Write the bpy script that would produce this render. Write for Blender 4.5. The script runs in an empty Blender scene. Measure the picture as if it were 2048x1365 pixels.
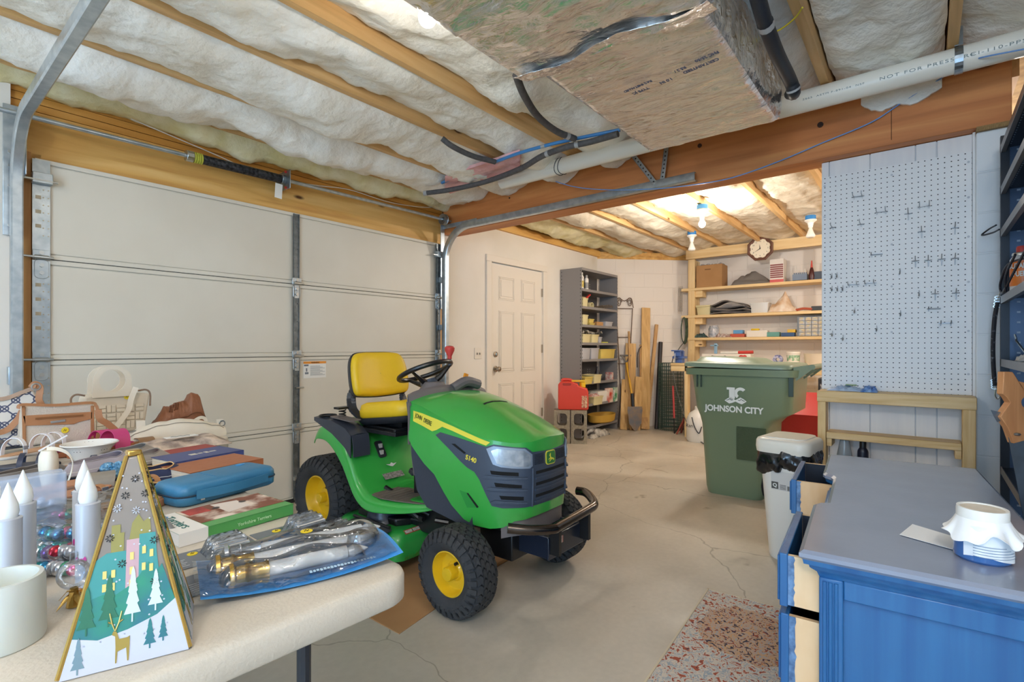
import bpy, bmesh, math, random
from mathutils import Vector, Matrix, noise, Euler
PI=math.pi; rad=math.radians
scene=bpy.context.scene; COL=scene.collection
random.seed(7)
# ---------------------------------------------------------------- camera
EYE=1.137; YAW=rad(38.84)          # world: +X and +Y are the two directions of the walls
cam_data=bpy.data.cameras.new('camera'); cam=bpy.data.objects.new('camera',cam_data); COL.objects.link(cam)
cam.location=(0,0,EYE); cam.rotation_euler=(PI/2,0,YAW-PI/2)
cam_data.sensor_width=36; cam_data.lens=1026/2048*36; cam_data.shift_y=(695-682.5)/2048
cam_data.clip_start=.02; cam_data.clip_end=60
scene.camera=cam
# ---------------------------------------------------------------- exposure / world
vs=scene.view_settings; vs.view_transform='Standard'; vs.look='None'; vs.gamma=1; vs.use_curve_mapping=False
vs.exposure=0.27
w=bpy.data.worlds.new('world'); scene.world=w; w.use_nodes=True
bgn=w.node_tree.nodes['Background']; bgn.inputs[0].default_value=(.62,.80,1,1); bgn.inputs[1].default_value=1.0
cy=scene.cycles
cy.max_bounces=10; cy.diffuse_bounces=5; cy.glossy_bounces=4; cy.transmission_bounces=8; cy.transparent_max_bounces=12
cy.sample_clamp_indirect=6; cy.caustics_reflective=False; cy.caustics_refractive=False
def area(name,loc,target,sx,sy,energy,col):
    l=bpy.data.lights.new(name,'AREA'); l.shape='RECTANGLE'; l.size=sx; l.size_y=sy; l.energy=energy; l.color=col
    o=bpy.data.objects.new(name,l); COL.objects.link(o); o.location=loc
    o.rotation_euler=(Vector(target)-Vector(loc)).to_track_quat('-Z','Y').to_euler(); return o
# daylight through the open doorway behind the camera, low and cool
area('daylight_doorway',(-2.9,-.4,1.15),(3,.4,.95),2.6,1.9,124,(.40,.68,1.0))
# point lights: the two glowing bulbs in view, plus added unseen fill
def bulb_or_fill_light(name,loc,e,r=.06,col=(1,.935,.84)):
    l=bpy.data.lights.new(name,'POINT'); l.energy=e; l.shadow_soft_size=r; l.color=col
    o=bpy.data.objects.new(name,l); COL.objects.link(o); o.location=loc; return o
bulb_or_fill_light('bulb_or_fill_light',(-.9,-.35,2.28),46,.15,(1,.95,.9))  # added ambient fill, unseen behind the camera
bulb_or_fill_light('bulb_or_fill_light',(-1.0,2.0,2.28),18,.15,(1,.95,.9))  # added ambient fill, out of view at the left
bulb_or_fill_light('bulb_or_fill_light',(1.221,1.366,2.28),13,.04)
bulb_or_fill_light('bulb_or_fill_light',(5.7,-.45,2.25),45,.06)  # added fill hidden behind the partition, brightens the far room
bulb_or_fill_light('bulb_or_fill_light',(.2,-.5,2.25),8,.08)  # weak added fill, unseen just behind the camera
bulb_or_fill_light('bulb_or_fill_light',(4.93,1.65,2.25),50)

# ---------------------------------------------------------------- materials
def lin(c):
    if isinstance(c,str):
        c=c.lstrip('#'); c=[int(c[i:i+2],16)/255 for i in (0,2,4)]
    return tuple((v/12.92 if v<=.04045 else ((v+.055)/1.055)**2.4) for v in c[:3])+(1,)
MATS={}
def M(name,col='888888',rough=.5,metal=0,col2=None,scale=8,stretch=(1,1,1),bump=0,bscale=None,emit=0,alpha=1,trans=0,coat=0,detail=4,ior=None,ramp=(.35,.65),sheen=0,sss=0):
    """principled material; col2 mixes in by (stretched) noise in object space, bump by the same noise"""
    if name in MATS: return MATS[name]
    m=bpy.data.materials.new(name); m.use_nodes=True; nt=m.node_tree; N=nt.nodes; L=nt.links
    b=N['Principled BSDF']; b.inputs['Base Color'].default_value=lin(col); b.inputs['Roughness'].default_value=rough; b.inputs['Metallic'].default_value=metal
    if emit: b.inputs['Emission Color'].default_value=lin(col); b.inputs['Emission Strength'].default_value=emit
    if alpha<1: b.inputs['Alpha'].default_value=alpha
    if trans: b.inputs['Transmission Weight'].default_value=trans
    if coat: b.inputs['Coat Weight'].default_value=coat; b.inputs['Coat Roughness'].default_value=.08
    if ior: b.inputs['IOR'].default_value=ior
    if sss: b.inputs['Subsurface Weight'].default_value=sss; b.inputs['Subsurface Radius'].default_value=(.02,.015,.01)
    if col2 or bump:
        tc=N.new('ShaderNodeTexCoord'); mp=N.new('ShaderNodeMapping'); mp.inputs['Scale'].default_value=stretch; L.new(tc.outputs['Object'],mp.inputs[0])
    if col2:
        n=N.new('ShaderNodeTexNoise'); n.inputs['Scale'].default_value=scale; n.inputs['Detail'].default_value=detail; L.new(mp.outputs[0],n.inputs[0])
        r=N.new('ShaderNodeValToRGB'); r.color_ramp.elements[0].position=ramp[0]; r.color_ramp.elements[1].position=ramp[1]
        r.color_ramp.elements[0].color=lin(col); r.color_ramp.elements[1].color=lin(col2); L.new(n.outputs[0],r.inputs[0]); L.new(r.outputs[0],b.inputs['Base Color'])
    if bump:
        n2=N.new('ShaderNodeTexNoise'); n2.inputs['Scale'].default_value=bscale or scale; n2.inputs['Detail'].default_value=6; L.new(mp.outputs[0],n2.inputs[0])
        bp=N.new('ShaderNodeBump'); bp.inputs['Strength'].default_value=bump; bp.inputs['Distance'].default_value=.02; L.new(n2.outputs[0],bp.inputs['Height']); L.new(bp.outputs[0],b.inputs['Normal'])
    MATS[name]=m; return m
def wood(name,c1,c2,c3,axis=0,scale=1.0,rough=.55,knots=True):
    """planed softwood: long stretched grain, growth bands, a few knots"""
    m=bpy.data.materials.new(name); m.use_nodes=True; nt=m.node_tree; N=nt.nodes; L=nt.links; b=N['Principled BSDF']; b.inputs['Roughness'].default_value=rough
    tc=N.new('ShaderNodeTexCoord'); mp=N.new('ShaderNodeMapping'); s=[14*scale]*3; s[axis]=.9*scale; mp.inputs['Scale'].default_value=s; L.new(tc.outputs['Object'],mp.inputs[0])
    n=N.new('ShaderNodeTexNoise'); n.inputs['Scale'].default_value=1.3; n.inputs['Detail'].default_value=6; n.inputs['Distortion'].default_value=.6; L.new(mp.outputs[0],n.inputs[0])
    r=N.new('ShaderNodeValToRGB'); e=r.color_ramp.elements; e[0].position=.3; e[0].color=lin(c1); e[1].position=.72; e[1].color=lin(c3); x=e.new(.5); x.color=lin(c2); L.new(n.outputs[0],r.inputs[0])
    out=r.outputs[0]
    if knots:
        mk=N.new('ShaderNodeMapping'); s2=[5.0*scale]*3; s2[axis]=1.8*scale; mk.inputs['Scale'].default_value=s2; L.new(tc.outputs['Object'],mk.inputs[0])
        v=N.new('ShaderNodeTexVoronoi'); v.inputs['Scale'].default_value=1.1; L.new(mk.outputs[0],v.inputs[0])
        r2=N.new('ShaderNodeValToRGB'); e=r2.color_ramp.elements; e[0].position=.035; e[0].color=(0,0,0,1); e[1].position=.09; e[1].color=(1,1,1,1); L.new(v.outputs['Distance'],r2.inputs[0])
        mx=N.new('ShaderNodeMixRGB'); mx.inputs[1].default_value=lin('5a3416'); L.new(r2.outputs[0],mx.inputs[0]); L.new(out,mx.inputs[2]); out=mx.outputs[0]
    L.new(out,b.inputs['Base Color'])
    bp=N.new('ShaderNodeBump'); bp.inputs['Strength'].default_value=.15; bp.inputs['Distance'].default_value=.01; L.new(n.outputs[0],bp.inputs['Height']); L.new(bp.outputs[0],b.inputs['Normal'])
    MATS[name]=m; return m
# ---------------------------------------------------------------- mesh builder
class MB:
    def __init__(s): s.v=[]; s.f=[]; s.m=[]; s.mi=0
    def add(s,vs,fs,T=None):
        o=len(s.v)
        s.v+= [tuple(T@Vector(p)) for p in vs] if T is not None else [tuple(p) for p in vs]
        s.f+=[tuple(i+o for i in f) for f in fs]; s.m+=[s.mi]*len(fs); return s
    def box(s,c,d,T=None,rz=0,R=None):
        x,y,z=d[0]/2,d[1]/2,d[2]/2
        vs=[(sx*x,sy*y,sz*z) for sx in(-1,1) for sy in(-1,1) for sz in(-1,1)]
        A=Matrix.Translation(c)@(R if R is not None else Matrix.Rotation(rz,4,'Z'))
        if T is not None: A=T@A
        return s.add(vs,[(0,1,3,2),(4,6,7,5),(0,4,5,1),(2,3,7,6),(0,2,6,4),(1,5,7,3)],A)
    def b2(s,a,b,T=None): # box from two corners
        c=[(a[i]+b[i])/2 for i in range(3)]; d=[abs(a[i]-b[i]) for i in range(3)]; return s.box(c,d,T)
    def tube(s,pts,r,n=8,T=None,closed=False,cap=True):
        P=[Vector(p) for p in pts]; k=len(P); R=r if isinstance(r,(list,tuple)) else [r]*k
        vs=[];fs=[]; up=None
        for i in range(k):
            a=P[(i-1)%k] if (closed or i>0) else P[0]; b=P[(i+1)%k] if (closed or i<k-1) else P[-1]
            t=(b-a); t=t.normalized() if t.length>1e-9 else Vector((0,0,1))
            if up is None: up=Vector((0,0,1)) if abs(t.z)<.9 else Vector((1,0,0))
            u=(up-t*up.dot(t)); u=u.normalized() if u.length>1e-6 else t.orthogonal().normalized(); up=u; w_=t.cross(u)
            for j in range(n):
                an=2*PI*j/n; vs.append(P[i]+(u*math.cos(an)+w_*math.sin(an))*R[i])
        for i in range(k if closed else k-1):
            i2=(i+1)%k
            for j in range(n):
                j2=(j+1)%n; fs.append((i*n+j,i*n+j2,i2*n+j2,i2*n+j))
        if cap and not closed: fs.append(tuple(range(n-1,-1,-1))); fs.append(tuple((k-1)*n+j for j in range(n)))
        return s.add(vs,fs,T)
    def cyl(s,a,b,r,r2=None,n=16,T=None): return s.tube([a,b],[r,r if r2 is None else r2],n,T)
    def lathe(s,prof,n=24,T=None,closed=False,ang=2*PI):
        """profile of (radius,z) turned about z"""
        k=len(prof); full=abs(ang-2*PI)<1e-6; nn=n if full else n+1
        vs=[(r*math.cos(ang*j/n),r*math.sin(ang*j/n),z) for r,z in prof for j in range(nn)]; fs=[]
        for i in range(k if closed else k-1):
            i2=(i+1)%k
            for j in range(n):
                j2=(j+1)%nn; fs.append((i*nn+j,i*nn+j2,i2*nn+j2,i2*nn+j))
        return s.add(vs,fs,T)
    def prism(s,poly,z0,z1,T=None):
        n=len(poly); vs=[(x,y,z0) for x,y in poly]+[(x,y,z1) for x,y in poly]
        fs=[tuple(range(n-1,-1,-1)),tuple(range(n,2*n))]+[(i,(i+1)%n,n+(i+1)%n,n+i) for i in range(n)]
        return s.add(vs,fs,T)
    def grid(s,fn,nu,nv,T=None,cu=False):
        vs=[fn(i/nu,j/nv) for i in range(nu+(0 if cu else 1)) for j in range(nv+1)]; W=nv+1; n_=nu if cu else nu+1
        fs=[(i*W+j,((i+1)%n_)*W+j,((i+1)%n_)*W+j+1,i*W+j+1) for i in range(nu) for j in range(nv)]
        return s.add(vs,fs,T)
    def ball(s,c,r,n=12,m=8,T=None):
        if not isinstance(r,(list,tuple)): r=(r,r,r)
        prof=[(math.sin(PI*i/m),-math.cos(PI*i/m)) for i in range(m+1)]; prof[0]=(1e-4,-1); prof[-1]=(1e-4,1)
        A=Matrix.Translation(c)@Matrix.Diagonal((r[0],r[1],r[2],1)); 
        if T is not None: A=T@A
        return s.lathe(prof,n,A)
    def mesh(s,name):
        me=bpy.data.meshes.new(name); me.from_pydata(s.v,[],s.f)
        bm=bmesh.new(); bm.from_mesh(me); bmesh.ops.recalc_face_normals(bm,faces=bm.faces); bm.to_mesh(me); bm.free()
        return me
def name_ok(n): return n
def link(name,me,mat,parent=None,world=True,smooth=True,bevel=0,bseg=2,subd=0,solid=0,offset=-1,angle=35,label=None):
    if mat is not None:
        for q in (mat if isinstance(mat,(list,tuple)) else [mat]): me.materials.append(q)
    if smooth:
        for p in me.polygons: p.use_smooth=True
        try: me.set_sharp_from_angle(angle=rad(angle))
        except Exception: pass
    o=bpy.data.objects.new(name,me); COL.objects.link(o)
    if parent is not None:
        o.parent=parent
        if world:
            A=Matrix.LocRotScale(parent.location,parent.rotation_euler,parent.scale)
            pp=parent
            A=WM[pp.name] if pp.name in WM else A
            o.matrix_parent_inverse=A.inverted()
    if solid: md=o.modifiers.new('solidify','SOLIDIFY'); md.thickness=solid; md.offset=offset
    if solid and smooth and not subd: md=o.modifiers.new('edge_split','EDGE_SPLIT'); md.split_angle=rad(max(50,angle-5)); md.use_edge_sharp=False
    if bevel: md=o.modifiers.new('bevel','BEVEL'); md.width=bevel; md.segments=bseg; md.limit_method='ANGLE'; md.angle_limit=rad(40)
    if subd: md=o.modifiers.new('subsurf','SUBSURF'); md.levels=subd; md.render_levels=subd
    if label: o['label']=label
    return o
WM={}
def obj(name,mb,mat,parent=None,**k):
    me=mb.mesh(name)
    if isinstance(mat,(list,tuple)):
        for p,i in zip(me.polygons,mb.m): p.material_index=i
    o=link(name,me,mat,parent,**k)
    if o.parent is not None and k.get('world',True):   # world-space geometry: sub-parts compose the inverse
        pass
    WM[o.name]=WM[parent.name] if (parent is not None and not k.get('world',True) and parent.name in WM) else Matrix()
    if parent is not None and not k.get('world',True): WM[o.name]=WM.get(parent.name,Matrix())
    return o
def tag(o,label,cat,group=None,kind=None):
    o['label']=label; o['category']=cat
    if group: o['group']=group
    if kind: o['kind']=kind
    return o
def thing(name,label,cat,loc=(0,0,0),rz=0,group=None):
    o=bpy.data.objects.new(name,None); COL.objects.link(o); o.location=loc; o.rotation_euler=(0,0,rz); o.empty_display_size=.05
    WM[o.name]=Matrix.Translation(loc)@Matrix.Rotation(rz,4,'Z')
    return tag(o,label,cat,group)
def struct(name,mb,mat,parent=None,**k):
    o=obj(name,mb,mat,parent,**k)
    if parent is None: o['kind']='structure'
    return o
def copy_tree(o,loc=None,rz=None,label=None,group=None,parent=None,rot=None):
    c=o.copy(); COL.objects.link(c)
    if parent is not None: c.parent=parent
    for ch in o.children: copy_tree(ch,parent=c)
    if loc is not None: c.location=loc
    if rz is not None: c.rotation_euler=(0,0,rz)
    if rot is not None: c.rotation_euler=rot
    if label: c['label']=label
    if group: c['group']=group
    return c
FONT=None
def text(name,s,size,T,mat,parent=None,ext=.0006,align='CENTER',sx=1,spacing=1,world=True,bold=0):
    cu=bpy.data.curves.new(name,'FONT'); cu.body=s; cu.size=size; cu.extrude=ext; cu.align_x=align; cu.align_y='CENTER'; cu.space_character=spacing
    if bold: cu.offset=bold
    t=bpy.data.objects.new(name,cu); COL.objects.link(t)
    dg=bpy.context.evaluated_depsgraph_get(); me=bpy.data.meshes.new_from_object(t.evaluated_get(dg)); bpy.data.objects.remove(t)
    me.transform(T@Matrix.Diagonal((sx,1,1,1)))
    o=link(name,me,mat,parent,world=world,smooth=False); return o
def frame(o,x,y):
    """4x4 with origin o, x axis along x, y axis along y (z = x cross y)"""
    x=Vector(x).normalized(); y=Vector(y); y=(y-x*y.dot(x)).normalized(); z=x.cross(y)
    A=Matrix((( x.x,y.x,z.x,o[0]),(x.y,y.y,z.y,o[1]),(x.z,y.z,z.z,o[2]),(0,0,0,1))); return A
def Tz(loc,rz=0): return Matrix.Translation(loc)@Matrix.Rotation(rz,4,'Z')
def rrect(w,h,r,n=5,cx=0,cy=0):
    out=[]
    for k,(sx,sy) in enumerate(((1,1),(-1,1),(-1,-1),(1,-1))):
        for i in range(n+1):
            a=PI/2*(k+i/n); out.append((cx+sx*(w/2-r)+r*math.cos(a),cy+sy*(h/2-r)+r*math.sin(a)))
    return out
def catmull(P,n=6,closed=False):
    P=[Vector(p) for p in P]; k=len(P); out=[]
    for i in range(k if closed else k-1):
        p0=P[(i-1)%k] if closed or i>0 else P[0]*2-P[1]; p1=P[i]; p2=P[(i+1)%k]; p3=P[(i+2)%k] if closed or i<k-2 else P[-1]*2-P[-2]
        for j in range(n):
            t=j/n; out.append(.5*((2*p1)+(-p0+p2)*t+(2*p0-5*p1+4*p2-p3)*t*t+(-p0+3*p1-3*p2+p3)*t**3))
    if not closed: out.append(P[-1])
    return out
def view_at(x,y,X=None,Y=None,Z=None):
    """measured position: the point on a real plane (X, Y or Z = const) seen at photo pixel x,y from the camera"""
    t=(x-1024)/1026; c,s_=math.cos(YAW),math.sin(YAW); r=(c+t*s_,s_-t*c)
    k=X/r[0] if X is not None else Y/r[1] if Y is not None else (EYE-Z)*1026/(y-695)
    return Vector((r[0]*k,r[1]*k,EYE-(y-695)*k/1026))
# ================================================================ THE ROOM
def block_wall(name,c1,scalex):
    m=bpy.data.materials.new(name); m.use_nodes=True; nt=m.node_tree; N=nt.nodes; L=nt.links; b=N['Principled BSDF']; b.inputs['Roughness'].default_value=.75
    tc=N.new('ShaderNodeTexCoord'); sp=N.new('ShaderNodeSeparateXYZ'); L.new(tc.outputs['Object'],sp.inputs[0]); cb=N.new('ShaderNodeCombineXYZ')
    ad=N.new('ShaderNodeMath'); ad.operation='SUBTRACT'; L.new(sp.outputs[0],ad.inputs[0]); L.new(sp.outputs[1],ad.inputs[1]); 
    L.new(ad.outputs[0],cb.inputs[0]); L.new(sp.outputs[2],cb.inputs[1])
    bt=N.new('ShaderNodeTexBrick'); bt.inputs['Scale'].default_value=1; bt.inputs['Mortar Size'].default_value=.006; bt.inputs['Mortar Smooth'].default_value=.6
    bt.inputs['Brick Width'].default_value=.4*scalex; bt.inputs['Row Height'].default_value=.2; L.new(cb.outputs[0],bt.inputs[0])
    b.inputs['Base Color'].default_value=lin(c1)
    bp=N.new('ShaderNodeBump'); bp.inputs['Strength'].default_value=.5; bp.inputs['Distance'].default_value=.006; bp.invert=True; L.new(bt.outputs['Fac'],bp.inputs['Height'])
    n=N.new('ShaderNodeTexNoise'); n.inputs['Scale'].default_value=60; L.new(tc.outputs['Object'],n.inputs[0])
    bp2=N.new('ShaderNodeBump'); bp2.inputs['Strength'].default_value=.15; bp2.inputs['Distance'].default_value=.004; L.new(n.outputs[0],bp2.inputs['Height']); L.new(bp.outputs[0],bp2.inputs['Normal']); L.new(bp2.outputs[0],b.inputs['Normal'])
    MATS[name]=m; return m
def floor_mat():
    m=bpy.data.materials.new('concrete_floor'); m.use_nodes=True; nt=m.node_tree; N=nt.nodes; L=nt.links; b=N['Principled BSDF']
    tc=N.new('ShaderNodeTexCoord')
    def noi(s,d=5,dist=0): n=N.new('ShaderNodeTexNoise'); n.inputs['Scale'].default_value=s; n.inputs['Detail'].default_value=d; n.inputs['Distortion'].default_value=dist; L.new(tc.outputs['Object'],n.inputs[0]); return n
    def ramp(src,p0,c0,p1,c1): r=N.new('ShaderNodeValToRGB'); e=r.color_ramp.elements; e[0].position=p0; e[0].color=c0; e[1].position=p1; e[1].color=c1; L.new(src,r.inputs[0]); return r
    base=ramp(noi(1.1,6,.6).outputs[0],.3,lin('b8ae9f'),.7,lin('d0c6b6'))
    fine=ramp(noi(38,3).outputs[0],.3,(.88,.88,.88,1),.7,(1,1,1,1))
    mx=N.new('ShaderNodeMixRGB'); mx.blend_type='MULTIPLY'; mx.inputs[0].default_value=.6; L.new(base.outputs[0],mx.inputs[1]); L.new(fine.outputs[0],mx.inputs[2])
    # hairline cracks
    wv=N.new('ShaderNodeTexVoronoi'); wv.feature='DISTANCE_TO_EDGE'; wv.inputs['Scale'].default_value=.75
    n3=noi(2.5,4); ad=N.new('ShaderNodeVectorMath'); ad.operation='MULTIPLY_ADD'; L.new(n3.outputs['Color'],ad.inputs[0]); ad.inputs[1].default_value=(.35,.35,0); L.new(tc.outputs['Object'],ad.inputs[2]); L.new(ad.outputs[0],wv.inputs[0])
    cr=ramp(wv.outputs['Distance'],.0006,lin('7f7565'),.0026,(1,1,1,1))
    mx2=N.new('ShaderNodeMixRGB'); mx2.blend_type='MULTIPLY'; mx2.inputs[0].default_value=.55; L.new(mx.outputs[0],mx2.inputs[1]); L.new(cr.outputs[0],mx2.inputs[2])
    # dark old stains, small
    st=ramp(noi(3.4,3,.3).outputs[0],.27,lin('8d7b5e'),.31,(1,1,1,1))
    mx3=N.new('ShaderNodeMixRGB'); mx3.blend_type='MULTIPLY'; mx3.inputs[0].default_value=.5; L.new(mx2.outputs[0],mx3.inputs[1]); L.new(st.outputs[0],mx3.inputs[2])
    L.new(mx3.outputs[0],b.inputs['Base Color'])
    rr=ramp(noi(2.2,3).outputs[0],.4,(.33,.33,.33,1),.6,(.6,.6,.6,1)); L.new(rr.outputs[0],b.inputs['Roughness'])
    bp=N.new('ShaderNodeBump'); bp.inputs['Strength'].default_value=.08; bp.inputs['Distance'].default_value=.01; L.new(noi(9,8).outputs[0],bp.inputs['Height']); L.new(bp.outputs[0],b.inputs['Normal'])
    return m
white_paint=M('white_wall_paint','ece6dd',.8,col2='e3ddd2',scale=1.5,bump=.03,bscale=40)
block_far=block_wall('painted_block','ece4db',1)
block_near=block_wall('painted_block_pier','e8eef4',2)
W_HEAD=wood('header_fir','c58f48','dba95c','e8bd75',0,.9)
W_BEAM=wood('beam_douglas_fir','b36c38','c97e45','d89355',1,.8)
W_JOIST=wood('joist_spruce','c59a62','dbb076','e9c48c',0,1)
W_PINE=wood('shelf_pine','dcb980','e8c993','f0d7a8',1,1.2)
W_PINEZ=wood('stud_pine','dcb980','e8c993','f0d7a8',2,1.2)
W_PINEX=wood('board_pine','dab579','e6c68e','efd5a4',0,1.2)
W_LEDGE=wood('ledge_pine','cfa96c','e0c08a','ebd0a0',1,2.2,knots=False)
W_LEDGEZ=wood('ledge_post_pine','c9a062','dfbe86','ebd0a0',2,2.2,knots=False)
CEIL=2.52
mb=MB(); mb.b2((-3.2,-2.5,-.1),(7.6,3.75,0)); struct('floor',mb,floor_mat(),smooth=False)
mb=MB(); mb.b2((-3.2,-2.5,2.78),(7.6,3.75,2.80)); struct('ceiling',mb,M('subfloor_osb','a88a5c',.8,col2='c9ab78',scale=14),smooth=False)
# wall_garage: the wall of the overhead door and of the white entry door
mb=MB(); mb.b2((-3.2,3.60,0),(.43,3.72,2.47)); struct('wall_front',mb,white_paint,smooth=False)
mb=MB(); mb.b2((3.42,3.64,0),(4.16,3.76,2.42)); mb.b2((5.10,3.64,0),(6.6,3.76,2.42)); mb.b2((4.16,3.64,2.06),(5.10,3.76,2.42)); struct('wall_front_right',mb,white_paint,smooth=False)
T=frame((6.46,3.64,0),(1,-1,0),(0,0,1)) # x along the wall, y up, z out of room
mb=MB(); L45=1.42*1.04; mb.b2((0,0,-.12),(L45+.02,2.40,0),T); o=struct('wall_diagonal',mb,block_far,smooth=False)
mb=MB(); mb.b2((7.5,-1.2,0),(7.62,2.70,2.52)); struct('wall_far',mb,block_far,smooth=False)
mb=MB(); mb.b2((3.42,-1.0,0),(3.62,-.197,2.20)); struct('wall_pier',mb,block_near,smooth=False,bevel=.006)
mb=MB(); mb.b2((-3.2,-.88,0),(3.42,-.76,2.55)); struct('wall_right',mb,block_near,smooth=False)
mb=MB(); mb.b2((3.62,-1.1,0),(7.6,-1.0,2.55)); struct('wall_right_far',mb,white_paint,smooth=False)
mb=MB(); mb.b2((-3.2,-.76,0),(-3.05,-.45,2.55)); mb.b2((-3.2,2.4,0),(-3.05,3.6,2.55)); mb.b2((-3.2,-.45,2.14),(-3.05,2.4,2.55)); struct('wall_rear',mb,white_paint,smooth=False)
# top plates on the far walls
mb=MB(); mb.b2((-.02,2.40,-.14),(L45+.05,2.438,.0),T); mb.b2((-.02,2.442,-.14),(L45+.05,2.50,-.01),T); struct('trim_1',mb,W_HEAD,smooth=False)
mb=MB(); mb.b2((3.42,3.60,2.42),(6.47,3.76,2.50)); struct('trim_2',mb,W_HEAD,smooth=False)
# ---- door opening: jamb posts and the header over the overhead door
mb=MB()
for x0,x1 in ((.43,.468),(.470,.508),(.512,.55)): mb.b2((x0,3.61+.02*(x0>.5),0),(x1,3.75,2.15))
struct('trim_3',mb,wood('jamb_stud','a86f36','bd8446','cf9a5c',2,1),smooth=False)
hd=MB(); hd.b2((.43,3.63,2.10),(3.46,3.76,2.37)); struct('trim_4',hd,W_HEAD,smooth=False)
hd=MB()
for z in (2.372,2.412,2.452): hd.b2((.43,3.625-.004*(z>2.4),z),(3.46,3.76,z+.037))
struct('trim_5',hd,wood('plate_fir','a5691f','c28636','cf9547',0,1.1),smooth=False)
mb=MB(); mb.b2((3.385,3.61,0),(3.42,3.76,2.11)); struct('trim_6',mb,wood('jamb_right','b98a55','cba06c','d8b07e',2,1),smooth=False)
# rim boards above the plates
mb=MB(); mb.b2((.43,3.66,2.49),(7.5,3.75,2.78)); struct('trim_7',mb,W_HEAD,smooth=False)
# ================================================================ overhead door
DOORW=M('door_panel_paint','ddd7c9',.45,col2='d7d0c1',scale=2.0)
GALV=M('galvanized_steel','a9b2b8',.32,.9,col2='8e989f',scale=30,bump=.05)
GALVD=M('galvanized_steel_dark','7f878c',.4,.85,col2='666e73',scale=26,bump=.12,bscale=60)
DARK=M('dark_line','2b2a29',.7)
BOLT=M('bolt_steel','c3c7c8',.3,1)
door=thing('door_1','white steel sectional overhead garage door with galvanized hinge plates, closed behind the mower','garage door',(1.95,3.62,0)); door['kind']='structure'
X0,X1=.52,3.375; YD=3.60
zs=[.01,.535,1.068,1.60,2.125]
for i in range(4):
    mb=MB(); mb.b2((X0+.0,YD+.012,zs[i]+.004),(X1,YD+.045,zs[i+1]-.004))
    for a,b in ((X0+.06,1.915),(1.965,X1-.06)):
        mb.b2((a,YD+.006,zs[i]+.03),(b,YD+.02,zs[i+1]-.03))
    sec=obj('door_section',mb,DOORW,door,bevel=.003)
    mb=MB(); mb.b2((X0,YD-.001,zs[i]+.002),(X1,YD+.0115,zs[i]+.026)); mb.b2((X0,YD-.001,zs[i+1]-.026),(X1,YD+.0115,zs[i+1]-.002)); obj('rail_edge',mb,DOORW,sec,bevel=.003)
for i in range(1,4):
    mb=MB(); mb.b2((X0,YD+.004,zs[i]-.005),(X1,YD+.02,zs[i]+.005)); obj('section_gap',mb,DARK,door,smooth=False)
def stile(x,wd,nm,mat,cuts=True):
    for i in range(4):
        mb=MB(); mb.b2((x-wd/2,YD-.008,zs[i]+.01),(x+wd/2,YD-.003,zs[i+1]-.01))
        for k in range(7):
            z=zs[i]+.06+k*.066
            if wd<.06: mb.cyl((x+(.01 if k%2 else -.01),YD-.008,z),(x+(.01 if k%2 else -.01),YD-.013,z),.005,n=6)
        if wd<.06:
            mb.b2((x-wd/2,YD-.013,zs[i]+.01),(x-wd/2+.006,YD-.003,zs[i+1]-.01)); mb.b2((x+wd/2-.006,YD-.013,zs[i]+.01),(x+wd/2,YD-.003,zs[i+1]-.01))
        st=obj(nm,mb,mat,door,smooth=False)
        if cuts:
            mb=MB()
            for k in range(4): mb.b2((x-wd/2+.012,YD-.0095,zs[i]+.16+k*.075),(x-wd/2+.034,YD-.008,zs[i]+.178+k*.075))
            for k in range(9):
                for q in (0,1): mb.cyl((x+.008+.02*q,YD-.008,zs[i]+.12+k*.04),(x+.008+.02*q,YD-.0095,zs[i]+.12+k*.04),.0035,n=6)
            obj('punched_slots',mb,M('slot_shade','b9ad96',.8),st,smooth=False)
GALVB=M('galvanized_bright','c3ccd2',.3,.75,col2='aab6bf',scale=22,bump=.05)
stile(.545,.07,'end_stile',GALVB); stile(1.94,.045,'center_stile',GALVD,False); stile(3.345,.05,'end_stile',GALVD,False)
def hinge(x,z,pin=.09):
    h=MB(); h.prism(rrect(.056,.10,.02,4),0,.004,frame((x,YD-.009,z-.055),(1,0,0),(0,0,1))); h.b2((x-.035,YD-.016,z-.005),(x+.035,YD-.009,z+.045))
    hb=obj('hinge_plate',h,GALVB,door,bevel=.002)
    h=MB(); h.cyl((x-pin,YD-.028,z+.005),(x+.045,YD-.028,z+.005),.0065,n=10); h.cyl((x-.03,YD-.028,z+.005),(x+.025,YD-.028,z+.005),.011,n=10)
    for dz in (-.035,-.075):
        h.cyl((x,YD-.012,z+dz),(x,YD-.022,z+dz),.011,n=6)
    h.cyl((x,YD-.012,z+.03),(x,YD-.022,z+.03),.011,n=6)
    obj('roller_pin',h,BOLT,hb)
for z in zs[1:4]: hinge(.545,z,.085); hinge(1.94,z,.02); hinge(3.34,z,-.0+.01)
for x in (.545,3.34):
    mb=MB(); mb.b2((x-.04,YD-.05,1.985),(x+.04,YD-.008,2.04)); tb=obj('top_roller_bracket',mb,GALVB,door,bevel=.003)
    mb=MB(); mb.cyl((x-.09,YD-.045,2.0),(x+.06,YD-.045,2.0),.0065,n=10); obj('roller_pin',mb,BOLT,tb)
# bottom bar, latch stub on the center stile
mb=MB(); mb.b2((X0,YD-.004,.0),(X1,YD+.05,.03)); obj('bottom_seal',mb,M('rubber_black','161616',.7),door)
mb=MB(); mb.b2((1.915,YD-.03,.165),(1.965,YD-.008,.19)); mb.cyl((1.93,YD-.02,.84),(1.99,YD-.02,.84),.006,n=8); obj('lock_stub',mb,BOLT,door)
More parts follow.
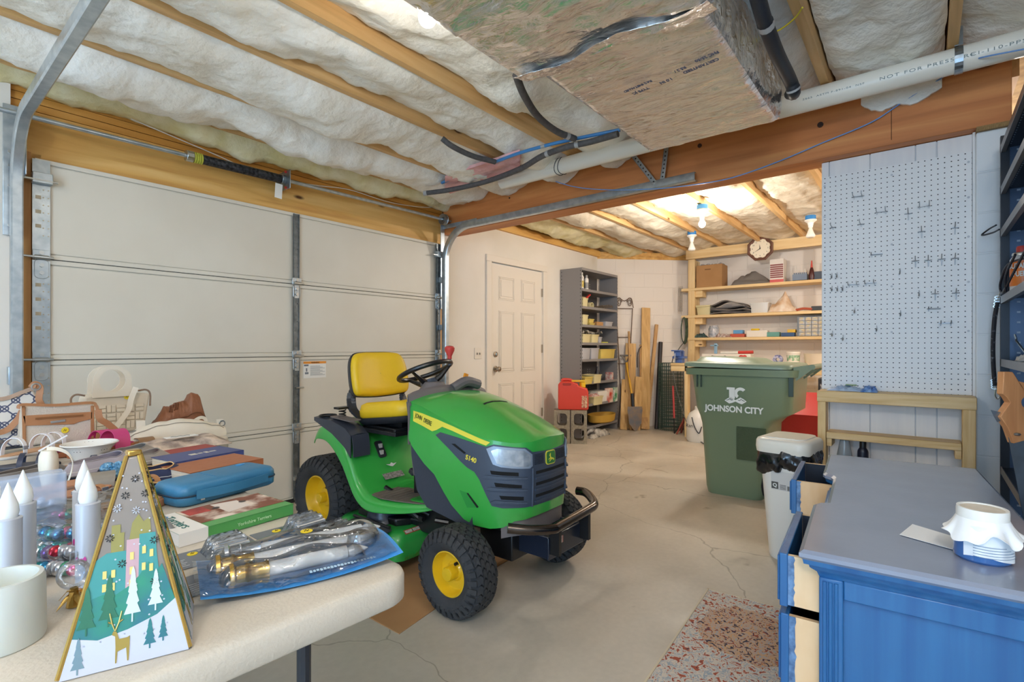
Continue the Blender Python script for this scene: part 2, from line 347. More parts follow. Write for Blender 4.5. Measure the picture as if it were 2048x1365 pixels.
# warning sticker
LBL=M('sticker_white','eceae4',.5)
tag_o=MB(); tag_o.b2((2.0,YD+.0035,.905),(2.185,YD+.0058,1.03)); st=obj('warning_sticker',tag_o,LBL,door,smooth=False)
mb=MB(); mb.b2((2.0,YD+.002,1.013),(2.185,YD+.0035,1.03)); obj('sticker_band',mb,M('sticker_orange','e8912a',.5),st,smooth=False)
mb=MB(); mb.b2((2.005,YD+.002,.995),(2.04,YD+.0035,1.008)); mb.b2((2.02,YD+.002,.955),(2.03,YD+.0035,.98)); mb.b2((2.012,YD+.002,.935),(2.04,YD+.0035,.95));
for k in range(9): mb.b2((2.055,YD+.002,.925+k*.0085),(2.175-.02*(k%3),YD+.0035,.9275+k*.0085))
obj('sticker_print',mb,M('print_grey','7b7f86',.6),st,smooth=False)
text('lettering','WARNING',.014,frame((2.095,YD+.0015,1.021),(1,0,0),(0,0,1)),M('ink_black','101010',.6),st)
# ================================================================ tracks
def track(x,label,yend,side):
    """angle-section roller track: upright, curve, then level run towards -Y"""
    yv=3.52; r=.30; zt=2.245
    path=[(x,yv,0.02),(x,yv,1.2),(x,yv,zt-r)]
    for k in range(1,13):
        a=PI/2*k/12; path.append((x,yv-r*(1-math.cos(a)),zt-r+r*math.sin(a)))
    path+= [(x,yv-1.2,zt+.003),(x,yend,zt+.01)]
    P=[Vector(p) for p in path]; n=len(P)
    t=thing('roller_track',label,'door track',(x,3.52,0))
    prof=[(-.028,-.004),(-.028,.022),(-.022,.026),(.020,.026),(.026,.020),(.026,-.014),(.020,-.02),(.016,-.02),(.016,-.016),(.022,-.012),(.022,.018),(.018,.022),(-.020,.022),(-.024,.018),(-.024,-.004)]
    mb=MB(); vs=[];fs=[]; m=len(prof)
    for i in range(n):
        a=P[max(0,i-1)]; b=P[min(n-1,i+1)]; tt=(b-a).normalized(); nn=Vector((1,0,0)).cross(tt)
        for u,v in prof: vs.append(P[i]+nn*u+Vector((1,0,0))*(v*side))
    for i in range(n-1):
        for j in range(m): j2=(j+1)%m; fs.append((i*m+j,i*m+j2,(i+1)*m+j2,(i+1)*m+j))
    fs.append(tuple(range(m))); fs.append(tuple((n-1)*m+j for j in range(m)))
    mb.add(vs,fs); obj('track_rail',mb,GALVB,t)
    return t
TL=track(.445,'long curved galvanized door track at the left edge, beside the torsion bar end',1.36,-1)
TR=track(3.375,'curved galvanized door track ending below the silver duct, right of the garage door',1.17,-1)
def flag(t,x,s):
    mb=MB(); mb.b2((x-.045,3.585,1.70),(x+.03,3.592,2.36)); mb.b2((x+.026,3.50,2.02),(x+.032,3.59,2.36)); mb.prism([(0,0),(.10,0),(.10,.16),(0,.30)],0,.005,frame((x+.03,3.59,2.0),(0,-1,0),(0,0,1)))
    f=obj('flag_bracket',mb,GALVB,t,bevel=.002)
    for z in (1.75,1.95,2.05,2.12): mb=MB(); mb.cyl((x-.02,3.584,z),(x-.02,3.574,z),.009,n=6); obj('bolt',mb,BOLT,f)
    for z in (.3,.95):
        mb=MB(); mb.b2((x-.03,3.54,z),(x+.02,3.59,z+.09)); obj('jamb_bracket',mb,GALVB,t,bevel=.002)
flag(TL,.445,1); 
mb=MB(); mb.b2((3.36,3.57,1.5),(3.41,3.578,2.30)); mb.b2((3.39,3.14,2.26),(3.396,3.57,2.30)); obj('flag_bracket',mb,GALVB,TR,bevel=.002)
for z in (.3,.8,1.3,1.75):
    mb=MB(); mb.b2((3.35,3.54,z),(3.40,3.59,z+.05)); obj('jamb_bracket',mb,GALVB,TR,bevel=.002)
# angle-iron section holding the track end + hanger straps
t=thing('track_hanger','punched steel hanger straps rising from the track end to the duct corner','bracket',(3.36,1.5,2.3))
def strap(a,b,wv,nh,parent,nm='punched_strap'):
    a=Vector(a); b=Vector(b); d=b-a; T=frame(a,d,wv); mb=MB(); L_=d.length
    mb.b2((0,-.016,-.0015),(L_,.016,.0015),T); mb.b2((0,.013,-.016),(L_,.016,.0015),T); s=obj(nm,mb,GALVB,parent,smooth=False)
    mb=MB()
    for k in range(nh): mb.cyl(T@Vector((L_*(k+.5)/nh,0,-.0025)),T@Vector((L_*(k+.5)/nh,0,.0025)),.006,n=6)
    obj('strap_hole',mb,DARK,s,smooth=False)
strap((3.35,1.44,2.26),(3.37,1.62,2.51),(0,1,0),9,t); strap((3.37,1.40,2.26),(3.38,1.37,2.51),(0,1,0),9,t)
# ================================================================ torsion bar
t=thing('torsion_bar','steel torsion bar with black spring mounted over the garage door','torsion bar',(1.9,3.5,2.3))
def rodp(x): return (x,3.50,2.295+.012*(x-.4)/1)
mb=MB(); mb.tube([rodp(.36),rodp(3.42)],.0127,12); obj('rod',mb,GALVB,t)
mb=MB(); pr=[]
for k in range(0,1200): 
    a=k*2*PI/16; x=1.27+.50*k/1200; c=rodp(x); pr.append((x,c[1]+.026*math.cos(a),c[2]+.026*math.sin(a)))
mb.tube(pr,.0042,5); mb.cyl(rodp(1.26),rodp(1.77),.023,n=14); sp=obj('spring',mb,M('spring_black','25262a',.4,.6,col2='5a5b60',scale=60),t)
mb=MB(); pr=[]
for k in range(0,64): 
    a=k*2*PI/16; x=1.225+.05*k/64; c=rodp(x); pr.append((x,c[1]+.028*math.cos(a),c[2]+.028*math.sin(a)))
mb.tube(pr,.006,5); obj('spring_end',mb,M('spring_yellow','c2c24a',.5),sp,label='yellow painted spring coils')
mb=MB(); mb.cyl(rodp(1.185),rodp(1.225),.034,n=10); mb.box(rodp(1.2),(.03,.05,.05)); obj('winding_cone',mb,BOLT,t,bevel=.003)
mb=MB(); mb.b2((1.80,3.42,2.24),(1.806,3.62,2.37)); mb.cyl(rodp(1.775),rodp(1.80),.036,n=10); c=obj('center_bracket',mb,GALV,t,bevel=.002)
for z in (2.25,2.36): mb=MB(); mb.cyl((1.79,3.47,z),(1.815,3.47,z),.009,n=6); obj('bolt',mb,M('bolt_red','b8342c',.5),c,label='red bolt head')
mb=MB(); mb.box((1.745,3.47,2.215),(.05,.003,.10),R=Matrix.Rotation(.06,4,'Y')); obj('hang_tag',mb,LBL,t,smooth=False)
mb=MB(); mb.lathe([(.02,-.012),(.05,-.02),(.052,-.014),(.045,-.01),(.045,.01),(.052,.014),(.05,.02),(.02,.012)],20,frame(rodp(3.33),(0,1,0),(0,0,1)),closed=True); obj('cable_drum',mb,GALV,t)
# ================================================================ beam
bm_=thing('support_beam','deep orange-brown laminated wooden support beam crossing above pegboard and track','beam',(3.5,1.7,2.23))
mb=MB(); mb.b2((3.42,-.325,2.225),(3.60,3.62,2.535)); obj('beam_timber',mb,W_BEAM,bm_,bevel=.004)
mb=MB(); mb.b2((3.4185,.139,2.25),(3.4195,.142,2.50)); obj('saw_seam',mb,M('seam_dark','5a2f12',.8),bm_,smooth=False)
mb=MB(); mb.cyl((3.4195,.47,2.42),(3.413,.47,2.42),.016,n=9); mb.cyl((3.4195,1.16,2.47),(3.415,1.16,2.47),.014,n=9); mb.cyl((3.4195,2.78,2.42),(3.415,2.78,2.42),.007,n=9); obj('knot',mb,M('knot_dark','2a150c',.7,col2='4b2a16',scale=80),bm_)
mb=MB(); mb.b2((3.415,-.20,2.205),(3.60,-.325,2.225)); mb.b2((3.40,-.45,2.20),(3.60,-.197,2.222)); obj('shim_block',mb,M('shim_wood','a58455',.7,col2='7d6238',scale=60,stretch=(1,8,1)),bm_,smooth=False)
# ================================================================ joists and insulation
SK=M('insulation_batt','f4efe3',.95,col2='fcfaf3',scale=5,bump=1.0,bscale=13,detail=6)
SKY_=M('insulation_batt_yellow','d9cb92',.95,col2='efe6c2',scale=6,bump=.9,bscale=12)
jy=[3.49,2.98,2.45,1.99,1.46,.93,.41,-.10,-.6]
lab=['first ceiling joist from the garage door','second ceiling joist from the garage door','third ceiling joist from the garage door','fourth ceiling joist from the garage door, left of the lit bulb','ceiling joist hidden mostly above silver duct, left side','ceiling joist passing above the middle of the silver duct','ceiling joist right of the silver duct above white pipe','ceiling joist above white pipe at the top right corner','ceiling joist over the metal shelving right of the pipe']
for i,y in enumerate(jy):
    mb=MB(); mb.b2((-3,y-.019,CEIL),(3.50,y+.019,2.78)); tag(obj('ceiling_joist',mb,W_JOIST,smooth=False),'wooden '+lab[i],'joist')
def batt(y0,y1,x0,x1,zb,seed,droop=.05,mat=SK,nx=140,ny=14,over=0.0,sq=.0):
    """a soft fiberglass batt pushed between two joists: rounded belly, lumps and folds"""
    def f(u,v):
        x=x0+(x1-x0)*u; y=y0+(y1-y0)*v
        e=1-abs(2*v-1)**2.4
        n=noise.noise(Vector((x*1.7+seed,y*3.0,seed)))*.5+noise.noise(Vector((x*5.1,y*6.5,seed*2)))*.22+noise.noise(Vector((x*13,y*14,seed)))*.07
        n2=abs(noise.noise(Vector((x*3.3-seed,y*2.2,seed*3))))*.35
        z=zb+.012-droop*e*(1+1.5*n)-.055*n+.05*n2+.012*(1-e)+.012*noise.noise(Vector((x*22,y*20,seed*4)))
        yy=y+(over*(1 if v>.5 else -1)*e*0)+.012*noise.noise(Vector((x*6,v*4,seed*5)))
        return (x,yy,min(z,2.74))
    mb=MB(); mb.grid(f,nx,ny)
    return mb
bays=[]
ys=jy
for i in range(len(ys)-1):
    a,b=ys[i+1]+.026,ys[i]-.026
    zb=[2.545,2.545,2.575,2.575,2.64,2.64,2.575,2.57][i]; dr=[.085,.075,.075,.085,.07,.06,.05,.05][i]
    mb=batt(a,b,-2.5,3.41,zb,i*3.7+1,dr)
    tag(obj('insulation_batt',mb,SK,solid=.03,offset=1,angle=80),['cream fiberglass batt between first and second joists from the garage door','cream fiberglass batt between second and third joists from the garage door','cream fiberglass batt between third and fourth joists from the garage door','cream fiberglass batt bulging beside the lit bulb and the duct','cream fiberglass batt above the left part of the silver duct','cream fiberglass batt above the right part of the silver duct','cream fiberglass batt above the white pipe, right of the black hose','cream fiberglass batt in the top right corner above the pipe'][i],'insulation')
mb=batt(3.50,3.66,-2.5,3.42,2.52,77,.075); tag(obj('insulation_batt',mb,SKY_,solid=.02,offset=1,angle=80),'yellowed fiberglass strip along the top of the garage door header','insulation')
# far room
fy=[3.10,2.62,2.15,1.67,1.18,.68,.18,-.35]
fl=['first far joist, nearest the white door wall','second far joist, above the grey shelf unit','third far joist, left of the lit far bulb','fourth far joist, holding the lit far bulb','fifth far joist, just right of the lit far bulb','sixth far joist, passing beside the right unlit bulb','seventh far joist, at the pegboard wall','eighth far joist, behind the pegboard wall']
for i,y in enumerate(fy):
    mb=MB(); mb.b2((3.60,y-.019,2.50),(7.6,y+.019,2.78)); tag(obj('ceiling_joist',mb,W_JOIST,smooth=False),'wooden '+fl[i]+' in the far room','joist')
FOIL=M('insulation_facing','dccfb8',.5,0,col2='efe6d4',scale=7,bump=1.0,bscale=9)
ys=[3.64]+fy
for i in range(len(ys)-1):
    a,b=ys[i+1]+.02,ys[i]-.02
    mb=batt(a,b,3.60,7.5,[2.52,2.53,2.535,2.54,2.54,2.54,2.54,2.54][i],i*5.3+40,[.06,.05,.035,.03,.03,.03,.03,.03][i],nx=110)
    tag(obj('insulation_batt',mb,SKY_ if i==0 else FOIL,solid=.02,offset=1,angle=80),'%s cream insulation batt between the far room joists, counted from the white door'%['first','second','third','fourth','fifth','sixth','seventh','eighth'][i],'insulation')
# scrap board between joists over the pegboard wall
# ================================================================ foil duct
def foil_mat():
    m=bpy.data.materials.new('duct_foil'); m.use_nodes=True; nt=m.node_tree; N=nt.nodes; L=nt.links; b=N['Principled BSDF']
    b.inputs['Base Color'].default_value=lin('eeeeee'); b.inputs['Metallic'].default_value=.86; b.inputs['Roughness'].default_value=.17
    tc=N.new('ShaderNodeTexCoord'); mp=N.new('ShaderNodeMapping'); mp.inputs['Scale'].default_value=(9,3,9); L.new(tc.outputs['Object'],mp.inputs[0])
    n=N.new('ShaderNodeTexNoise'); n.inputs['Scale'].default_value=2.2; n.inputs['Detail'].default_value=9; n.inputs['Distortion'].default_value=1.6; L.new(mp.outputs[0],n.inputs[0])
    v=N.new('ShaderNodeTexVoronoi'); v.feature='DISTANCE_TO_EDGE'; v.inputs['Scale'].default_value=3.5; L.new(mp.outputs[0],v.inputs[0])
    a=N.new('ShaderNodeMath'); a.operation='MULTIPLY_ADD'; a.inputs[1].default_value=.25; L.new(v.outputs['Distance'],a.inputs[0]); L.new(n.outputs[0],a.inputs[2])
    bp=N.new('ShaderNodeBump'); bp.inputs['Strength'].default_value=.55; bp.inputs['Distance'].default_value=.02; L.new(a.outputs[0],bp.inputs['Height']); L.new(bp.outputs[0],b.inputs['Normal'])
    MATS['duct_foil']=m; return m
FOILM=foil_mat()
duct=thing('foil_duct','big silver foil-wrapped air duct hanging from the joists in front of the beam','duct',(2.0,.9,2.26))
def duct_seg(x0,x1,y0,y1,z0,z1,seed,endcap,amp=.012):
    per=[(y0,z1),(y0,z0),(y1,z0),(y1,z1)]; ls=[z1-z0,y1-y0,z1-z0]; tot=sum(ls)
    def f(u,v):
        d=v*tot
        if d<ls[0]: y,z,ny,nz=y0,z1-d,-1,0; e=min(1,(ls[0]-d)/.03)
        elif d<ls[0]+ls[1]: d-=ls[0]; y,z,ny,nz=y0+d,z0,0,-1; e=min(1,d/.03,(ls[1]-d)/.03)
        else: d-=ls[0]+ls[1]; y,z,ny,nz=y1,z0+d,1,0; e=min(1,d/.03)
        x=x0+(x1-x0)*u
        p=Vector((x*6+seed,y*3.2,z*5)); h=noise.noise(p)+.5*noise.noise(p*2.3)+.25*noise.noise(p*5.7)
        h=amp*(h+ .6*abs(noise.noise(Vector((x*14,y*3,seed))))+.45*noise.noise(Vector((x*30+y*6,y*5,seed*3)))+.3*noise.noise(Vector((x*60+y*20,y*11,seed*5))))*max(.0,e)
        k=.012*(1-max(0,min(1,e)))
        return (x,y+ny*h-(ny if ny else 0)*k,z+nz*h-(nz if nz else 0)*k)
    mb=MB(); mb.grid(f,max(10,int((x1-x0)/.018)),90)
    if endcap:
        mb.grid(lambda u,v:(x1+.02*math.sin(u*9)*math.sin(v*PI)*.5+.008*noise.noise(Vector((u*8,v*6,3))),y0+.01+(y1-y0-.02)*u,z0+.008+(z1-z0-.01)*v),24,10)
    return mb
obj('foil_wrap',duct_seg(1.66,2.80,.56,1.24,2.262,2.515,3,True),FOILM,duct,angle=60)
obj('foil_wrap',duct_seg(-2.2,1.68,.52,1.30,2.235,2.515,9,True,.022),FOILM,duct,angle=60)
mb=MB(); mb.grid(lambda u,v:(1.63+.1*v+.02*math.sin(u*11),.53+.76*u,2.222+.025*v+.006*noise.noise(Vector((u*14,v*5,1)))),40,6); obj('foil_tape',mb,M('foil_tape','e8e6e4',.18,.9,bump=.6,bscale=30),duct,solid=.001,label='bright foil tape band across the seam')
mb=MB(); mb.tube(catmull([(2.795,.58,2.50),(2.81,.575,2.40),(2.80,.57,2.27)],5),.012,7); obj('foil_tape',mb,FOILM,duct)
INKB=M('ink_blue','4b5878',.6); INKG=M('ink_grey','7d8a88',.6)
def duct_txt(s,px,py,size,mat=INKB,sx=.86):
    p=view_at(px,py,Z=2.245); text('lettering',s,size,frame((p.x,p.y,2.243),(0.12,1,0),(1,-.12,0)),mat,duct,sx=sx,bold=.0006)
duct_txt('CERTAINTEED',1401,131,.026); duct_txt('1.0 IN',1332,161,.026); duct_txt('TYPE JC',1281,181,.026)
duct_txt('FHC 25/50',1413,112,.024); duct_txt('R5.2 /',1360,138,.024); duct_txt('R4.2 INSTALLED',1275,172,.022)
# ================================================================ PVC pipe
PVC=M('pvc_white','f1ece0',.35)
pp=thing('pvc_pipe','long white PVC pipe with grey printing running just above the wooden beam','pipe',(3.13,.9,2.46))
mb=MB(); mb.cyl((3.13,2.62,2.452),(3.13,-.74,2.462),.057,n=28); obj('pipe_run',mb,PVC,pp,angle=60)
def pipe_txt(s,px,size,dz=-.012,sx=1.6,sp=1.25):
    p=view_at(px,200,X=3.075); text('lettering',s,size,frame((3.13-.0575*math.cos(math.asin(dz/.057)),p.y,2.458+dz),(0,-1,0),(dz*8,0,1)),INKG,pp,sx=sx,spacing=sp)
pipe_txt('NOT FOR PRESSURE',1850,.020); pipe_txt('CI-110-PPS-PI',2010,.020); pipe_txt('2665  ASTM F-891-04  NSF',1665,.012)
pipe_txt('2.10 X 10.PSI',1100,.008,-.02)
mb=MB(); mb.tube([(3.13+.062*math.cos(a),-.0,2.46+.062*math.sin(a)) for a in [2*PI*k/24 for k in range(24)]],.002,4,closed=True)
sq=MB()
for k in range(24):
    a0=2*PI*k/24; a1=2*PI*(k+1)/24
    sq.add([(3.13+.0605*math.cos(a),y,2.459+.0605*math.sin(a)) for a in (a0,a1) for y in (-.135,-.105)],[(0,1,3,2)])
sq.b2((3.10,-.135,2.515),(3.102,-.105,2.60)); obj('hanger_strap',sq,GALV,pp)
mb=MB()
for y in (2.05,2.08): mb.tube([(3.13+.060*math.cos(a),y+.01*math.sin(a*2),2.453+.060*math.sin(a)) for a in [2*PI*k/20 for k in range(20)]],.0025,5,closed=True)
obj('pipe_wire_ring',mb,M('wire_dark','3a3b40',.5),pp)
# ================================================================ hoses and cables
HOSE=M('hose_foam','4b4a4c',.7,col2='5b595a',scale=40); HOSEB=M('hose_black','22262e',.5); PEX=M('pex_blue','3f86c6',.35); TAPE=M('tape_grey','a5a6a8',.4)
def hose(nm,label,pts,r,mat,cat='hose',rings=()):
    P=catmull(pts,6); mid=P[len(P)//2]; t=thing(nm,label,cat,tuple(P[0]))
    mb=MB(); mb.tube(P,r,12); obj('tubing',mb,mat,t,angle=60)
    for i in rings:
        k=int(i*(len(P)-2)); mb=MB(); mb.tube([P[k],P[k]+(P[k+1]-P[k])*min(1,.03/max(1e-4,(P[k+1]-P[k]).length))],r*1.08,12,cap=False); obj('tape_ring',mb,TAPE,t)
    return t
def V(L,Z=None,X=None): return [tuple(view_at(x,y,Z=z)) for x,y,z in L]
hose('foam_hose','grey foam pipe sleeve curving down from the insulation beside the duct corner',V([(1032,150,2.44),(1048,190,2.42),(1075,232,2.41),(1112,262,2.405),(1150,278,2.40)]),.019,HOSE,rings=(.93,))
hose('foam_hose','long dark foam pipe sleeve crossing low toward the garage door corner',V([(848,387,2.40),(900,380,2.405),(970,364,2.41),(1040,338,2.405),(1085,312,2.40),(1135,294,2.39),(1180,284,2.39),(1236,268,2.39)]),.019,HOSE,rings=(.02,.62,.8))
hose('foam_hose','short grey foam pipe sleeve stub poking from the batt under the second joist',V([(884,277,2.49),(905,293,2.45),(945,312,2.43),(990,324,2.43)]),.018,HOSE)
hose('blue_pipe','bright blue flexible water pipe running under the joists to the duct',V([(988,325,2.45),(1040,306,2.44),(1105,288,2.43),(1170,274,2.43),(1240,260,2.43)]),.011,PEX,'pipe',rings=(.45,))
hose('blue_pipe','short stub of blue flexible pipe in front of pink insulation',V([(884,366,2.47),(905,357,2.46),(925,352,2.46)]),.011,PEX,'pipe')
hose('refrigerant_line','thick black insulated line looping down the right side of the silver duct',[tuple(view_at(x,y,Y=yy)) for x,y,yy in [(1500,-60,.44),(1518,5,.44),(1530,45,.44),(1555,110,.44),(1580,160,.44),(1588,186,.44)]]+[tuple(view_at(1580,188,Y=.52))],.026,HOSEB,rings=(.35,.78))
mb=MB(); mb.tube(catmull([tuple(view_at(x,y,X=xx)) for x,y,xx in [(2060,96,3.05),(1960,116,3.08),(1930,128,3.30),(1880,158,3.40),(1800,208,3.405),(1740,246,3.405),(1640,288,3.405),(1560,322,3.405),(1470,354,3.40),(1400,368,3.32),(1310,378,3.31),(1220,380,3.33),(1150,374,3.33),(1090,356,3.30),(1050,342,3.18)]],8),.0035,6); tag(obj('network_cable',mb,M('cable_blue','6f9bd8',.4),angle=70),'thin light blue cable looping along the face of the orange beam','cable')
mb=MB(); mb.tube(catmull([tuple(view_at(x,y,Y=3.57)) for x,y in [(262,238),(350,275),(450,318),(520,352),(560,360),(640,372),(700,380),(780,405),(850,415),(880,410)]],6),.0035,6); tag(obj('opener_wire',mb,M('wire_white','d8d2c6',.5),angle=70),'thin white wire sagging along the header above the garage door','cable')
mb=MB(); mb.tube(catmull([tuple(view_at(x,y,Z=2.50)) for x,y in [(1530,72),(1562,58),(1590,36),(1605,15)]],6),.004,6); tag(obj('electrical_cable',mb,M('wire_yellow','d8c43a',.5),angle=70),'short yellow electrical cable above the black line by the duct','cable')
mb=MB(); mb.grid(lambda u,v:tuple(view_at(890+150*u,372-48*u+ (v-.5)*38,Z=2.452+.02*noise.noise(Vector((u*5,v*4,2))))),24,8); tag(obj('pink_insulation',mb,M('insulation_pink','e3a9ac',.95,col2='f0c4c4',scale=8,bump=.8,bscale=14),solid=.02,offset=1,angle=80),'torn scrap of pink insulation stuffed beside the white pipe end','insulation')
rnd=random.Random(9); pts=[]
for k in range(24):
    u=k/23; x=1722+162*u; p=view_at(x,186-60*u,X=3.405); pts.append((p.y,2.475-.045*math.sin(PI*u)**.5-.008*rnd.random()-.02*math.sin(u*7)**2))
mb=MB(); vs=[(3.405,y,2.56) for k,(y,z) in enumerate(pts)]+[(3.402-.003*math.sin(k*.7),y,z) for k,(y,z) in enumerate(pts)]; mb.add(vs,[(k,k+1,25+k,24+k) for k in range(23)]); tag(obj('insulation_flap',mb,SK,solid=.014,offset=1,angle=80),'ragged flap of cream insulation hanging over the beam top below the white pipe','insulation')
# ================================================================ lamps
LAMPW=M('lamp_porcelain','f2efe8',.35); JBOX=M('junction_blue','2f7fc2',.5); LIT=M('bulb_lit','fff1d2',.4,emit=20)
def fixture(x,y,z,lit,label,ztop=CEIL,box=True):
    t=thing('ceiling_bulb',label,'light bulb',(x,y,ztop))
    if box: mb=MB(); mb.lathe([(.001,0),(.05,0),(.05,-.045),(.001,-.045)],20,Tz((x,y,z+.135+.045))); obj('junction_box',mb,JBOX,t,bevel=.004)
    mb=MB(); mb.lathe([(.001,.135),(.056,.135),(.056,.125),(.03,.105),(.022,.07),(.022,.055),(.001,.055)],24,Tz((x,y,z))); obj('lampholder',mb,LAMPW,t)
    if lit:
        mb=MB(); mb.ball((x,y,z),(.032,.032,.034),20,14); mb.cyl((x,y,z+.02),(x,y,z+.06),.022,.014); obj('bulb',mb,LIT,t,label='glowing round bulb')
    else:
        mb=MB(); mb.lathe([(.001,-.05),(.03,-.05),(.042,-.04),(.044,-.03),(.03,.005),(.018,.04),(.014,.06),(.001,.06)],24,Tz((x,y,z))); obj('bulb',mb,M('bulb_white','ece8df',.3),t,label='unlit white reflector bulb')
fixture(1.221,1.366,2.30,True,'glowing bare bulb hanging beside the foil duct near the camera',2.50,True)
fixture(4.93,1.65,2.31,True,'glowing bare bulb on a blue box in the far room ceiling',2.50)
fixture(6.12,2.17,2.34,False,'unlit white bulb above the workbench post, left of the clock',2.50)
fixture(6.12,.93,2.33,False,'unlit white bulb at the pegboard edge, right of the clock',2.50)
# ================================================================ pegboard partition
WB=M('white_boards','e9e8e8',.6,col2='dfdfe2',scale=3,stretch=(1,6,.4))
mb=MB(); mb.b2((3.515,-.197,0),(3.60,.476,2.222)); struct('wall_partition',mb,WB,smooth=False)
edges=[.476,.436,.24,.040,-.048,-.19]
for i in range(5):
    mb=MB(); mb.b2((3.500,edges[i+1]+.0022,0.0),(3.5155,edges[i]-.0022,2.222)); struct('wall_partition_board',mb,WB,smooth=False,bevel=.002)
mb=MB(); mb.b2((3.47,-.197,0),(3.5,-.187,2.22)); struct('trim_8',mb,WB,smooth=False)
# block pier seam trim
def peg_mat():
    m=bpy.data.materials.new('pegboard_white'); m.use_nodes=True; nt=m.node_tree; N=nt.nodes; L=nt.links; b=N['Principled BSDF']; b.inputs['Roughness'].default_value=.45
    tc=N.new('ShaderNodeTexCoord'); mp=N.new('ShaderNodeMapping'); mp.inputs['Location'].default_value=(0,.185-.012,-.893-.012); L.new(tc.outputs['Object'],mp.inputs[0])
    vm=N.new('ShaderNodeVectorMath'); vm.operation='SCALE'; vm.inputs['Scale'].default_value=1/.0268; L.new(mp.outputs[0],vm.inputs[0])
    fr=N.new('ShaderNodeVectorMath'); fr.operation='FRACTION'; L.new(vm.outputs[0],fr.inputs[0])
    su=N.new('ShaderNodeVectorMath'); su.operation='SUBTRACT'; su.inputs[1].default_value=(0,.5,.5); L.new(fr.outputs[0],su.inputs[0])
    sm=N.new('ShaderNodeVectorMath'); sm.operation='MULTIPLY'; sm.inputs[1].default_value=(0,1,1); L.new(su.outputs[0],sm.inputs[0])
    ln=N.new('ShaderNodeVectorMath'); ln.operation='LENGTH'; L.new(sm.outputs[0],ln.inputs[0])
    lt=N.new('ShaderNodeMath'); lt.operation='LESS_THAN'; lt.inputs[1].default_value=.115; L.new(ln.outputs['Value'],lt.inputs[0])
    mx=N.new('ShaderNodeMixRGB'); mx.inputs[1].default_value=lin('e6e7e9'); mx.inputs[2].default_value=lin('22242a'); L.new(lt.outputs[0],mx.inputs[0]); L.new(mx.outputs[0],b.inputs['Base Color'])
    MATS['pegboard_white']=m; return m
pb=thing('pegboard','tall white perforated pegboard panel on the partition under the beam','pegboard',(3.49,.14,.893))
mb=MB(); mb.b2((3.4885,-.185,.893),(3.4955,.47,2.133)); obj('perforated_panel',mb,peg_mat(),pb,smooth=False)
for y in (.458,.142,-.172):
    for z in (1.0,1.22,1.47,1.70,1.9,2.08):
        if y==.142 and z in(1.0,1.9): continue
        mb=MB(); mb.cyl((3.4885,y,z),(3.4855,y,z),.0055,n=10); obj('screw',mb,M('screw_painted','b9bec6',.6),pb)
HOOK=M('hook_zinc','8f9296',.35,.8)
hooks=[(253,297,'D',-1,'twin-prong pegboard hook at the top left, highest of all'),(375,378,'D',-1,'twin-prong pegboard hook in the upper middle'),(600,348,'D',1,'twin-prong pegboard hook in the upper right'),
(120,460,'S',-1,'single-prong pegboard hook near the upper left edge'),(268,443,'S',-1,'single-prong pegboard hook below the highest twin hook'),(515,388,'L',0,'long straight pegboard hook between upper twin hooks'),
(585,482,'L',1,'long pegboard hook under the upper right twin hook'),(760,462,'L',2,'long slanted pegboard hook near the upper right edge'),(340,602,'H',-1,'sideways pegboard hook alone in the left middle'),
(553,636,'L',1,'first of the row of four pegboard hooks, from the left'),(620,632,'L',1,'second of the row of four pegboard hooks, from the left'),(690,626,'L',1,'third of the row of four pegboard hooks, from the left'),(760,622,'L',2,'rightmost of the row of four pegboard hooks'),
(115,715,'C',-1,'small curved pegboard hook, left one of the upper pair at left'),(142,712,'C',-1,'small curved pegboard hook, right one of the upper pair at left'),(116,782,'C',-1,'small curved pegboard hook, left of the lower three'),(145,782,'C',-1,'small curved pegboard hook, middle of the lower three'),(172,780,'C',-1,'small curved pegboard hook, right of the lower three'),
(228,760,'D',-1,'twin-prong pegboard hook beside the three small hooks'),(316,752,'D',-1,'twin-prong pegboard hook at the left middle, second in its row'),(472,692,'C',0,'small curved pegboard hook at the middle of the board'),
(572,808,'C',0,'small curved pegboard hook left of two short hooks'),(656,808,'L',1,'short pegboard hook at lower right, left of the pair'),(765,804,'L',2,'short pegboard hook at lower right, right of the pair'),(640,886,'H',0,'sideways pegboard hook at the lower right'),
(712,962,'D',1,'lowest twin-prong pegboard hook at the right'),(235,897,'C',-1,'small pegboard hook at lower left, with a bent tip'),(475,912,'C',0,'small pegboard hook at lower middle'),(350,992,'C',-1,'small pegboard hook low in the board, left of middle'),(118,1018,'C',-1,'lowest left pegboard hook near the board edge'),(174,1040,'C',-1,'lowest pegboard hook, right of the one near the edge')]
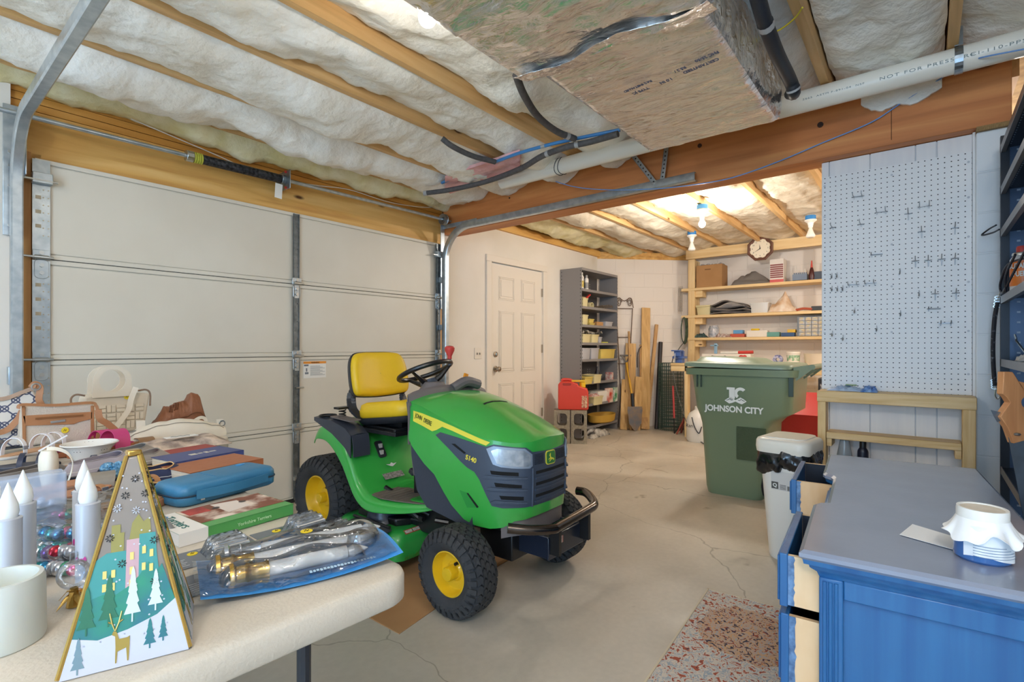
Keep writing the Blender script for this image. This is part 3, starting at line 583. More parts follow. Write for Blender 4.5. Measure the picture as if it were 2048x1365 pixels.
for zx,zy,ty,dr,lb in hooks:
    x=1620+zx/2.6235; y=280+zy/2.6235; p=view_at(x,y,X=3.486); mb=MB(); Y=p.y; Z=p.z; r=.0022
    if ty in 'D':
        mb.tube([(3.486,Y+.028,Z),(3.486,Y-.028,Z)],r*1.3,6)
        for q in (-.02,.02): mb.tube([(3.487,Y+q,Z-.014),(3.485,Y+q,Z),(3.45,Y+q,Z-.004),(3.415,Y+q,Z-.004),(3.41,Y+q,Z+.012)],r,6)
    elif ty=='S': mb.tube([(3.487,Y,Z-.014),(3.485,Y,Z),(3.44,Y,Z-.004),(3.395,Y,Z-.004),(3.39,Y,Z+.012)],r,6); mb.tube([(3.486,Y+.012,Z),(3.486,Y-.016,Z)],r*1.2,6)
    elif ty=='L': mb.tube([(3.487,Y,Z-.034),(3.484,Y,Z),(3.44,Y,Z+.004),(3.42,Y,Z+.018)],r,6); mb.tube([(3.486,Y+.016,Z),(3.486,Y-.016,Z)],r*1.2,6)
    elif ty=='H': mb.tube([(3.484,Y+.02,Z),(3.484,Y-.035,Z-.001)],r*1.4,6); mb.tube([(3.487,Y+.014,Z-.014),(3.485,Y+.014,Z),(3.44,Y+.014,Z),(3.436,Y+.014,Z+.008)],r,6)
    else: mb.tube(catmull([(3.487,Y,Z+.018),(3.484,Y,Z-.006),(3.470,Y,Z-.014),(3.452,Y,Z-.010),(3.447,Y,Z+.004)],4),r,6)
    tag(obj('pegboard_hook',mb,HOOK,angle=60),lb,'hook','hooks on the pegboard')
# ================================================================ ledge frame of 2x4 under pegboard
lg=thing('ledge_shelf','pale pine ledge shelf with two posts and a lower board under the pegboard','shelf',(3.4,.14,0))
mb=MB(); mb.b2((3.33,-.195,.832),(3.499,.475,.892)); obj('top_board',mb,W_LEDGE,lg,bevel=.003)
for y0,y1 in ((.432,.472),(-.192,-.142)):
    mb=MB(); mb.b2((3.332,y0,0),(3.42,y1,.832)); obj('post',mb,W_LEDGEZ,lg,bevel=.003)
mb=MB(); mb.b2((3.335,-.14,.628),(3.47,.43,.664)); obj('lower_board',mb,W_LEDGE,lg,bevel=.003)
for y0,y1 in ((.405,.43),(-.14,-.115)):
    mb=MB(); mb.b2((3.345,y0,.585),(3.47,y1,.628)); obj('cleat',mb,W_LEDGE,lg,bevel=.002)
# flattened blue bag on the ledge
bg=thing('wipes_packet','crumpled blue and white plastic packet lying on the pine ledge','packet',(3.42,.35,.892))
def crum(x0,x1,y0,y1,z0,h,seed,nx=26,ny=20,fr=14):
    mb=MB()
    mb.grid(lambda u,v:(x0+(x1-x0)*u,y0+(y1-y0)*v+.01*noise.noise(Vector((u*5,v*5,seed))),z0+.002+h*((math.sin(PI*u)*math.sin(PI*v))**.6)*(.62+(.6*noise.noise(Vector((u*3.1,v*3.3,seed)))+.22*abs(noise.noise(Vector((u*7,v*6,seed)))) if h>.1 else .6*noise.noise(Vector((u*fr*.5,v*fr*.6,seed)))+.3*abs(noise.noise(Vector((u*fr,v*fr,seed))))))),nx,ny); return mb
obj('packet_body',crum(3.375,3.47,.26,.435,.892,.034,3),M('packet_blue_white','9db8dc',.35,col2='c8d6ea',scale=20),bg,solid=.0015,angle=80)
obj('packet_end',crum(3.36,3.47,.20,.275,.892,.042,8),M('packet_blue','2f66b4',.3,col2='8fb3e0',scale=40),bg,solid=.0015,angle=80,label='crumpled royal blue end')
mb=MB(); mb.grid(lambda u,v:(3.385+.05*u,.295+.05*v,.926+.004*math.sin(u*6)),6,6); obj('packet_label',mb,M('label_green','8fb27a',.5),bg,solid=.001)
# cans beneath
def can(cx,cy,z,r,h,mat,mcap,lab,nm='spray_can',cat='can',group=None,band=None):
    t=thing(nm,lab,cat,(cx,cy,z),0,group)
    mb=MB(); mb.lathe([(.001,0),(r*.94,0),(r,.006),(r,h*.74),(r*.93,h*.78),(r*.6,h*.84),(.001,h*.84)],20,Tz((cx,cy,z))); obj('can_body',mb,mat,t)
    mb=MB(); mb.lathe([(.001,h),(r*.55,h),(r*.62,h*.97),(r*.62,h*.83),(.001,h*.83)],20,Tz((cx,cy,z))); obj('cap',mb,mcap,t)
    if band: mb=MB(); mb.lathe([(r*1.01,h*.2),(r*1.01,h*.55)],20,Tz((cx,cy,z))); obj('label_band',mb,band,t)
    return t
t=thing('plastic_bottle','clear plastic bottle with teal band under the lower pine board','bottle',(3.40,.345,0.39))
mb=MB(); mb.lathe([(.001,0),(.035,0),(.037,.01),(.037,.15),(.028,.2),(.022,.235),(.001,.235)],20,Tz((3.395,.35,.385))); obj('bottle_body',mb,M('plastic_frost','c3ced6',.2,trans=.5,alpha=.9),t)
mb=MB(); mb.lathe([(.0375,.12),(.0375,.14)],20,Tz((3.395,.35,.385))); obj('band',mb,M('teal_band','4fb3c6',.4),t)
can(3.395,.265,.385,.026,.24,M('can_black_blue','161b2e',.35),M('cap_black','15161a',.4),'black aerosol can with blue label under the lower pine board',band=M('label_royal','2b50b8',.4))
mb=MB(); mb.b2((3.335,-.14,.36),(3.47,.43,.385)); o=obj('bottom_board',mb,W_LEDGE,lg,bevel=.002)
# ================================================================ entry door
DW=M('entry_door_white','e7dfd3',.5)
dr=thing('door_2','white six-panel entry door with brass-toned knob in the left far wall','door',(4.63,3.66,0)); dr['kind']='structure'
mb=MB(); mb.b2((4.16,3.645,.01),(5.10,3.685,2.05)); slab=obj('door_slab',mb,DW,dr)
def panel(x0,x1,z0,z1):
    mb=MB(); w=.018
    for q,(a,bq) in enumerate(((0,.0),(.016,.006))):
        d=a; mb.b2((x0+d,3.640-bq*.3,z0+d),(x0+d+w*.6,3.646,z1-d)); mb.b2((x1-d-w*.6,3.640-bq*.3,z0+d),(x1-d,3.646,z1-d)); mb.b2((x0+d,3.640-bq*.3,z0+d),(x1-d,3.646,z0+d+w*.6)); mb.b2((x0+d,3.640-bq*.3,z1-d-w*.6),(x1-d,3.646,z1-d))
    mb.b2((x0+.04,3.638,z0+.04),(x1-.04,3.646,z1-.04)); obj('door_panel',mb,DW,dr,bevel=.003)
for a,b in ((4.29,4.57),(4.69,4.97)):
    panel(a,b,1.66,1.92); panel(a,b,.86,1.54); panel(a,b,.22,.74)
mb=MB(); mb.b2((4.07,3.618,0),(4.15,3.645,2.0595)); obj('door_casing',mb,DW,dr,bevel=.004); mb=MB(); mb.b2((5.105,3.618,0),(5.185,3.645,2.0595)); obj('door_casing',mb,DW,dr,bevel=.004); mb=MB(); mb.b2((4.07,3.618,2.06),(5.185,3.645,2.13)); obj('door_casing',mb,DW,dr,bevel=.004)
NICK=M('satin_nickel','b8b0a4',.25,1)
mb=MB(); T=frame((4.235,3.645,.90),(1,0,0),(0,0,1)); mb.lathe([(.001,0),(.034,0),(.034,.008),(.012,.012),(.012,.03),(.026,.04),(.03,.052),(.024,.066),(.001,.07)],24,T); obj('door_knob',mb,NICK,dr)
mb=MB(); T=frame((4.235,3.645,1.06),(1,0,0),(0,0,1)); mb.lathe([(.001,0),(.03,0),(.03,.012),(.01,.016),(.001,.016)],24,T); mb.b2((4.230,3.615,1.045),(4.240,3.64,1.075)); obj('deadbolt',mb,NICK,dr)
for z in (.3,1.07,1.75): mb=MB(); mb.b2((5.092,3.628,z),(5.108,3.648,z+.1)); obj('hinge',mb,NICK,dr)
lp=thing('light_switch','white double light switch plate left of the white entry door','light switch',(3.95,3.64,1.07))
mb=MB(); mb.b2((3.895,3.632,1.015),(4.005,3.64,1.13)); obj('cover_plate',mb,DW,lp,bevel=.003)
for x in (3.93,3.97): mb=MB(); mb.b2((x-.005,3.622,1.06),(x+.005,3.633,1.08)); obj('toggle',mb,M('switch_grey','8f8a80',.5),lp)
# ================================================================ RIDING MOWER
JG=M('mower_green','38a846',.28,coat=.5); JGD=M('mower_green_deck','1f8434',.35,col2='2a9440',scale=5,coat=.3); JY=M('mower_yellow','e4bc1f',.42,bump=.03,bscale=90); JYR=M('rim_yellow','e2b71c',.3,coat=.3)
NAVY=M('grille_plastic','414c5e',.42); BLK=M('plastic_black','2b2d33',.45); BLKG=M('frame_black','17181b',.35); TAUPE=M('console_plastic','6b6566',.5); TIRE=M('tire_rubber','2e3136',.8,col2='3b3b3c',scale=12,bump=.2,bscale=60); VOID=M('void_black','0b0c0e',.9)
CHR=M('bumper_steel','5d5550',.18,.95); DECAL=M('decal_yellow','e9dc4e',.4)
mw=thing('riding_mower','green and yellow riding lawn mower parked in the middle of the garage','lawn mower',(1.92,2.0,0))
MX=1.92
PLAN=[(1.64,1.97),(1.638,1.78),(1.65,1.60),(1.675,1.47),(1.73,1.385),(1.79,1.338),(1.92,1.325)]
PC=[(p.x,p.y) for p in catmull([(x,y,0) for x,y in PLAN],10)]; PA=[0]
for i in range(1,len(PC)): PA.append(PA[-1]+math.dist(PC[i],PC[i-1]))
PL=PA[-1]
def hplan(a):
    if a>PL: q=hplan(2*PL-a); return (2*MX-q[0],q[1],-q[2],q[3])
    a=max(0,a); i=next((k for k in range(len(PA)-1) if PA[k+1]>=a),len(PA)-2); f=(a-PA[i])/(PA[i+1]-PA[i])
    x=PC[i][0]+(PC[i+1][0]-PC[i][0])*f; y=PC[i][1]+(PC[i+1][1]-PC[i][1])*f
    dx=PC[i+1][0]-PC[i][0]; dy=PC[i+1][1]-PC[i][1]; l=math.hypot(dx,dy); return (x,y,dy/l,-dx/l)   # outward normal
def hside(off):
    def f(a,z):
        x,y,nx,ny=hplan(a); b=.012*math.sin(max(0,min(1,(z-.35)/.45))*PI)   # slight belly
        lo=max(0,.47-z)*.10; 
        return Vector((x+nx*(off+b-.006),y+ny*(off+b-.006),z))
    return f
def interp(T,a):
    if a<=T[0][0]: return T[0][1]
    for (x0,y0),(x1,y1) in zip(T,T[1:]):
        if a<=x1: return y0+(y1-y0)*(a-x0)/(x1-x0)
    return T[-1][1]
def patch(name,poly,fn,mat,parent,thick=.003,step=.02,zstep=.05,label=None,bevel=0,angle=50):
    bm=bmesh.new(); vs=[bm.verts.new((a,z,0)) for a,z in poly]; bm.faces.new(vs)
    a0=min(p[0] for p in poly); a1=max(p[0] for p in poly); z0=min(p[1] for p in poly); z1=max(p[1] for p in poly)
    k=math.ceil(a0/step)*step
    while k<a1: bmesh.ops.bisect_plane(bm,geom=bm.verts[:]+bm.edges[:]+bm.faces[:],plane_co=(k,0,0),plane_no=(1,0,0),dist=1e-6); k+=step
    k=math.ceil(z0/zstep)*zstep
    while k<z1: bmesh.ops.bisect_plane(bm,geom=bm.verts[:]+bm.edges[:]+bm.faces[:],plane_co=(0,k,0),plane_no=(0,1,0),dist=1e-6); k+=zstep
    for v in bm.verts: v.co=fn(v.co.x,v.co.y)
    bmesh.ops.recalc_face_normals(bm,faces=bm.faces)
    # point normals outward from the mower axis
    f0=max(bm.faces,key=lambda f:f.calc_area()); c=f0.calc_center_median(); d=Vector((c.x-MX,c.y-1.9,(c.z-.55)*.3))
    if f0.normal.dot(d)<0: bmesh.ops.reverse_faces(bm,faces=bm.faces)
    me=bpy.data.meshes.new(name); bm.to_mesh(me); bm.free()
    o=link(name,me,mat,parent,solid=thick,offset=-1,label=label,angle=angle,bevel=bevel); WM[o.name]=Matrix(); return o
def mirr(P): return [(2*PL-a,z) for a,z in reversed(P)]
ZSH=[(0,.872),(.1,.853),(.2,.822),(.35,.775),(.48,.738),(.6,.722),(.69,.725),(.8136,.733)]
low=[(0,.69),(.03,.655),(.121,.585),(.191,.545),(.25,.47),(.292,.42),(.363,.366),(.42,.350),(.50,.346),(.56,.355),(.61,.383),(.70,.395),(PL,.398)]
up=[(a,interp(ZSH,a)) for a in [PL,.75,.69,.64,.6,.54,.48,.40,.35,.3,.25,.2,.15,.1,.05,0]]
half=low+up
full=low+mirr(low)[1:]+mirr(up)+up[1:]
hood=patch('hood',full,hside(0),JG,mw,.006,label='glossy green engine hood')
# hood top
CZ=[(0,.905),(.15,.912),(.3,.898),(.45,.872),(.6,.838),(.75,.795),(.9,.752),(1,.733)]
def htop(t,w): # t 0 rear..1 front, w -1..1
    a=PL*t; x,y,_,_=hplan(a); zs_=interp(ZSH,a); yc=1.97-(1.97-1.325)*t; zc=max(interp(CZ,t),zs_)
    ww=abs(w); X=MX+(x-MX)*ww*(1 if w<0 else -1); Y=yc+(y-yc)*ww**1.5; Z=zc+(zs_-zc)*ww**2.3
    return Vector((X,Y,Z))
mb=MB(); mb.grid(lambda u,v:htop(u,2*v-1),40,28); obj('hood_top',mb,JG,hood,angle=60)
def tp(x,y): # patch on hood top by (t,w)
    p=htop(x,y); return p+Vector((0,0,.0015))
patch('hood_slot',[(.46,-.30),(.475,-.30),(.475,.34),(.46,.34)],tp,VOID,hood,.001,.05,.2,label='black slot across the hood')
# dark side vent + grille surround
dark=[(.197,.729),(.225,.744),(.33,.731),(.42,.716),(.484,.704),(.52,.716),(.60,.706),(.66,.702),(.69,.680),(PL,.674)]
darkb=[(PL,.444),(.70,.446),(.652,.444),(.56,.442),(.512,.450),(.49,.49),(.455,.56),(.43,.590),(.39,.605),(.353,.628),(.29,.672)]
gr=patch('grille',dark+mirr(dark)[1:]+mirr(darkb)+darkb[1:],hside(.004),NAVY,mw,.004,label='slate grey front grille and side vents')
for k,P in enumerate([[(.506,.604),(.512,.588),(.627,.581),(.627,.597)],[(.524,.553),(.530,.535),(.640,.529),(.640,.543)],[(.545,.497),(.553,.481),(.648,.475),(.648,.492)]]):
    patch('grille_slot',P,hside(.0055),VOID,gr,.001); patch('grille_slot',mirr(P),hside(.0055),VOID,gr,.001)
    zt=P[0][1]; q=[(.47+.018*k,zt-.030),(.49+.018*k,zt-.020),(.66,zt-.028),(.66,zt-.036),(.49+.018*k,zt-.034)]; patch('louver',q,hside(.013),NAVY,gr,.008); patch('louver',mirr(q),hside(.013),NAVY,gr,.008)
for z in (.582,.532,.480):
    patch('grille_slot',[(.705,z),(.925,z),(.925,z+.013),(.705,z+.013)],hside(.0055),VOID,gr,.001)
    patch('louver',[(.70,z-.022),(.93,z-.022),(.93,z-.012),(.70,z-.012)],hside(.012),NAVY,gr,.008)
mb=MB(); f=hside(.006)
for z0,z1,a in ((.444,.61,.687),(.444,.61,2*PL-.687)): mb.tube([f(a,z0+(z1-z0)*k/8) for k in range(9)],.0045,6)
obj('grille_edge',mb,NAVY,gr)
mb=MB()
for r in range(8):
    for c in range(26):
        a=.70+.009*c; z=.626+.006*r
        if .762<a<.848: continue
        mb.box(f(a,z),(.004,.003,.002))
obj('honeycomb_mesh',mb,VOID,gr,smooth=False)
patch('side_slot',[(.30,.700),(.32,.702),(.385,.668),(.375,.663)],hside(.0055),VOID,gr,.001)
patch('side_recess',[(.345,.497),(.392,.491),(.447,.434),(.385,.424)],hside(.0015),M('mower_green_recess','2a9340',.35),hood,.001); sl=patch('side_opening',[(.386,.490),(.395,.491),(.448,.437),(.440,.431)],hside(.003),VOID,hood,.001)
# yellow stripe with the maker's lettering
st=patch('side_stripe',[(.030,.828),(.030,.778),(.1,.762),(.172,.743),(.20,.752),(.235,.770),(.30,.757),(.40,.731),(.484,.709),(.503,.724),(.40,.752),(.30,.778),(.2,.801),(.1,.820)],hside(.002),DECAL,hood,.001)
stm=patch('side_stripe',mirr([(.030,.828),(.030,.778),(.1,.762),(.172,.743),(.20,.752),(.235,.770),(.30,.757),(.40,.731),(.484,.709),(.503,.724),(.40,.752),(.30,.778),(.2,.801),(.1,.820)]),hside(.002),DECAL,hood,.001)
def hood_text(s,a,z,size,mat,parent,slope,off=.0035,sx=1.1,bold=.0004):
    f=hside(off); p=f(a,z); q=f(a+.01,z+.01*slope); text('lettering',s,size,frame(p,q-p,(0,0,1)),mat,parent,sx=sx,bold=bold)
for i,chunk in enumerate(('JOHN','DEERE')): hood_text(chunk,(.072,.138)[i],(.801,.783)[i],.031,M('ink_dark_green','1d3a26',.5),st,-.25,sx=.66,bold=0)
hood_text('S140',.413,.6445,.030,DECAL,gr,-.22,.0062,1.0,.0008)
# headlights
GLASS=M('headlight_lens','b9c0c8',.12,.35,col2='8f98a3',scale=30,coat=.6)
for side in (0,1):
    P=[(.489,.697),(.520,.710),(.600,.703),(.652,.699),(.684,.672),(.684,.622),(.672,.613),(.600,.616),(.553,.621),(.519,.632)]
    P=mirr(P) if side else P
    hl=patch('headlight',P,hside(.009),M('headlight_bezel','93a0b2',.3,.3),gr,.006,bevel=.002)
    c0=sum(p[0] for p in P)/len(P); c1=sum(p[1] for p in P)/len(P)
    patch('lens',[(c0+(a-c0)*.84+.004,c1+(z-c1)*.80) for a,z in P],hside(.0115),GLASS,hl,.002,bevel=.001)
# badge
f=hside(.008)
def lf(cx,cz): return lambda a,z: f(PL-.008+a,z)
bd=patch('badge',[(PL-.008+x,z) for x,z in rrect(.070,.062,.014,4,0,.642)],hside(.0075),DECAL,gr,.004,label='green badge with yellow leaping deer')
bi=patch('badge_field',[(PL-.008+x,z) for x,z in rrect(.062,.054,.011,4,0,.642)],hside(.009),M('badge_green','2d7d3d',.4),bd,.001)
deer=[(-.020,-.010),(-.012,-.004),(-.004,-.002),(.004,.004),(.004,.012),(.002,.020),(.006,.016),(.009,.020),(.009,.014),(.015,.010),(.010,.007),(.009,-.001),(.020,-.006),(.019,-.009),(.007,-.006),(.004,-.008),(.015,-.016),(.012,-.018),(.000,-.010),(-.008,-.009),(-.016,-.016),(-.019,-.015),(-.013,-.009),(-.021,-.013)]
patch('badge_deer',[(PL-.008-x,.642+z) for x,z in deer],hside(.0105),DECAL,bd,.001)
# dark lower side panel of engine bay and frame
for s in (-1,1):
    mb=MB(); T=Matrix.Translation((MX,0,0))@Matrix.Diagonal((s,1,1,1)); poly=[(1.985,.86),(1.97,.60),(1.93,.44),(1.86,.37),(1.66,.34),(1.56,.34),(1.56,.39),(1.66,.46),(1.76,.62),(1.80,.80)]
    vs=[(.245,y,z) for y,z in poly]+[(.262,y,z) for y,z in poly]; n=len(poly)
    mb.add(vs,[tuple(range(n)),tuple(range(2*n-1,n-1,-1))]+[(i,(i+1)%n,n+(i+1)%n,n+i) for i in range(n)],T)
    obj('engine_side_panel',mb,M('panel_slate','3a4150',.5,bump=.1,bscale=120),mw,smooth=False)
mb=MB(); mb.b2((MX-.18,1.40,.20),(MX+.18,2.55,.34)); mb.b2((MX-.20,1.45,.33),(MX+.20,1.97,.70)); mb.b2((MX-.14,1.9,.3),(MX+.14,2.1,.85)); fr=obj('chassis',mb,BLKG,mw,bevel=.006)
mb=MB()
for q in range(14):
    x=MX-.20+.03*random.random(); y=1.72+.5*random.random(); z=.26+.12*random.random(); mb.cyl((x,y,z),(x-.05*random.random(),y+.05,z+.06*random.random()),.006+.012*random.random(),n=8)
obj('linkage',mb,BLKG,fr)
# dash console
def ring(pts,z): return [(x,y,z) for x,y in pts]
mb=MB()
mb.grid(lambda u,v:( MX+(2*v-1)*(.282-.02*u*u), 1.955+.05*u, interp([(0,.862),(.25,.905),(.6,.915),(1,.86)],u)+.022*math.sin(PI*v)**.7-.012*abs(2*v-1)**4 ),10,16)
mb.grid(lambda u,v:(MX+(2*v-1)*(.262-.02*(1-u)), 2.01-.03*(1-u), .50+.365*u+.018*math.sin(PI*v)*u),10,16)
for s in (-1,1): mb.grid(lambda u,v:(MX+s*(.280-.02*v*v),1.965+.035*v,.66+(.202+.02*v)*u),6,6)
ds=obj('dash_console',mb,TAUPE,mw,solid=.006,offset=-1,angle=60)
mb=MB(); mb.lathe([(.001,.045),(.05,.045),(.07,.02),(.085,0)],20,Tz((MX-.03,2.06,.905))); obj('column_boot',mb,TAUPE,ds)
mb=MB(); mb.tube(catmull([(MX+.02,1.97,.915),(MX+.10,1.95,.95),(MX+.19,1.94,.93)],4),.028,10); obj('dash_cowl',mb,TAUPE,ds)
mb=MB(); mb.cyl((MX+.16,2.0,.90),(MX+.15,2.0,.955),.006); mb.box((MX+.15,2.0,.97),(.028,.01,.04),R=Matrix.Rotation(.3,4,'Y')); obj('choke_lever',mb,M('lever_orange','f09a1e',.45),ds)
mb=MB(); mb.box((MX-.20,2.05,.885),(.03,.03,.02)); obj('throttle_knob',mb,JY,ds,bevel=.005)
# steering
SC=Vector((MX-.01,2.155,1.005)); TS=Matrix.Translation(SC)@Matrix.Rotation(rad(-22),4,'X')@Matrix.Rotation(rad(-4),4,'Y')
mb=MB(); mb.tube([TS@Vector((.148*math.cos(a),.148*math.sin(a),0)) for a in [2*PI*k/48 for k in range(48)]],.0135,10,closed=True); sw=obj('steering_wheel',mb,BLKG,mw)
mb=MB()
for an in (rad(200),rad(320),rad(90)):
    mb.tube([TS@Vector((.02*math.cos(an),.02*math.sin(an),-.075)),TS@Vector((.07*math.cos(an),.07*math.sin(an),-.055)),TS@Vector((.146*math.cos(an),.146*math.sin(an),-.004))],[.02,.015,.009],8)
obj('spoke',mb,BLKG,sw)
mb=MB(); mb.lathe([(.001,-.05),(.045,-.055),(.05,-.075),(.035,-.11),(.03,-.16),(.001,-.16)],16,TS); obj('steering_hub',mb,M('hub_slate','454e5c',.4),sw)
an=rad(-60); kp=TS@Vector((.148*math.cos(an),.148*math.sin(an),0))
mb=MB(); mb.lathe([(.012,.015),(.012,.03),(.026,.06),(.028,.075),(.02,.085),(.001,.087)],16,Matrix.Translation(kp)); kn=obj('spinner_knob',mb,M('knob_red','c9413c',.4),sw)
mb=MB(); mb.lathe([(.0285,.055),(.0295,.072),(.021,.0862),(.001,.089)],5,Matrix.Translation(kp)@Matrix.Rotation(.5,4,'Z')@Matrix.Diagonal((.75,.75,1,1))); mb.cyl(kp-Vector((0,0,.02)),kp+Vector((0,0,.04)),.010); obj('knob_core',mb,M('knob_grey','4a4d57',.4),kn)
# ---- body shell: footrest, fenders, seat deck
STN=[(1.79,.43,.385,1.73),(1.86,.392,.345,1.70),(1.98,.372,.318,1.645),(2.10,.362,.303,1.605),(2.20,.362,.297,1.585),(2.27,.378,.312,1.578),(2.335,.435,.355,1.578),(2.395,.53,.43,1.58),(2.455,.615,.505,1.582),(2.54,.675,.575,1.585),(2.62,.695,.612,1.588),(2.70,.690,.615,1.59),(2.75,.66,.60,1.60),(2.77,.62,.575,1.605)]
def shell_prof(y,zt,zb,xo):
    k=.018; L=[(xo-.004,zb),(xo,zb+.012),(xo+.006,zt-.022),(xo+k+.008,zt-.002),(xo+.05,zt+.004)]
    rise=min(1,max(0,(y-2.30)/.15)); cz=zt+.004+.02*rise
    L+=[(xo+.11,zt+.004),(xo+.16,cz),(MX-.02,cz+.002)]
    return L
mb=MB(); rows=[]
SS=[tuple(v) for v in [ (p.x,p.y,p.z) for p in catmull([(a,b,c) for a,b,c,d in STN],4)]]; XO=[p.x for p in catmull([(d,0,0) for a,b,c,d in STN],4)]
prs=[shell_prof(s[0],s[1],s[2],x) for s,x in zip(SS,XO)]
nR=len(prs[0]); vs=[]; 
for s,pr in zip(SS,prs):
    vs+=[(x,s[0],z) for x,z in pr]+[(2*MX-x,s[0],z) for x,z in reversed(pr)]
Wd=2*nR; fs=[(i*Wd+j,(i+1)*Wd+j,(i+1)*Wd+j+1,i*Wd+j+1) for i in range(len(SS)-1) for j in range(Wd-1)]
mb.add(vs,fs); sh=obj('fender_body',mb,JG,mw,solid=.006,offset=-1,angle=70,subd=1)
# footrest mats
for s in (1,-1):
    mb=MB(); T=Matrix.Translation((MX,0,0))@Matrix.Diagonal((s,1,1,1))
    mb.prism([(-.30,2.24),(-.31,2.16),(-.29,2.06),(-.25,1.94),(-.19,1.84),(-.11,1.84),(-.09,2.2),(-.17,2.28),(-.26,2.29)],.366,.371,T); 
    for k in range(6): mb.b2((-.285,2.06+.035*k,.371),(-.12,2.072+.035*k,.3735),T)
    obj('footrest_mat',mb,M('mat_rubber','6d645c',.8),mw,smooth=False)
for x0,y0,hh in ((1.735,2.02,.13),(1.795,1.90,.16)):
    mb=MB(); mb.tube([(x0,y0-.08,.375),(x0,y0-.03,.41),(x0-.005,y0,.375+hh)],.009,8); p=obj('pedal_arm',mb,BLKG,mw)
    mb=MB(); mb.box((x0-.005,y0+.005,.375+hh),(.065,.035,.028),R=Matrix.Rotation(.5,4,'X')); obj('pedal_pad',mb,BLK,p,bevel=.006)
mb=MB(); mb.prism(rrect(.05,.10,.012,4),0,.006,frame((1.79,2.398,.56),(1,0,0),(0,.55,.83))); ls=obj('height_lever_gate',mb,BLK,mw)
mb=MB()
for q in (-.022,.018): mb.box(frame((1.79,2.398,.56),(1,0,0),(0,.55,.83))@Vector((.004*(1 if q>0 else -1),q,.008)),(.022,.01,.024))
obj('gate_slot',mb,M('slot_light','c9c4bc',.5),ls)
mb=MB(); T=frame((1.83,2.345,.475),(1,0,0),(0,.6,.8)); mb.prism([(-.035,.006),(-.012,.003),(0,.012),(.012,.003),(.035,.006),(.012,-.007),(0,-.012),(-.012,-.007)],.0,.003,T); obj('winged_decal',mb,M('decal_white','e9e4df',.4),mw,smooth=False)
mb=MB(); T=frame((1.80,2.30,.425),(1,0,0),(0,.75,.6)); mb.b2((-.06,-.02,.004),(.07,.02,.006),T); obj('instruction_decal',mb,M('decal_grey','a6a29a',.5,col2='6f6c68',scale=90),mw,smooth=False)
# black storage pods with cup holder
for s in (1,-1):
    T=Matrix.Translation((MX,0,0))@Matrix.Diagonal((s,1,1,1))
    mb=MB(); mb.grid(lambda u,v:T@Vector((-.325+.105*v+.03*(1-u)*0, 2.745-.36*u, interp([(0,.735),(.5,.728),(.85,.70),(1,.665)],u)+.006*math.sin(PI*v))),14,6)
    mb.grid(lambda u,v:T@Vector((-.325+.105*v,2.385-.035*u+.02*u*u,.665-.115*u)),6,6)
    mb.grid(lambda u,v:T@Vector((-.326,2.745-.36*u,interp([(0,.735),(.5,.728),(.85,.70),(1,.665)],u)-(.02+.10*u)*v)),14,4)
    mb.grid(lambda u,v:T@Vector((-.220,2.745-.36*u,interp([(0,.735),(.5,.728),(.85,.70),(1,.665)],u)-(.02+.10*u)*v)),14,4)
    pod=obj('storage_pod',mb,M('pod_black','3a3e49',.32),mw,solid=.005,angle=60)
    mb=MB(); mb.lathe([(.047,.0),(.052,.006),(.047,.010),(.042,.004),(.040,-.05),(.001,-.05)],24,T@Matrix.Translation((-.275,2.69,.738))); obj('cup_holder',mb,BLKG,pod)
    mb=MB(); mb.prism(rrect(.085,.20,.02,4),0,.004,T@frame((-.273,2.52,.738),(1,0,0),(0,1,.05))); obj('pod_lid',mb,TAUPE,pod)
# seat
SY=2.33
mb=MB()
def cushion(u,v):
    a=2*v-1; y=SY+.235-.44*u; w_=.205*(1-.10*u**3-.06*(1-u)**4)
    z=.775+.028*math.sin(min(1,u*1.1)*PI*.5)-.02*(1-abs(a)**1.5)*(1-u)*1+.014*abs(a)**2*(1 if abs(a)<.9 else .6); z-= .05*max(0,u-.86)**1*6*.12; return Vector((MX+.0+a*w_,y,z+.018*u))
nu,nv=24,20
top=[[cushion(i/nu,j/nv) for j in range(nv+1)] for i in range(nu+1)]
def seatvol(zdrop,inset,name,mat,parent,zoff=0):
    mb=MB()
    def f(u,v):
        # u 0..1 across section ring (superellipse), v along
        return None
    prof=rrect(.41,.45,.10,6)
    rings=[(zdrop,.90),(zdrop*.75,.985),(zdrop*.30,1.0),(-.004,.96),(-.018,.86),(-.022,.6),(-.014,.25),(-.012,.01)]
    vs=[];n=len(prof)
    for zz,sc in rings:
        for x,y in prof:
            fx=x*sc; fy=y*sc; dip=.018*(abs(fx)/.205)**2+.022*max(0,-fy/.2)*0+.02*max(0,(-fy)/.22)**2*0
            tilt=.05*(-fy)/.22*.5
            vs.append((MX+fx,SY+fy,.785+zoff-zz+dip*(1 if zz<.02 else .3)+tilt))
    fs=[(i*n+j,i*n+(j+1)%n,(i+1)*n+(j+1)%n,(i+1)*n+j) for i in range(len(rings)-1) for j in range(n)]+[tuple(range(n))]
    mb.add(vs,fs); return obj(name,mb,mat,parent,angle=80)
seat=seatvol(.07,0,'seat_cushion',JY,mw,.022)
mb=MB(); prof=rrect(.425,.465,.10,6); vs=[]; n=len(prof); rings=[(.715,.80),(.715+.0,.9),(.738,.985),(.752,1.0),(.752,.9)]
for z,sc in rings: vs+=[(MX+x*sc,SY+y*sc,z+.025*(-y)/.22) for x,y in prof]
mb.add(vs,[(i*n+j,i*n+(j+1)%n,(i+1)*n+(j+1)%n,(i+1)*n+j) for i in range(len(rings)-1) for j in range(n)]+[tuple(range(n)),tuple((len(rings)-1)*n+j for j in range(n))])
obj('seat_pan',mb,BLK,mw,angle=60)
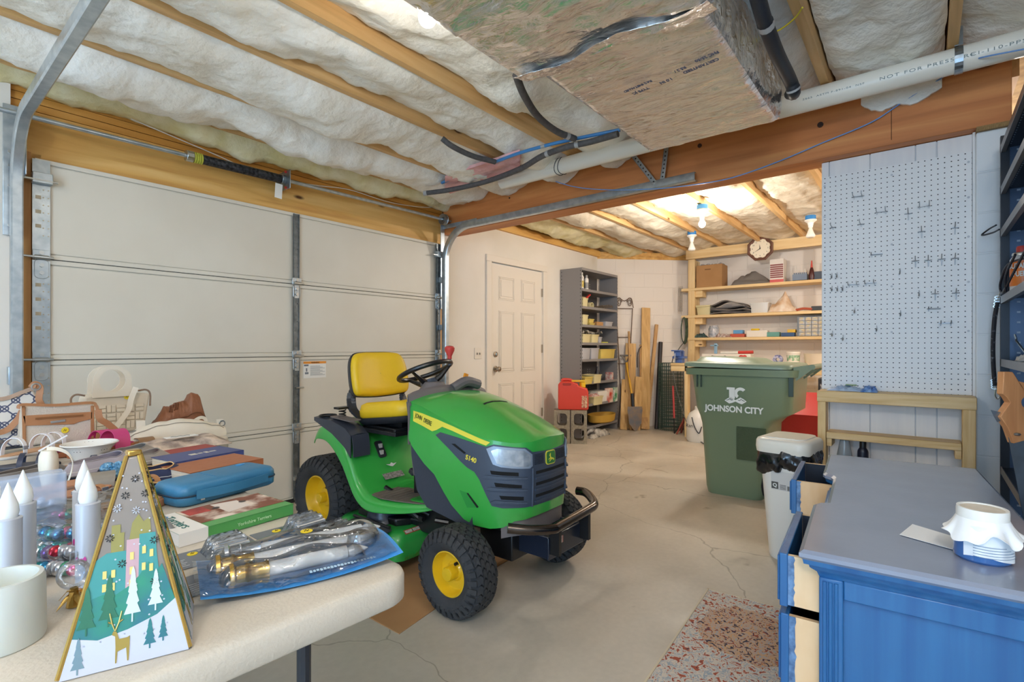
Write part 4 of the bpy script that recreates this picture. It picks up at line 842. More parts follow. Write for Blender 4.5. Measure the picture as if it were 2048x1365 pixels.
# backrest: rounded trapezoid slab, slightly reclined
TB=Matrix.Translation((MX-.005,2.585,.975))@Matrix.Rotation(rad(-12),4,'X')@Matrix.Rotation(PI/2,4,'X')   # local x right, y up, z toward -Y
def trap(scale,grow=0):
    out=[]; base=catmull([(-.185,-.115,0),(-.198,-.06,0),(-.192,.05,0),(-.165,.112,0),(-.11,.13,0),(0,.134,0),(.11,.13,0),(.165,.112,0),(.192,.05,0),(.198,-.06,0),(.185,-.115,0),(.14,-.128,0),(0,-.134,0),(-.14,-.128,0)],4,closed=True)
    return [(p.x*scale+ (grow if p.x>0 else -grow),p.y*scale+(grow if p.y>0 else -grow)) for p in base]
vs=[]; R_=[(-.0,.96),(.012,1.0),(.032,1.0),(.046,.96),(.054,.86),(.057,.6),(.055,.3),(.055,.01)]
pr=trap(1); n=len(pr)
for z,sc in R_: vs+=[(x*sc,y*sc,z-.030*(1-(x*sc/.2)**2)*(1 if z>.03 else .6)) for x,y in trap(1)]
mb=MB(); mb.add(vs,[(i*n+j,i*n+(j+1)%n,(i+1)*n+(j+1)%n,(i+1)*n+j) for i in range(len(R_)-1) for j in range(n)]+[tuple(range(n))],TB); bk=obj('backrest',mb,JY,mw,angle=80)
vs=[]; R_=[(-.022,.90),(-.018,1.0),(.006,1.04),(.010,1.0)]
for z,sc in R_: vs+=[(x*sc,y*sc,z-.018*(1-(x/.2)**2)) for x,y in trap(1)]
mb=MB(); mb.add(vs,[(i*n+j,i*n+(j+1)%n,(i+1)*n+(j+1)%n,(i+1)*n+j) for i in range(len(R_)-1) for j in range(n)]+[tuple(range(n)),tuple((len(R_)-1)*n+j for j in range(n))],TB); obj('backrest_shell',mb,BLK,bk,angle=60)
for s in (-1,1):
    mb=MB(); c=[(MX+s*.165,2.60,.90),(MX+s*.185,2.595,.84),(MX+s*.19,2.57,.78),(MX+s*.185,2.50,.735)]
    P=catmull(c,4); 
    for a,b in zip(P,P[1:]): mb.box((a+b)/2,(.05,(b-a).length+.03,.012),R=(b-a).to_track_quat('Y','Z').to_matrix().to_4x4())
    obj('backrest_bracket',mb,BLK,mw,smooth=False)
# seat suspension plate and springs
mb=MB(); mb.b2((1.70,2.15,.668),(2.14,2.50,.690)); mb.b2((1.70,2.15,.690),(2.14,2.17,.708))
for k in range(6): mb.b2((1.74+.07*k,2.2,.690),(1.765+.07*k,2.48,.70))
sp=obj('seat_plate',mb,BLKG,mw,bevel=.003)
mb=MB(); mb.b2((1.80,2.22,.70),(2.04,2.42,.725)); obj('seat_bracket',mb,BLKG,sp)
for s in (-1,1):
    P=[]; 
    for k in range(50): a=k*2*PI/10; P.append((MX+s*.24+.018*math.cos(a),2.60+.018*math.sin(a),.70+.0016*k))
    mb=MB(); mb.tube(P,.004,6); mb.box((MX+s*.24,2.60,.79),(.08,.05,.012)); obj('seat_spring',mb,BLKG,sp)
# ---- wheels
def wheel(cx,cy,R,W,rim,side,N,group):
    """side -1: outer face towards -X"""
    T=frame((cx,cy,R),(0,1,0),(0,0,1))       # local z = +X
    if side<0: T=T@Matrix.Rotation(PI,4,'X')
    h=W/2; mb=MB()
    Rc=R-.012; prof=[(rim*.98,h*.62),(rim*1.06,h*.78),(rim+(Rc-rim)*.35,h*.97),(rim+(Rc-rim)*.65,h*.98),(Rc-.022,h*.86),(Rc-.006,h*.62),(Rc,0),(Rc-.006,-h*.62),(Rc-.022,-h*.86),(rim+(Rc-rim)*.65,-h*.98),(rim+(Rc-rim)*.35,-h*.97),(rim*1.06,-h*.78),(rim*.98,-h*.62)]
    pp=[(p.x,p.y) for p in catmull([(a,b,0) for a,b in prof],3)]
    mb.lathe(pp,56,T)
    def rad_at(w):
        w=abs(w)/h
        return Rc-.03*max(0,(w-.55)/.45)**2*1.2 if w<1 else Rc-.05
    rows=5; rw=2*h*.80/rows
    for r in range(rows):
        w0=-h*.80+r*rw+.0015; w1=w0+rw-.003; wm=(w0+w1)/2
        for k in range(N):
            t0=2*PI*(k+(.5 if r%2 else 0))/N; dt=2*PI/N*.80; d=2*PI/N*.25
            P=[(w0,t0),(wm,t0+d),(w1,t0),(w1,t0+dt),(wm,t0+dt+d),(w0,t0+dt)]
            vs=[];
            for e in (-.004,.012):
                for w_,t_ in P: rr=rad_at(w_)+e; vs.append((rr*math.cos(t_),rr*math.sin(t_),w_))
            mb.add(vs,[(0,1,2,3,4,5),(11,10,9,8,7,6)]+[(i,(i+1)%6,6+(i+1)%6,6+i) for i in range(6)],T)
    for sgn in (-1,1):
        for k in range(N):
            t0=2*PI*k/N; dt=2*PI/N*.6; vs=[]
            for (rr,ww) in ((rad_at(h*.8)+.006,h*.80),(R-.032,h*.90),(R-.055,h*.985)):
                for t_ in (t0,t0+dt):
                    for e in (0,.006): vs.append(((rr+e*.6)*math.cos(t_),(rr+e*.6)*math.sin(t_),sgn*(ww+e*.8)))
            fs=[]
            for q in (0,1): b=q*4; fs+= [(b,b+4,b+5,b+1),(b+2,b+3,b+7,b+6),(b+1,b+5,b+7,b+3)]
            fs+=[(0,1,3,2),(8,10,11,9)]
            mb.add(vs,fs,T)
    tr=obj('tire',mb,TIRE,mw,angle=40)
    mb=MB(); mb.lathe([(rim*1.02,h*.66),(rim*1.03,h*.72),(rim*.97,h*.74),(rim*.93,h*.62),(rim*.88,h*.35),(rim*.80,h*.20),(rim*.45,h*.16),(rim*.38,h*.26),(rim*.28,h*.28),(.03,h*.28),(.001,h*.28)],40,T)
    mb.lathe([(rim*1.0,-h*.66),(rim*.9,-h*.5),(rim*.85,h*.2)],40,T); rm=obj('rim',mb,JYR,mw)
    mb=MB(); mb.lathe([(.03,h*.27),(.03,h*.27+.035),(.026,h*.27+.042),(.001,h*.27+.043)],20,T); obj('hub_cap',mb,JYR,rm)
    mb=MB(); a=rad(235 if side<0 else 20); mb.cyl(T@Vector((rim*.62*math.cos(a),rim*.62*math.sin(a),h*.2)),T@Vector((rim*.62*math.cos(a),rim*.62*math.sin(a),h*.2+.03)),.007,n=8); obj('valve_stem',mb,BLKG,rm)
wheel(1.555,1.553,.188,.150,.093,-1,30,'f'); wheel(2.285,1.553,.188,.150,.093,1,30,'f')
wheel(1.705,2.775,.248,.215,.132,-1,34,'r'); wheel(2.135,2.775,.248,.215,.132,1,34,'r')
# ---- front axle, frame horns, bumper
mb=MB(); mb.b2((1.64,1.53,.19),(2.20,1.58,.235)); mb.cyl((1.665,1.555,.16),(1.665,1.555,.30),.022); mb.cyl((2.175,1.555,.16),(2.175,1.555,.30),.022); ax=obj('front_axle',mb,BLKG,mw,bevel=.004)
mb=MB(); mb.lathe([(.001,.035),(.026,.035),(.028,.02),(.028,0),(.001,0)],14,Tz((1.665,1.555,.30))); obj('kingpin_cap',mb,M('cap_rusty','5b4d44',.6),ax)
mb=MB(); 
for s in (-1,1): mb.b2((MX+s*.125-.006,1.24,.235),(MX+s*.125+.006,1.62,.33))
mb.b2((MX-.14,1.235,.235),(MX+.14,1.245,.33)); fh=obj('frame_horn',mb,M('frame_navy','1c2434',.3,coat=.3),mw,bevel=.003)
mb=MB(); mb.b2((MX-.09,1.2335,.285),(MX-.03,1.2350,.315)); obj('caution_decal',mb,M('decal_pale','d9d5d0',.5,col2='b04038',scale=60),fh,smooth=False)
mb=MB(); mb.tube(catmull([(1.605,1.315,.405),(1.665,1.248,.395),(1.745,1.195,.388),(1.80,1.19,.390),(2.02,1.19,.400),(2.10,1.20,.405),(2.175,1.262,.41),(2.225,1.325,.412),(2.225,1.37,.412)],6),.0205,16); bp=obj('bumper_bar',mb,CHR,mw)
for s in (-1,1): mb=MB(); mb.b2((MX+s*.12-.01,1.19,.26),(MX+s*.12+.01,1.24,.385)); obj('bumper_bracket',mb,BLKG,bp)
mb=MB(); mb.prism([(1.66,2.10),(1.72,2.06),(2.12,2.06),(2.2,2.12),(2.2,2.42),(1.66,2.42)],.222,.262); obj('belt_cover',mb,BLKG,mw,bevel=.008)
mb=MB(); mb.grid(lambda u,v:(lambda p:(p[0]-p[2]*.012,p[1]-p[3]*.012,.40-.075*v-.02*v*abs(2*u-1)**3))(hplan(.55+(2*PL-1.1)*u)),30,3); obj('lower_valance',mb,TAUPE,mw,solid=.006,angle=70)
# ---- mowing deck
mb=MB()
def deckrow(zz,gr): return [(x*gr[0]+MX+.055,y*gr[1]+2.25,zz) for x,y in rrect(.80,.53,.06,6)]
rg=[(.09,(1.0,1.0)),(.17,(1.0,1.0)),(.205,(.985,.97)),(.222,(.94,.90)),(.225,(.6,.6)),(.225,(.01,.01))]
vs=[];n=len(deckrow(0,(1,1)))
for z,g_ in rg: vs+=deckrow(z,g_)
mb.add(vs,[(i*n+j,i*n+(j+1)%n,(i+1)*n+(j+1)%n,(i+1)*n+j) for i in range(len(rg)-1) for j in range(n)]); dk=obj('mowing_deck',mb,JGD,mw,angle=60,solid=.004)
mb=MB(); T=frame((1.72,2.012,.212),(1,0,0),(0,.75,.55)); mb.b2((-.075,-.012,.006),(.075,.012,.0075),T); wl=obj('warning_decal',mb,M('decal_red','b0392f',.5),dk,smooth=False)
mb=MB(); 
for k in range(3): mb.b2((-.07+.049*k,-.008,.0075),(-.028+.049*k,.008,.0085),T)
obj('decal_text_panel',mb,M('decal_text','d5d2c8',.5,col2='8b8a84',scale=160),wl,smooth=False)
for x in (1.70,2.2):
    mb=MB(); mb.lathe([(.001,.11),(.06,.11),(.08,.098),(.088,.03),(.10,0)],20,Tz((x,2.24,.225))@Matrix.Diagonal((1,1,1,1))); obj('spindle_cover',mb,M('spindle_black','22293a',.3,bump=.1,bscale=60),dk)
mb=MB(); mb.grid(lambda u,v:(1.60-.16*u-.02*u*math.sin(v*PI), 2.05+.30*v+.02*u*(v-.5), .235-.02*u-.06*u**3+.015*math.sin(v*PI)),10,12); ch=obj('discharge_chute',mb,M('chute_black','3a3c41',.5,bump=.15,bscale=30),dk,solid=.006,angle=60)
mb=MB()
for k in range(5): mb.box((1.51,2.09+.055*k,.235),(.13,.008,.012),R=Matrix.Rotation(.18,4,'Y'))
mb.cyl((1.595,2.06,.245),(1.595,2.36,.245),.008); obj('chute_rib',mb,BLKG,ch)
mb=MB(); mb.cyl((1.585,2.02,.045),(1.585,2.06,.045),.045,n=18); obj('gauge_wheel',mb,BLK,dk,bevel=.004)
mb=MB()
for k in range(220):
    x=1.62+.32*random.random(); z=.092; y=1.985+.01*random.random(); a=random.uniform(-.02,.02); mb.add([(x,y,z),(x+.003,y,z),(x+a,y-.01-.01*random.random(),z+.012+.02*random.random())],[(0,1,2)])
o=obj('grass_clippings',mb,M('grass_green','6f9a3a',.8),dk,smooth=False); o['kind']='stuff'
# ================================================================ GREEN TRASH CART
CG=M('cart_green','75866a',.38,bump=.03,bscale=120); CGD=M('cart_green_dark','2f4238',.4)
ct=thing('trash_cart','large dark green wheeled trash cart with white city lettering','trash cart',(4.35,1.08,0))
# body sections: (z, x0, x1, y0, y1): x0 = logo side, y0 = wheel/handle end
SEC=[(.0,4.09,4.56,.94,1.34),(.05,4.08,4.57,.91,1.35),(.54,4.055,4.60,.89,1.375),(.60,4.04,4.62,.84,1.385),(.66,4.025,4.635,.73,1.405),(.93,4.015,4.65,.715,1.44),(.96,4.01,4.655,.71,1.45)]
def sect(x0,x1,y0,y1,r=.07): return [(x,y) for x,y in rrect(x1-x0,y1-y0,r,5,(x0+x1)/2,(y0+y1)/2)]
mb=MB(); vs=[]
for z,x0,x1,y0,y1 in SEC: vs+=[(x,y,z) for x,y in sect(x0,x1,y0,y1)]
n=len(sect(0,1,0,1)); mb.add(vs,[(i*n+j,i*n+(j+1)%n,(i+1)*n+(j+1)%n,(i+1)*n+j) for i in range(len(SEC)-1) for j in range(n)]+[tuple(range(n))]); body=obj('cart_body',mb,CG,ct,angle=50)
mb=MB(); vs=[]
for z,g in ((.925,.012),(.925,.03),(.975,.034),(.975,.0)): vs+=[(x,y,z) for x,y in sect(4.01-g,4.655+g,.71-g,1.45+g,.08)]
mb.add(vs,[(i*n+j,i*n+(j+1)%n,((i+1)%4)*n+(j+1)%n,((i+1)%4)*n+j) for i in range(4) for j in range(n)]); obj('rim',mb,CG,ct,angle=40)
# lid, slightly domed with a raised panel
mb=MB(); vs=[]; LR=[(.978,.030,.08),(1.00,.030,.08),(1.012,.020,.08),(1.016,-.01,.08)]
for z,g,r in LR: vs+=[(x,y,z+.012*(y-.7)) for x,y in sect(4.0-g,4.665+g,.75-g,1.46+g,r)]
mb.add(vs,[(i*n+j,i*n+(j+1)%n,(i+1)*n+(j+1)%n,(i+1)*n+j) for i in range(3) for j in range(n)]+[tuple(3*n+j for j in range(n))]); lid=obj('lid',mb,M('lid_green','869a86',.35),ct,angle=50)
mb=MB(); vs=[]; 
for z,g in ((1.01,0),(1.062,-.06),(1.066,-.10)): vs+=[(x,y,z-.03*(1.44-y if z>1.02 else 0)) for x,y in sect(4.06-g,4.60+g,.93-g,1.44+g*.6,.06)]
mb.add(vs,[(i*n+j,i*n+(j+1)%n,(i+1)*n+(j+1)%n,(i+1)*n+j) for i in range(2) for j in range(n)]+[tuple(2*n+j for j in range(n))]); obj('lid_dome',mb,M('lid_green','5f7d70'),lid,angle=40)
# handle bar and brackets on the -Y end
mb=MB(); mb.cyl((4.02,.60,1.0),(4.64,.60,1.0),.018,n=14); hb=obj('handle_bar',mb,CG,ct)
for x in (4.04,4.33,4.62):
    mb=MB(); mb.add([(x-.012,.72,.995),(x-.012,.60,1.018),(x-.012,.60,.985),(x-.012,.70,.90),(x+.012,.72,.995),(x+.012,.60,1.018),(x+.012,.60,.985),(x+.012,.70,.90)],[(0,1,2,3),(7,6,5,4),(0,4,5,1),(1,5,6,2),(2,6,7,3),(3,7,4,0)]); obj('handle_bracket',mb,CG,ct,smooth=False)
mb=MB(); mb.b2((4.003,.712,.79),(4.012,.745,.93)); obj('side_lug',mb,CGD,ct,bevel=.003)
for k in (1.375,1.345): mb=MB(); mb.b2((4.004,k,.83),(4.014,k+.01,.925)); obj('side_rib',mb,CGD,ct,smooth=False)
mb=MB(); mb.b2((4.04,.895,.30),(4.056,1.10,.545)); obj('textured_grip_panel',mb,M('cart_texture','4f6248',.6,bump=.8,bscale=180),ct,bevel=.004)
for x in (4.12,4.55):
    T=frame((x,.83,.13),(0,1,0),(0,0,1)); mb=MB(); mb.lathe([(.05,-.03),(.11,-.032),(.13,-.02),(.13,.02),(.11,.032),(.05,.03)],28,T,closed=True); wh=obj('wheel',mb,M('cart_wheel','1c1c1e',.6),ct)
    mb=MB(); mb.lathe([(.001,-.022),(.09,-.022),(.09,.022),(.001,.022)],20,T); obj('wheel_hub',mb,M('hub_dark','2b2b2e',.5),wh)
mb=MB(); mb.cyl((4.1,.83,.13),(4.57,.83,.13),.011); obj('axle',mb,BOLT,ct)
# logo
LW=M('logo_white','eef0ec',.5); TL_=frame((4.0145,1.10,.74),(0,-1,0),(0,0,1))
def on_side(z0,off=.0): # body side leans a little; frame at height
    return frame((4.018-off,1.10,z0),(0,-1,0),(-.04,0,1))
text('lettering','JOHNSON CITY',.063,frame((4.015,1.115,.672),(0,-1,0),(-.02,0,1)),LW,body,sx=.92,bold=.0022)
TT=frame((4.0145,1.098,.775),(0,-1,0),(-.03,0,1)); 
mb=MB()
def arc(cx,cy,r0,r1,a0,a1,n_=20):
    P=[(cx+r0*math.cos(a0+(a1-a0)*k/n_),cy+r0*math.sin(a0+(a1-a0)*k/n_)) for k in range(n_+1)]+[(cx+r1*math.cos(a1-(a1-a0)*k/n_),cy+r1*math.sin(a1-(a1-a0)*k/n_)) for k in range(n_+1)]; return P
mb.prism([(-.062,.062),(-.030,.062),(-.030,-.03),(-.045,-.03),(-.045,.045),(-.062,.045)],0,.0025,TT)
mb.prism([(-.030,.062),(-.004,.062),(-.004,-.02),(-.030,-.03)],0,.0025,TT)
mb.prism(arc(.035,.02,.044,.022,rad(40),rad(235)),0,.0025,TT)
mb.prism([(-.078,-.038),(-.055,-.020),(-.035,-.010),(-.015,-.022),(0,-.032),(.015,-.022),(.035,-.010),(.055,-.020),(.078,-.038),(.045,-.060),(.02,-.052),(0,-.042),(-.02,-.052),(-.045,-.060)],0,.0025,TT)
lg_=obj('city_logo',mb,LW,body,smooth=False)
mb=MB()
for s in (-1,1): mb.tube([TT@Vector((s*x,y,.003)) for x,y in ((.065,-.036),(.048,-.030),(.04,-.022),(.03,-.034),(.018,-.03))],.002,4)
obj('logo_mountain_line',mb,CGD,lg_)
# ================================================================ WHITE BIN
wc=thing('white_trash_can','white plastic kitchen trash can with black liner bag and flat lid','trash can',(3.03,.58,0))
WCX,WCY=3.12,.575; WR_=rad(-8)
T=Tz((WCX,WCY,0),WR_)
KW=.83
def rr(w,d,r,z): return [tuple(T@Vector((x*KW,y*KW,z))) for x,y in rrect(w,d,r,6)]
n=28; mb=MB(); vs=[]; S=[(.0,.225,.205),(.01,.235,.215),(.50,.30,.29),(.50,.288,.278),(.02,.22,.20)]
for z,w_,d_ in S: vs+=rr(w_,d_,.08,z)
n=len(rrect(1,1,.1,6)); mb.add(vs,[(i*n+j,i*n+(j+1)%n,(i+1)*n+(j+1)%n,(i+1)*n+j) for i in range(4) for j in range(n)]+[tuple(range(n)),tuple(4*n+j for j in range(n))]); cb_=obj('can_body',mb,M('can_plastic_white','ece8e0',.35,sss=0),wc,angle=50)
mb=MB(); vs=[]; S=[(.575,.345,.325,.07),(.60,.355,.335,.075),(.632,.352,.332,.075),(.645,.335,.315,.07),(.650,.28,.26,.06)]
for z,w_,d_,r in S: vs+=rr(w_,d_,r,z)
mb.add(vs,[(i*n+j,i*n+(j+1)%n,(i+1)*n+(j+1)%n,(i+1)*n+j) for i in range(4) for j in range(n)]+[tuple(range(n)),tuple(4*n+j for j in range(n))]); ld=obj('lid',mb,M('lid_white','efe9dc',.35),wc,angle=50)
mb=MB(); vs=[]
for z,w_,d_ in ((.645,.30,.26),(.656,.29,.25),(.658,.2,.17)): vs+=[tuple(T@Vector((x*KW+.01,y*KW,z))) for x,y in rrect(w_,d_,.06,6)]
mb.add(vs,[(i*n+j,i*n+(j+1)%n,(i+1)*n+(j+1)%n,(i+1)*n+j) for i in range(2) for j in range(n)]+[tuple(2*n+j for j in range(n))]); obj('lid_flap',mb,M('lid_white','efe9dc'),ld,angle=50)
BAG=M('bin_liner_black','17181b',.22,coat=.3)
def bagf(u,v):
    a=2*PI*u; k=noise.noise(Vector((math.cos(a)*4,math.sin(a)*4,v*2)))+.6*noise.noise(Vector((math.cos(a)*11,math.sin(a)*11,v*5+3)))
    w_=.128+.020*math.sin(PI*v)**.5+.02*k*v; s=max(abs(math.cos(a)),abs(math.sin(a))); sc=1/(abs(math.cos(a))**4+abs(math.sin(a))**4)**.25
    return T@Vector((w_*sc*math.cos(a)*1.02,w_*.96*sc*math.sin(a),.590-(.12+.035*noise.noise(Vector((math.cos(a)*2.2+5,math.sin(a)*2.2,1))))*v+(.02*(1 if math.sin(a)<0 else 0))))
mb=MB(); mb.grid(bagf,110,12,cu=True); obj('liner_bag',mb,BAG,wc,angle=80,solid=.001)
LT=frame(T@Vector((-.138,.02,.41)),T.to_3x3()@Vector((0,-1,0)),(0,0,1)) if False else frame(T@Vector((-.1215,.02,.43)),T.to_3x3()@Vector((0,-1,0)),(-.055,0,1))
mb=MB(); mb.b2((-.03,-.05,0),(.085,.05,.001),LT); lb=obj('clear_label',mb,M('label_film','d5d3d0',.3),cb_,smooth=False)
mb=MB(); mb.b2((-.028,-.045,.001),(.006,-.008,.0016),LT); qq=obj('label_square',mb,M('label_dark','55534f',.6),lb,smooth=False)
text('lettering','Q',.026,LT@Matrix.Translation((-.011,-.027,.0018)),LW,qq,bold=.0008)
mb=MB()
for k in range(14): mb.b2((.05+.0024*k,-.046,.001),(.0511+.0024*k+.0006*(k%3),-.022,.0016),LT)
for k in range(4): mb.b2((.014,-.044+.007*k,.001),(.044,-.041+.007*k,.0016),LT)
obj('label_barcode',mb,M('label_dark','55534f',.6),lb,smooth=False)
# ================================================================ FAR ROOM
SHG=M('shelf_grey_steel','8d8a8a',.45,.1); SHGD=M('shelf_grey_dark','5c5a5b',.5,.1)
un=thing('metal_shelving','tall grey steel shelving unit crammed with bins between white door and leaning lumber','shelving unit',(5.98,3.47,0))
mb=MB(); mb.b2((5.50,3.32,0),(5.506,3.635,2.13)); mb.b2((6.45,3.32,0),(6.456,3.60,2.13)); obj('side_panel',mb,SHG,un,smooth=False)
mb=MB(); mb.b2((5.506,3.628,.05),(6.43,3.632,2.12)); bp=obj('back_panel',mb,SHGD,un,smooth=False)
mb=MB()
for s in range(7):
    for c in range(2):
        for k in range(4): mb.b2((5.66+.5*c,3.626,.5+.235*s+.03*k),(5.672+.5*c,3.629,.512+.235*s+.03*k)); mb.b2((5.72+.5*c,3.626,.5+.235*s+.03*k),(5.732+.5*c,3.629,.512+.235*s+.03*k))
obj('back_perforations',mb,M('perforation_light','b9b4ac',.7),bp,smooth=False)
UZ=[2.10,1.84,1.62,1.39,1.165,.955,.665,.385,.10]
for z in UZ:
    mb=MB(); mb.b2((5.507,3.32,z),(6.45,3.60,z+.006)); mb.b2((5.507,3.318,z),(6.45,3.324,z+.032)); obj('shelf_plate',mb,SHG,un,smooth=False)
mb=MB()
for x in (5.498,):
    for y in (3.335,3.615):
        for k in range(46): mb.b2((x,y-.004,.06+.045*k),(x+.003,y+.004,.072+.045*k))
obj('side_holes',mb,DARK,un,smooth=False)
mb=MB()
for x in (5.512,6.44):
    for k in range(46): mb.b2((x,3.3165,.06+.045*k),(x+.008,3.3185,.07+.045*k))
obj('front_holes',mb,DARK,un,smooth=False)
def small_box(nm,c,d,mat,label,cat,rz=0,bev=.004,group=None):
    mb=MB(); mb.box((0,0,d[2]/2),d); o=obj(nm,mb,mat,bevel=bev); o.location=c; o.rotation_euler=(0,0,rz); return tag(o,label,cat,group)
BINM=M('bin_cream','dcd0a0',.5); BINY=M('bin_yellow','d9c268',.45); BINW=M('bin_clear','d5d6dc',.25,alpha=.85,trans=.2)
def bin_(x,y,z,w,d,h,mat,label,group='storage bins on the grey shelving',taper=.9,lip=True):
    t=thing('storage_bin',label,'bin',(x,y,z),0,group)
    mb=MB(); a=rrect(w,d,.012,2); n=len(a); vs=[]
    for zz,s in ((0,taper),(h,1.0),(h,.94),(.006,taper*.93)): vs+=[(x+px*s,y+py*s,z+zz) for px,py in a]
    mb.add(vs,[(i*n+j,i*n+(j+1)%n,(i+1)*n+(j+1)%n,(i+1)*n+j) for i in range(3) for j in range(n)]+[tuple(range(n)),tuple(3*n+j for j in range(n))]); obj('bin_body',mb,mat,t,angle=40)
    if lip:
        mb=MB(); vs=[]
        for zz,s in ((h-.012,1.01),(h-.012,1.06),(h,1.06),(h,1.0)): vs+=[(x+px*s,y+py*s,z+zz) for px,py in a]
        mb.add(vs,[(i*n+j,i*n+(j+1)%n,((i+1)%4)*n+(j+1)%n,((i+1)%4)*n+j) for i in range(4) for j in range(n)]); obj('rim',mb,mat,t)
    return t
CANW=M('can_white','e9e6df',.35); REDP=M('red_plastic','c63a33',.4)
can(5.60,3.38,1.847,.028,.235,CANW,CANW,'tall white spray can on the top shelf, left one',band=M('can_yellow','d9c25c',.4)); can(5.70,3.37,1.847,.028,.21,CANW,M('cap_grey','9b9a98',.4),'shorter white spray can on the top shelf, right one',band=M('can_grey','8e8d8a',.4))
small_box('cardboard_sheet',(6.2,3.43,1.847),(.45,.18,.01),CANW,'flat white sheet lying on the top grey shelf','sheet')
bin_(5.62,3.42,1.627,.12,.18,.13,BINM,'cream bin holding a red-handled brush, second grey shelf'); 
t=thing('hand_brush','red-handled brush sticking out of the cream bin','brush',(5.66,3.38,1.75)); mb=MB(); mb.box((5.70,3.36,1.775),(.16,.03,.018),R=Matrix.Rotation(-.5,4,'Y')); obj('handle',mb,REDP,t,bevel=.004); mb=MB(); mb.box((5.63,3.38,1.76),(.10,.04,.03)); obj('bristles',mb,M('bristle_tan','b09b7a',.9),t)
t=thing('pvc_elbow','open cream pipe end lying on the second grey shelf','pipe fitting',(5.77,3.36,1.66)); mb=MB(); mb.lathe([(.045,-.05),(.045,.05),(.036,.05),(.036,-.05)],18,frame((5.78,3.38,1.67),(1,0,0),(0,0,1)),closed=True); obj('fitting_body',mb,BINM,t)
t=thing('wire_stakes','loose heap of thin metal stakes on the second grey shelf','stakes',(6.1,3.45,1.63))
mb=MB()
for k in range(16): 
    x=5.9+.1*random.random(); mb.tube([(x,3.36+.1*random.random(),1.632+.05*random.random()),(x+.42,3.34+.2*random.random(),1.636+.09*random.random())],.004,5)
obj('stake_bundle',mb,M('stake_metal','8b8378',.5,.4,col2='6b5b48',scale=30),t)
bin_(5.62,3.42,1.397,.13,.18,.15,BINM,'cream bin at the left end of the third grey shelf'); bin_(5.80,3.42,1.397,.13,.16,.05,BINY,'lower yellow bin on the third grey shelf'); bin_(5.80,3.42,1.452,.12,.15,.05,BINY,'upper yellow bin stacked on the third grey shelf')
small_box('cardboard_box',(6.0,3.42,1.397),(.17,.16,.075),M('cardboard','b58a58',.8),'small brown box on the third grey shelf','box'); bin_(6.24,3.42,1.397,.20,.18,.085,BINW,'clear bin of parts at the right of the third grey shelf')
for i,(x,w) in enumerate(((5.63,.19),(5.85,.17))): bin_(x,3.42,1.172,w,.2,.13,BINM,['cream bin at the left of the fourth grey shelf','second cream bin on the fourth grey shelf'][i])
bin_(6.0,3.42,1.172,.08,.18,.10,BINW,'narrow clear bin on the fourth grey shelf')
small_box('sponge',(6.13,3.37,1.172),(.13,.09,.035),M('sponge_yellow','dfe04a',.9,bump=.5,bscale=90),'bright yellow sponge on the fourth grey shelf','sponge')
t=thing('tool_heap','jumble of dark tools and rags on the cream bins','tools',(5.85,3.45,1.30)); mb=MB()
for k in range(14): mb.box((5.56+.5*random.random(),3.38+.1*random.random(),1.305+.05*random.random()),(.05+.08*random.random(),.03,.02),R=Euler((random.random(),random.random()*.6-.3,random.random()*3)).to_matrix().to_4x4())
obj('tool_pieces',mb,M('tool_mix','4c4a45',.6,col2='c9bfae',scale=25),t)
bin_(5.62,3.42,.962,.20,.2,.165,BINW,'large clear bin at the left of the fifth grey shelf'); bin_(5.845,3.42,.962,.20,.2,.165,BINW,'second large clear bin on the fifth grey shelf'); bin_(6.19,3.42,.962,.40,.2,.15,BINY,'long yellow bin filling the right of the fifth grey shelf')
bin_(5.65,3.40,.672,.20,.2,.09,BINY,'yellow bin at the left of the sixth grey shelf'); bin_(5.88,3.40,.672,.19,.2,.11,BINM,'cream bin in the middle of the sixth grey shelf')
small_box('paper_box',(5.63,3.52,.672),(.19,.1,.17),CANW,'white paper box at the back of the sixth grey shelf','box')
t=thing('spray_bottle','dark glass bottle with red label on the sixth grey shelf','bottle',(6.05,3.40,.672)); mb=MB(); mb.lathe([(.001,0),(.038,0),(.04,.1),(.02,.16),(.014,.21),(.001,.21)],16,Tz((6.03,3.40,.672))); obj('bottle_body',mb,M('bottle_dark','2c2a33',.2),t); mb=MB(); mb.lathe([(.0405,.03),(.0405,.09)],16,Tz((6.03,3.40,.672))); obj('label_band',mb,M('label_mix','c9c0ba',.5,col2='b04038',scale=40),t)
small_box('red_label_box',(6.37,3.40,.672),(.05,.1,.12),M('box_red_white','e2dcd4',.5,col2='c04038',scale=18),'white and red packet at the right end of the sixth shelf','packet')
bin_(5.88,3.39,.392,.24,.2,.11,BINM,'cream bin with rags on the seventh grey shelf')
crumple=lambda x0,x1,y0,y1,z,h,s,nm,mat,lb,cat: tag(obj(nm,crum(x0,x1,y0,y1,z,h,s),mat,solid=.002,angle=80),lb,cat)
crumple(5.78,5.98,3.30,3.46,.485,.06,4,'shop_rag',M('rag_mix','d8cfc4',.9,col2='b8483c',scale=20),'crumpled red and white rags over the cream bin','rag')
small_box('green_box',(6.46-.07,3.34,.392),(.10,.06,.19),M('box_green','2f9560',.4,col2='e5e5dd',scale=14),'green boxed product at the right end of the seventh grey shelf','box'); small_box('red_box',(6.25,3.345,.392),(.13,.06,.19),M('box_redp','c8402e',.4,col2='e8ddd0',scale=12),'red boxed product beside the green box','box')
small_box('white_carton',(6.1,3.44,.392),(.30,.2,.16),CANW,'white carton behind the red box on the seventh shelf','box')
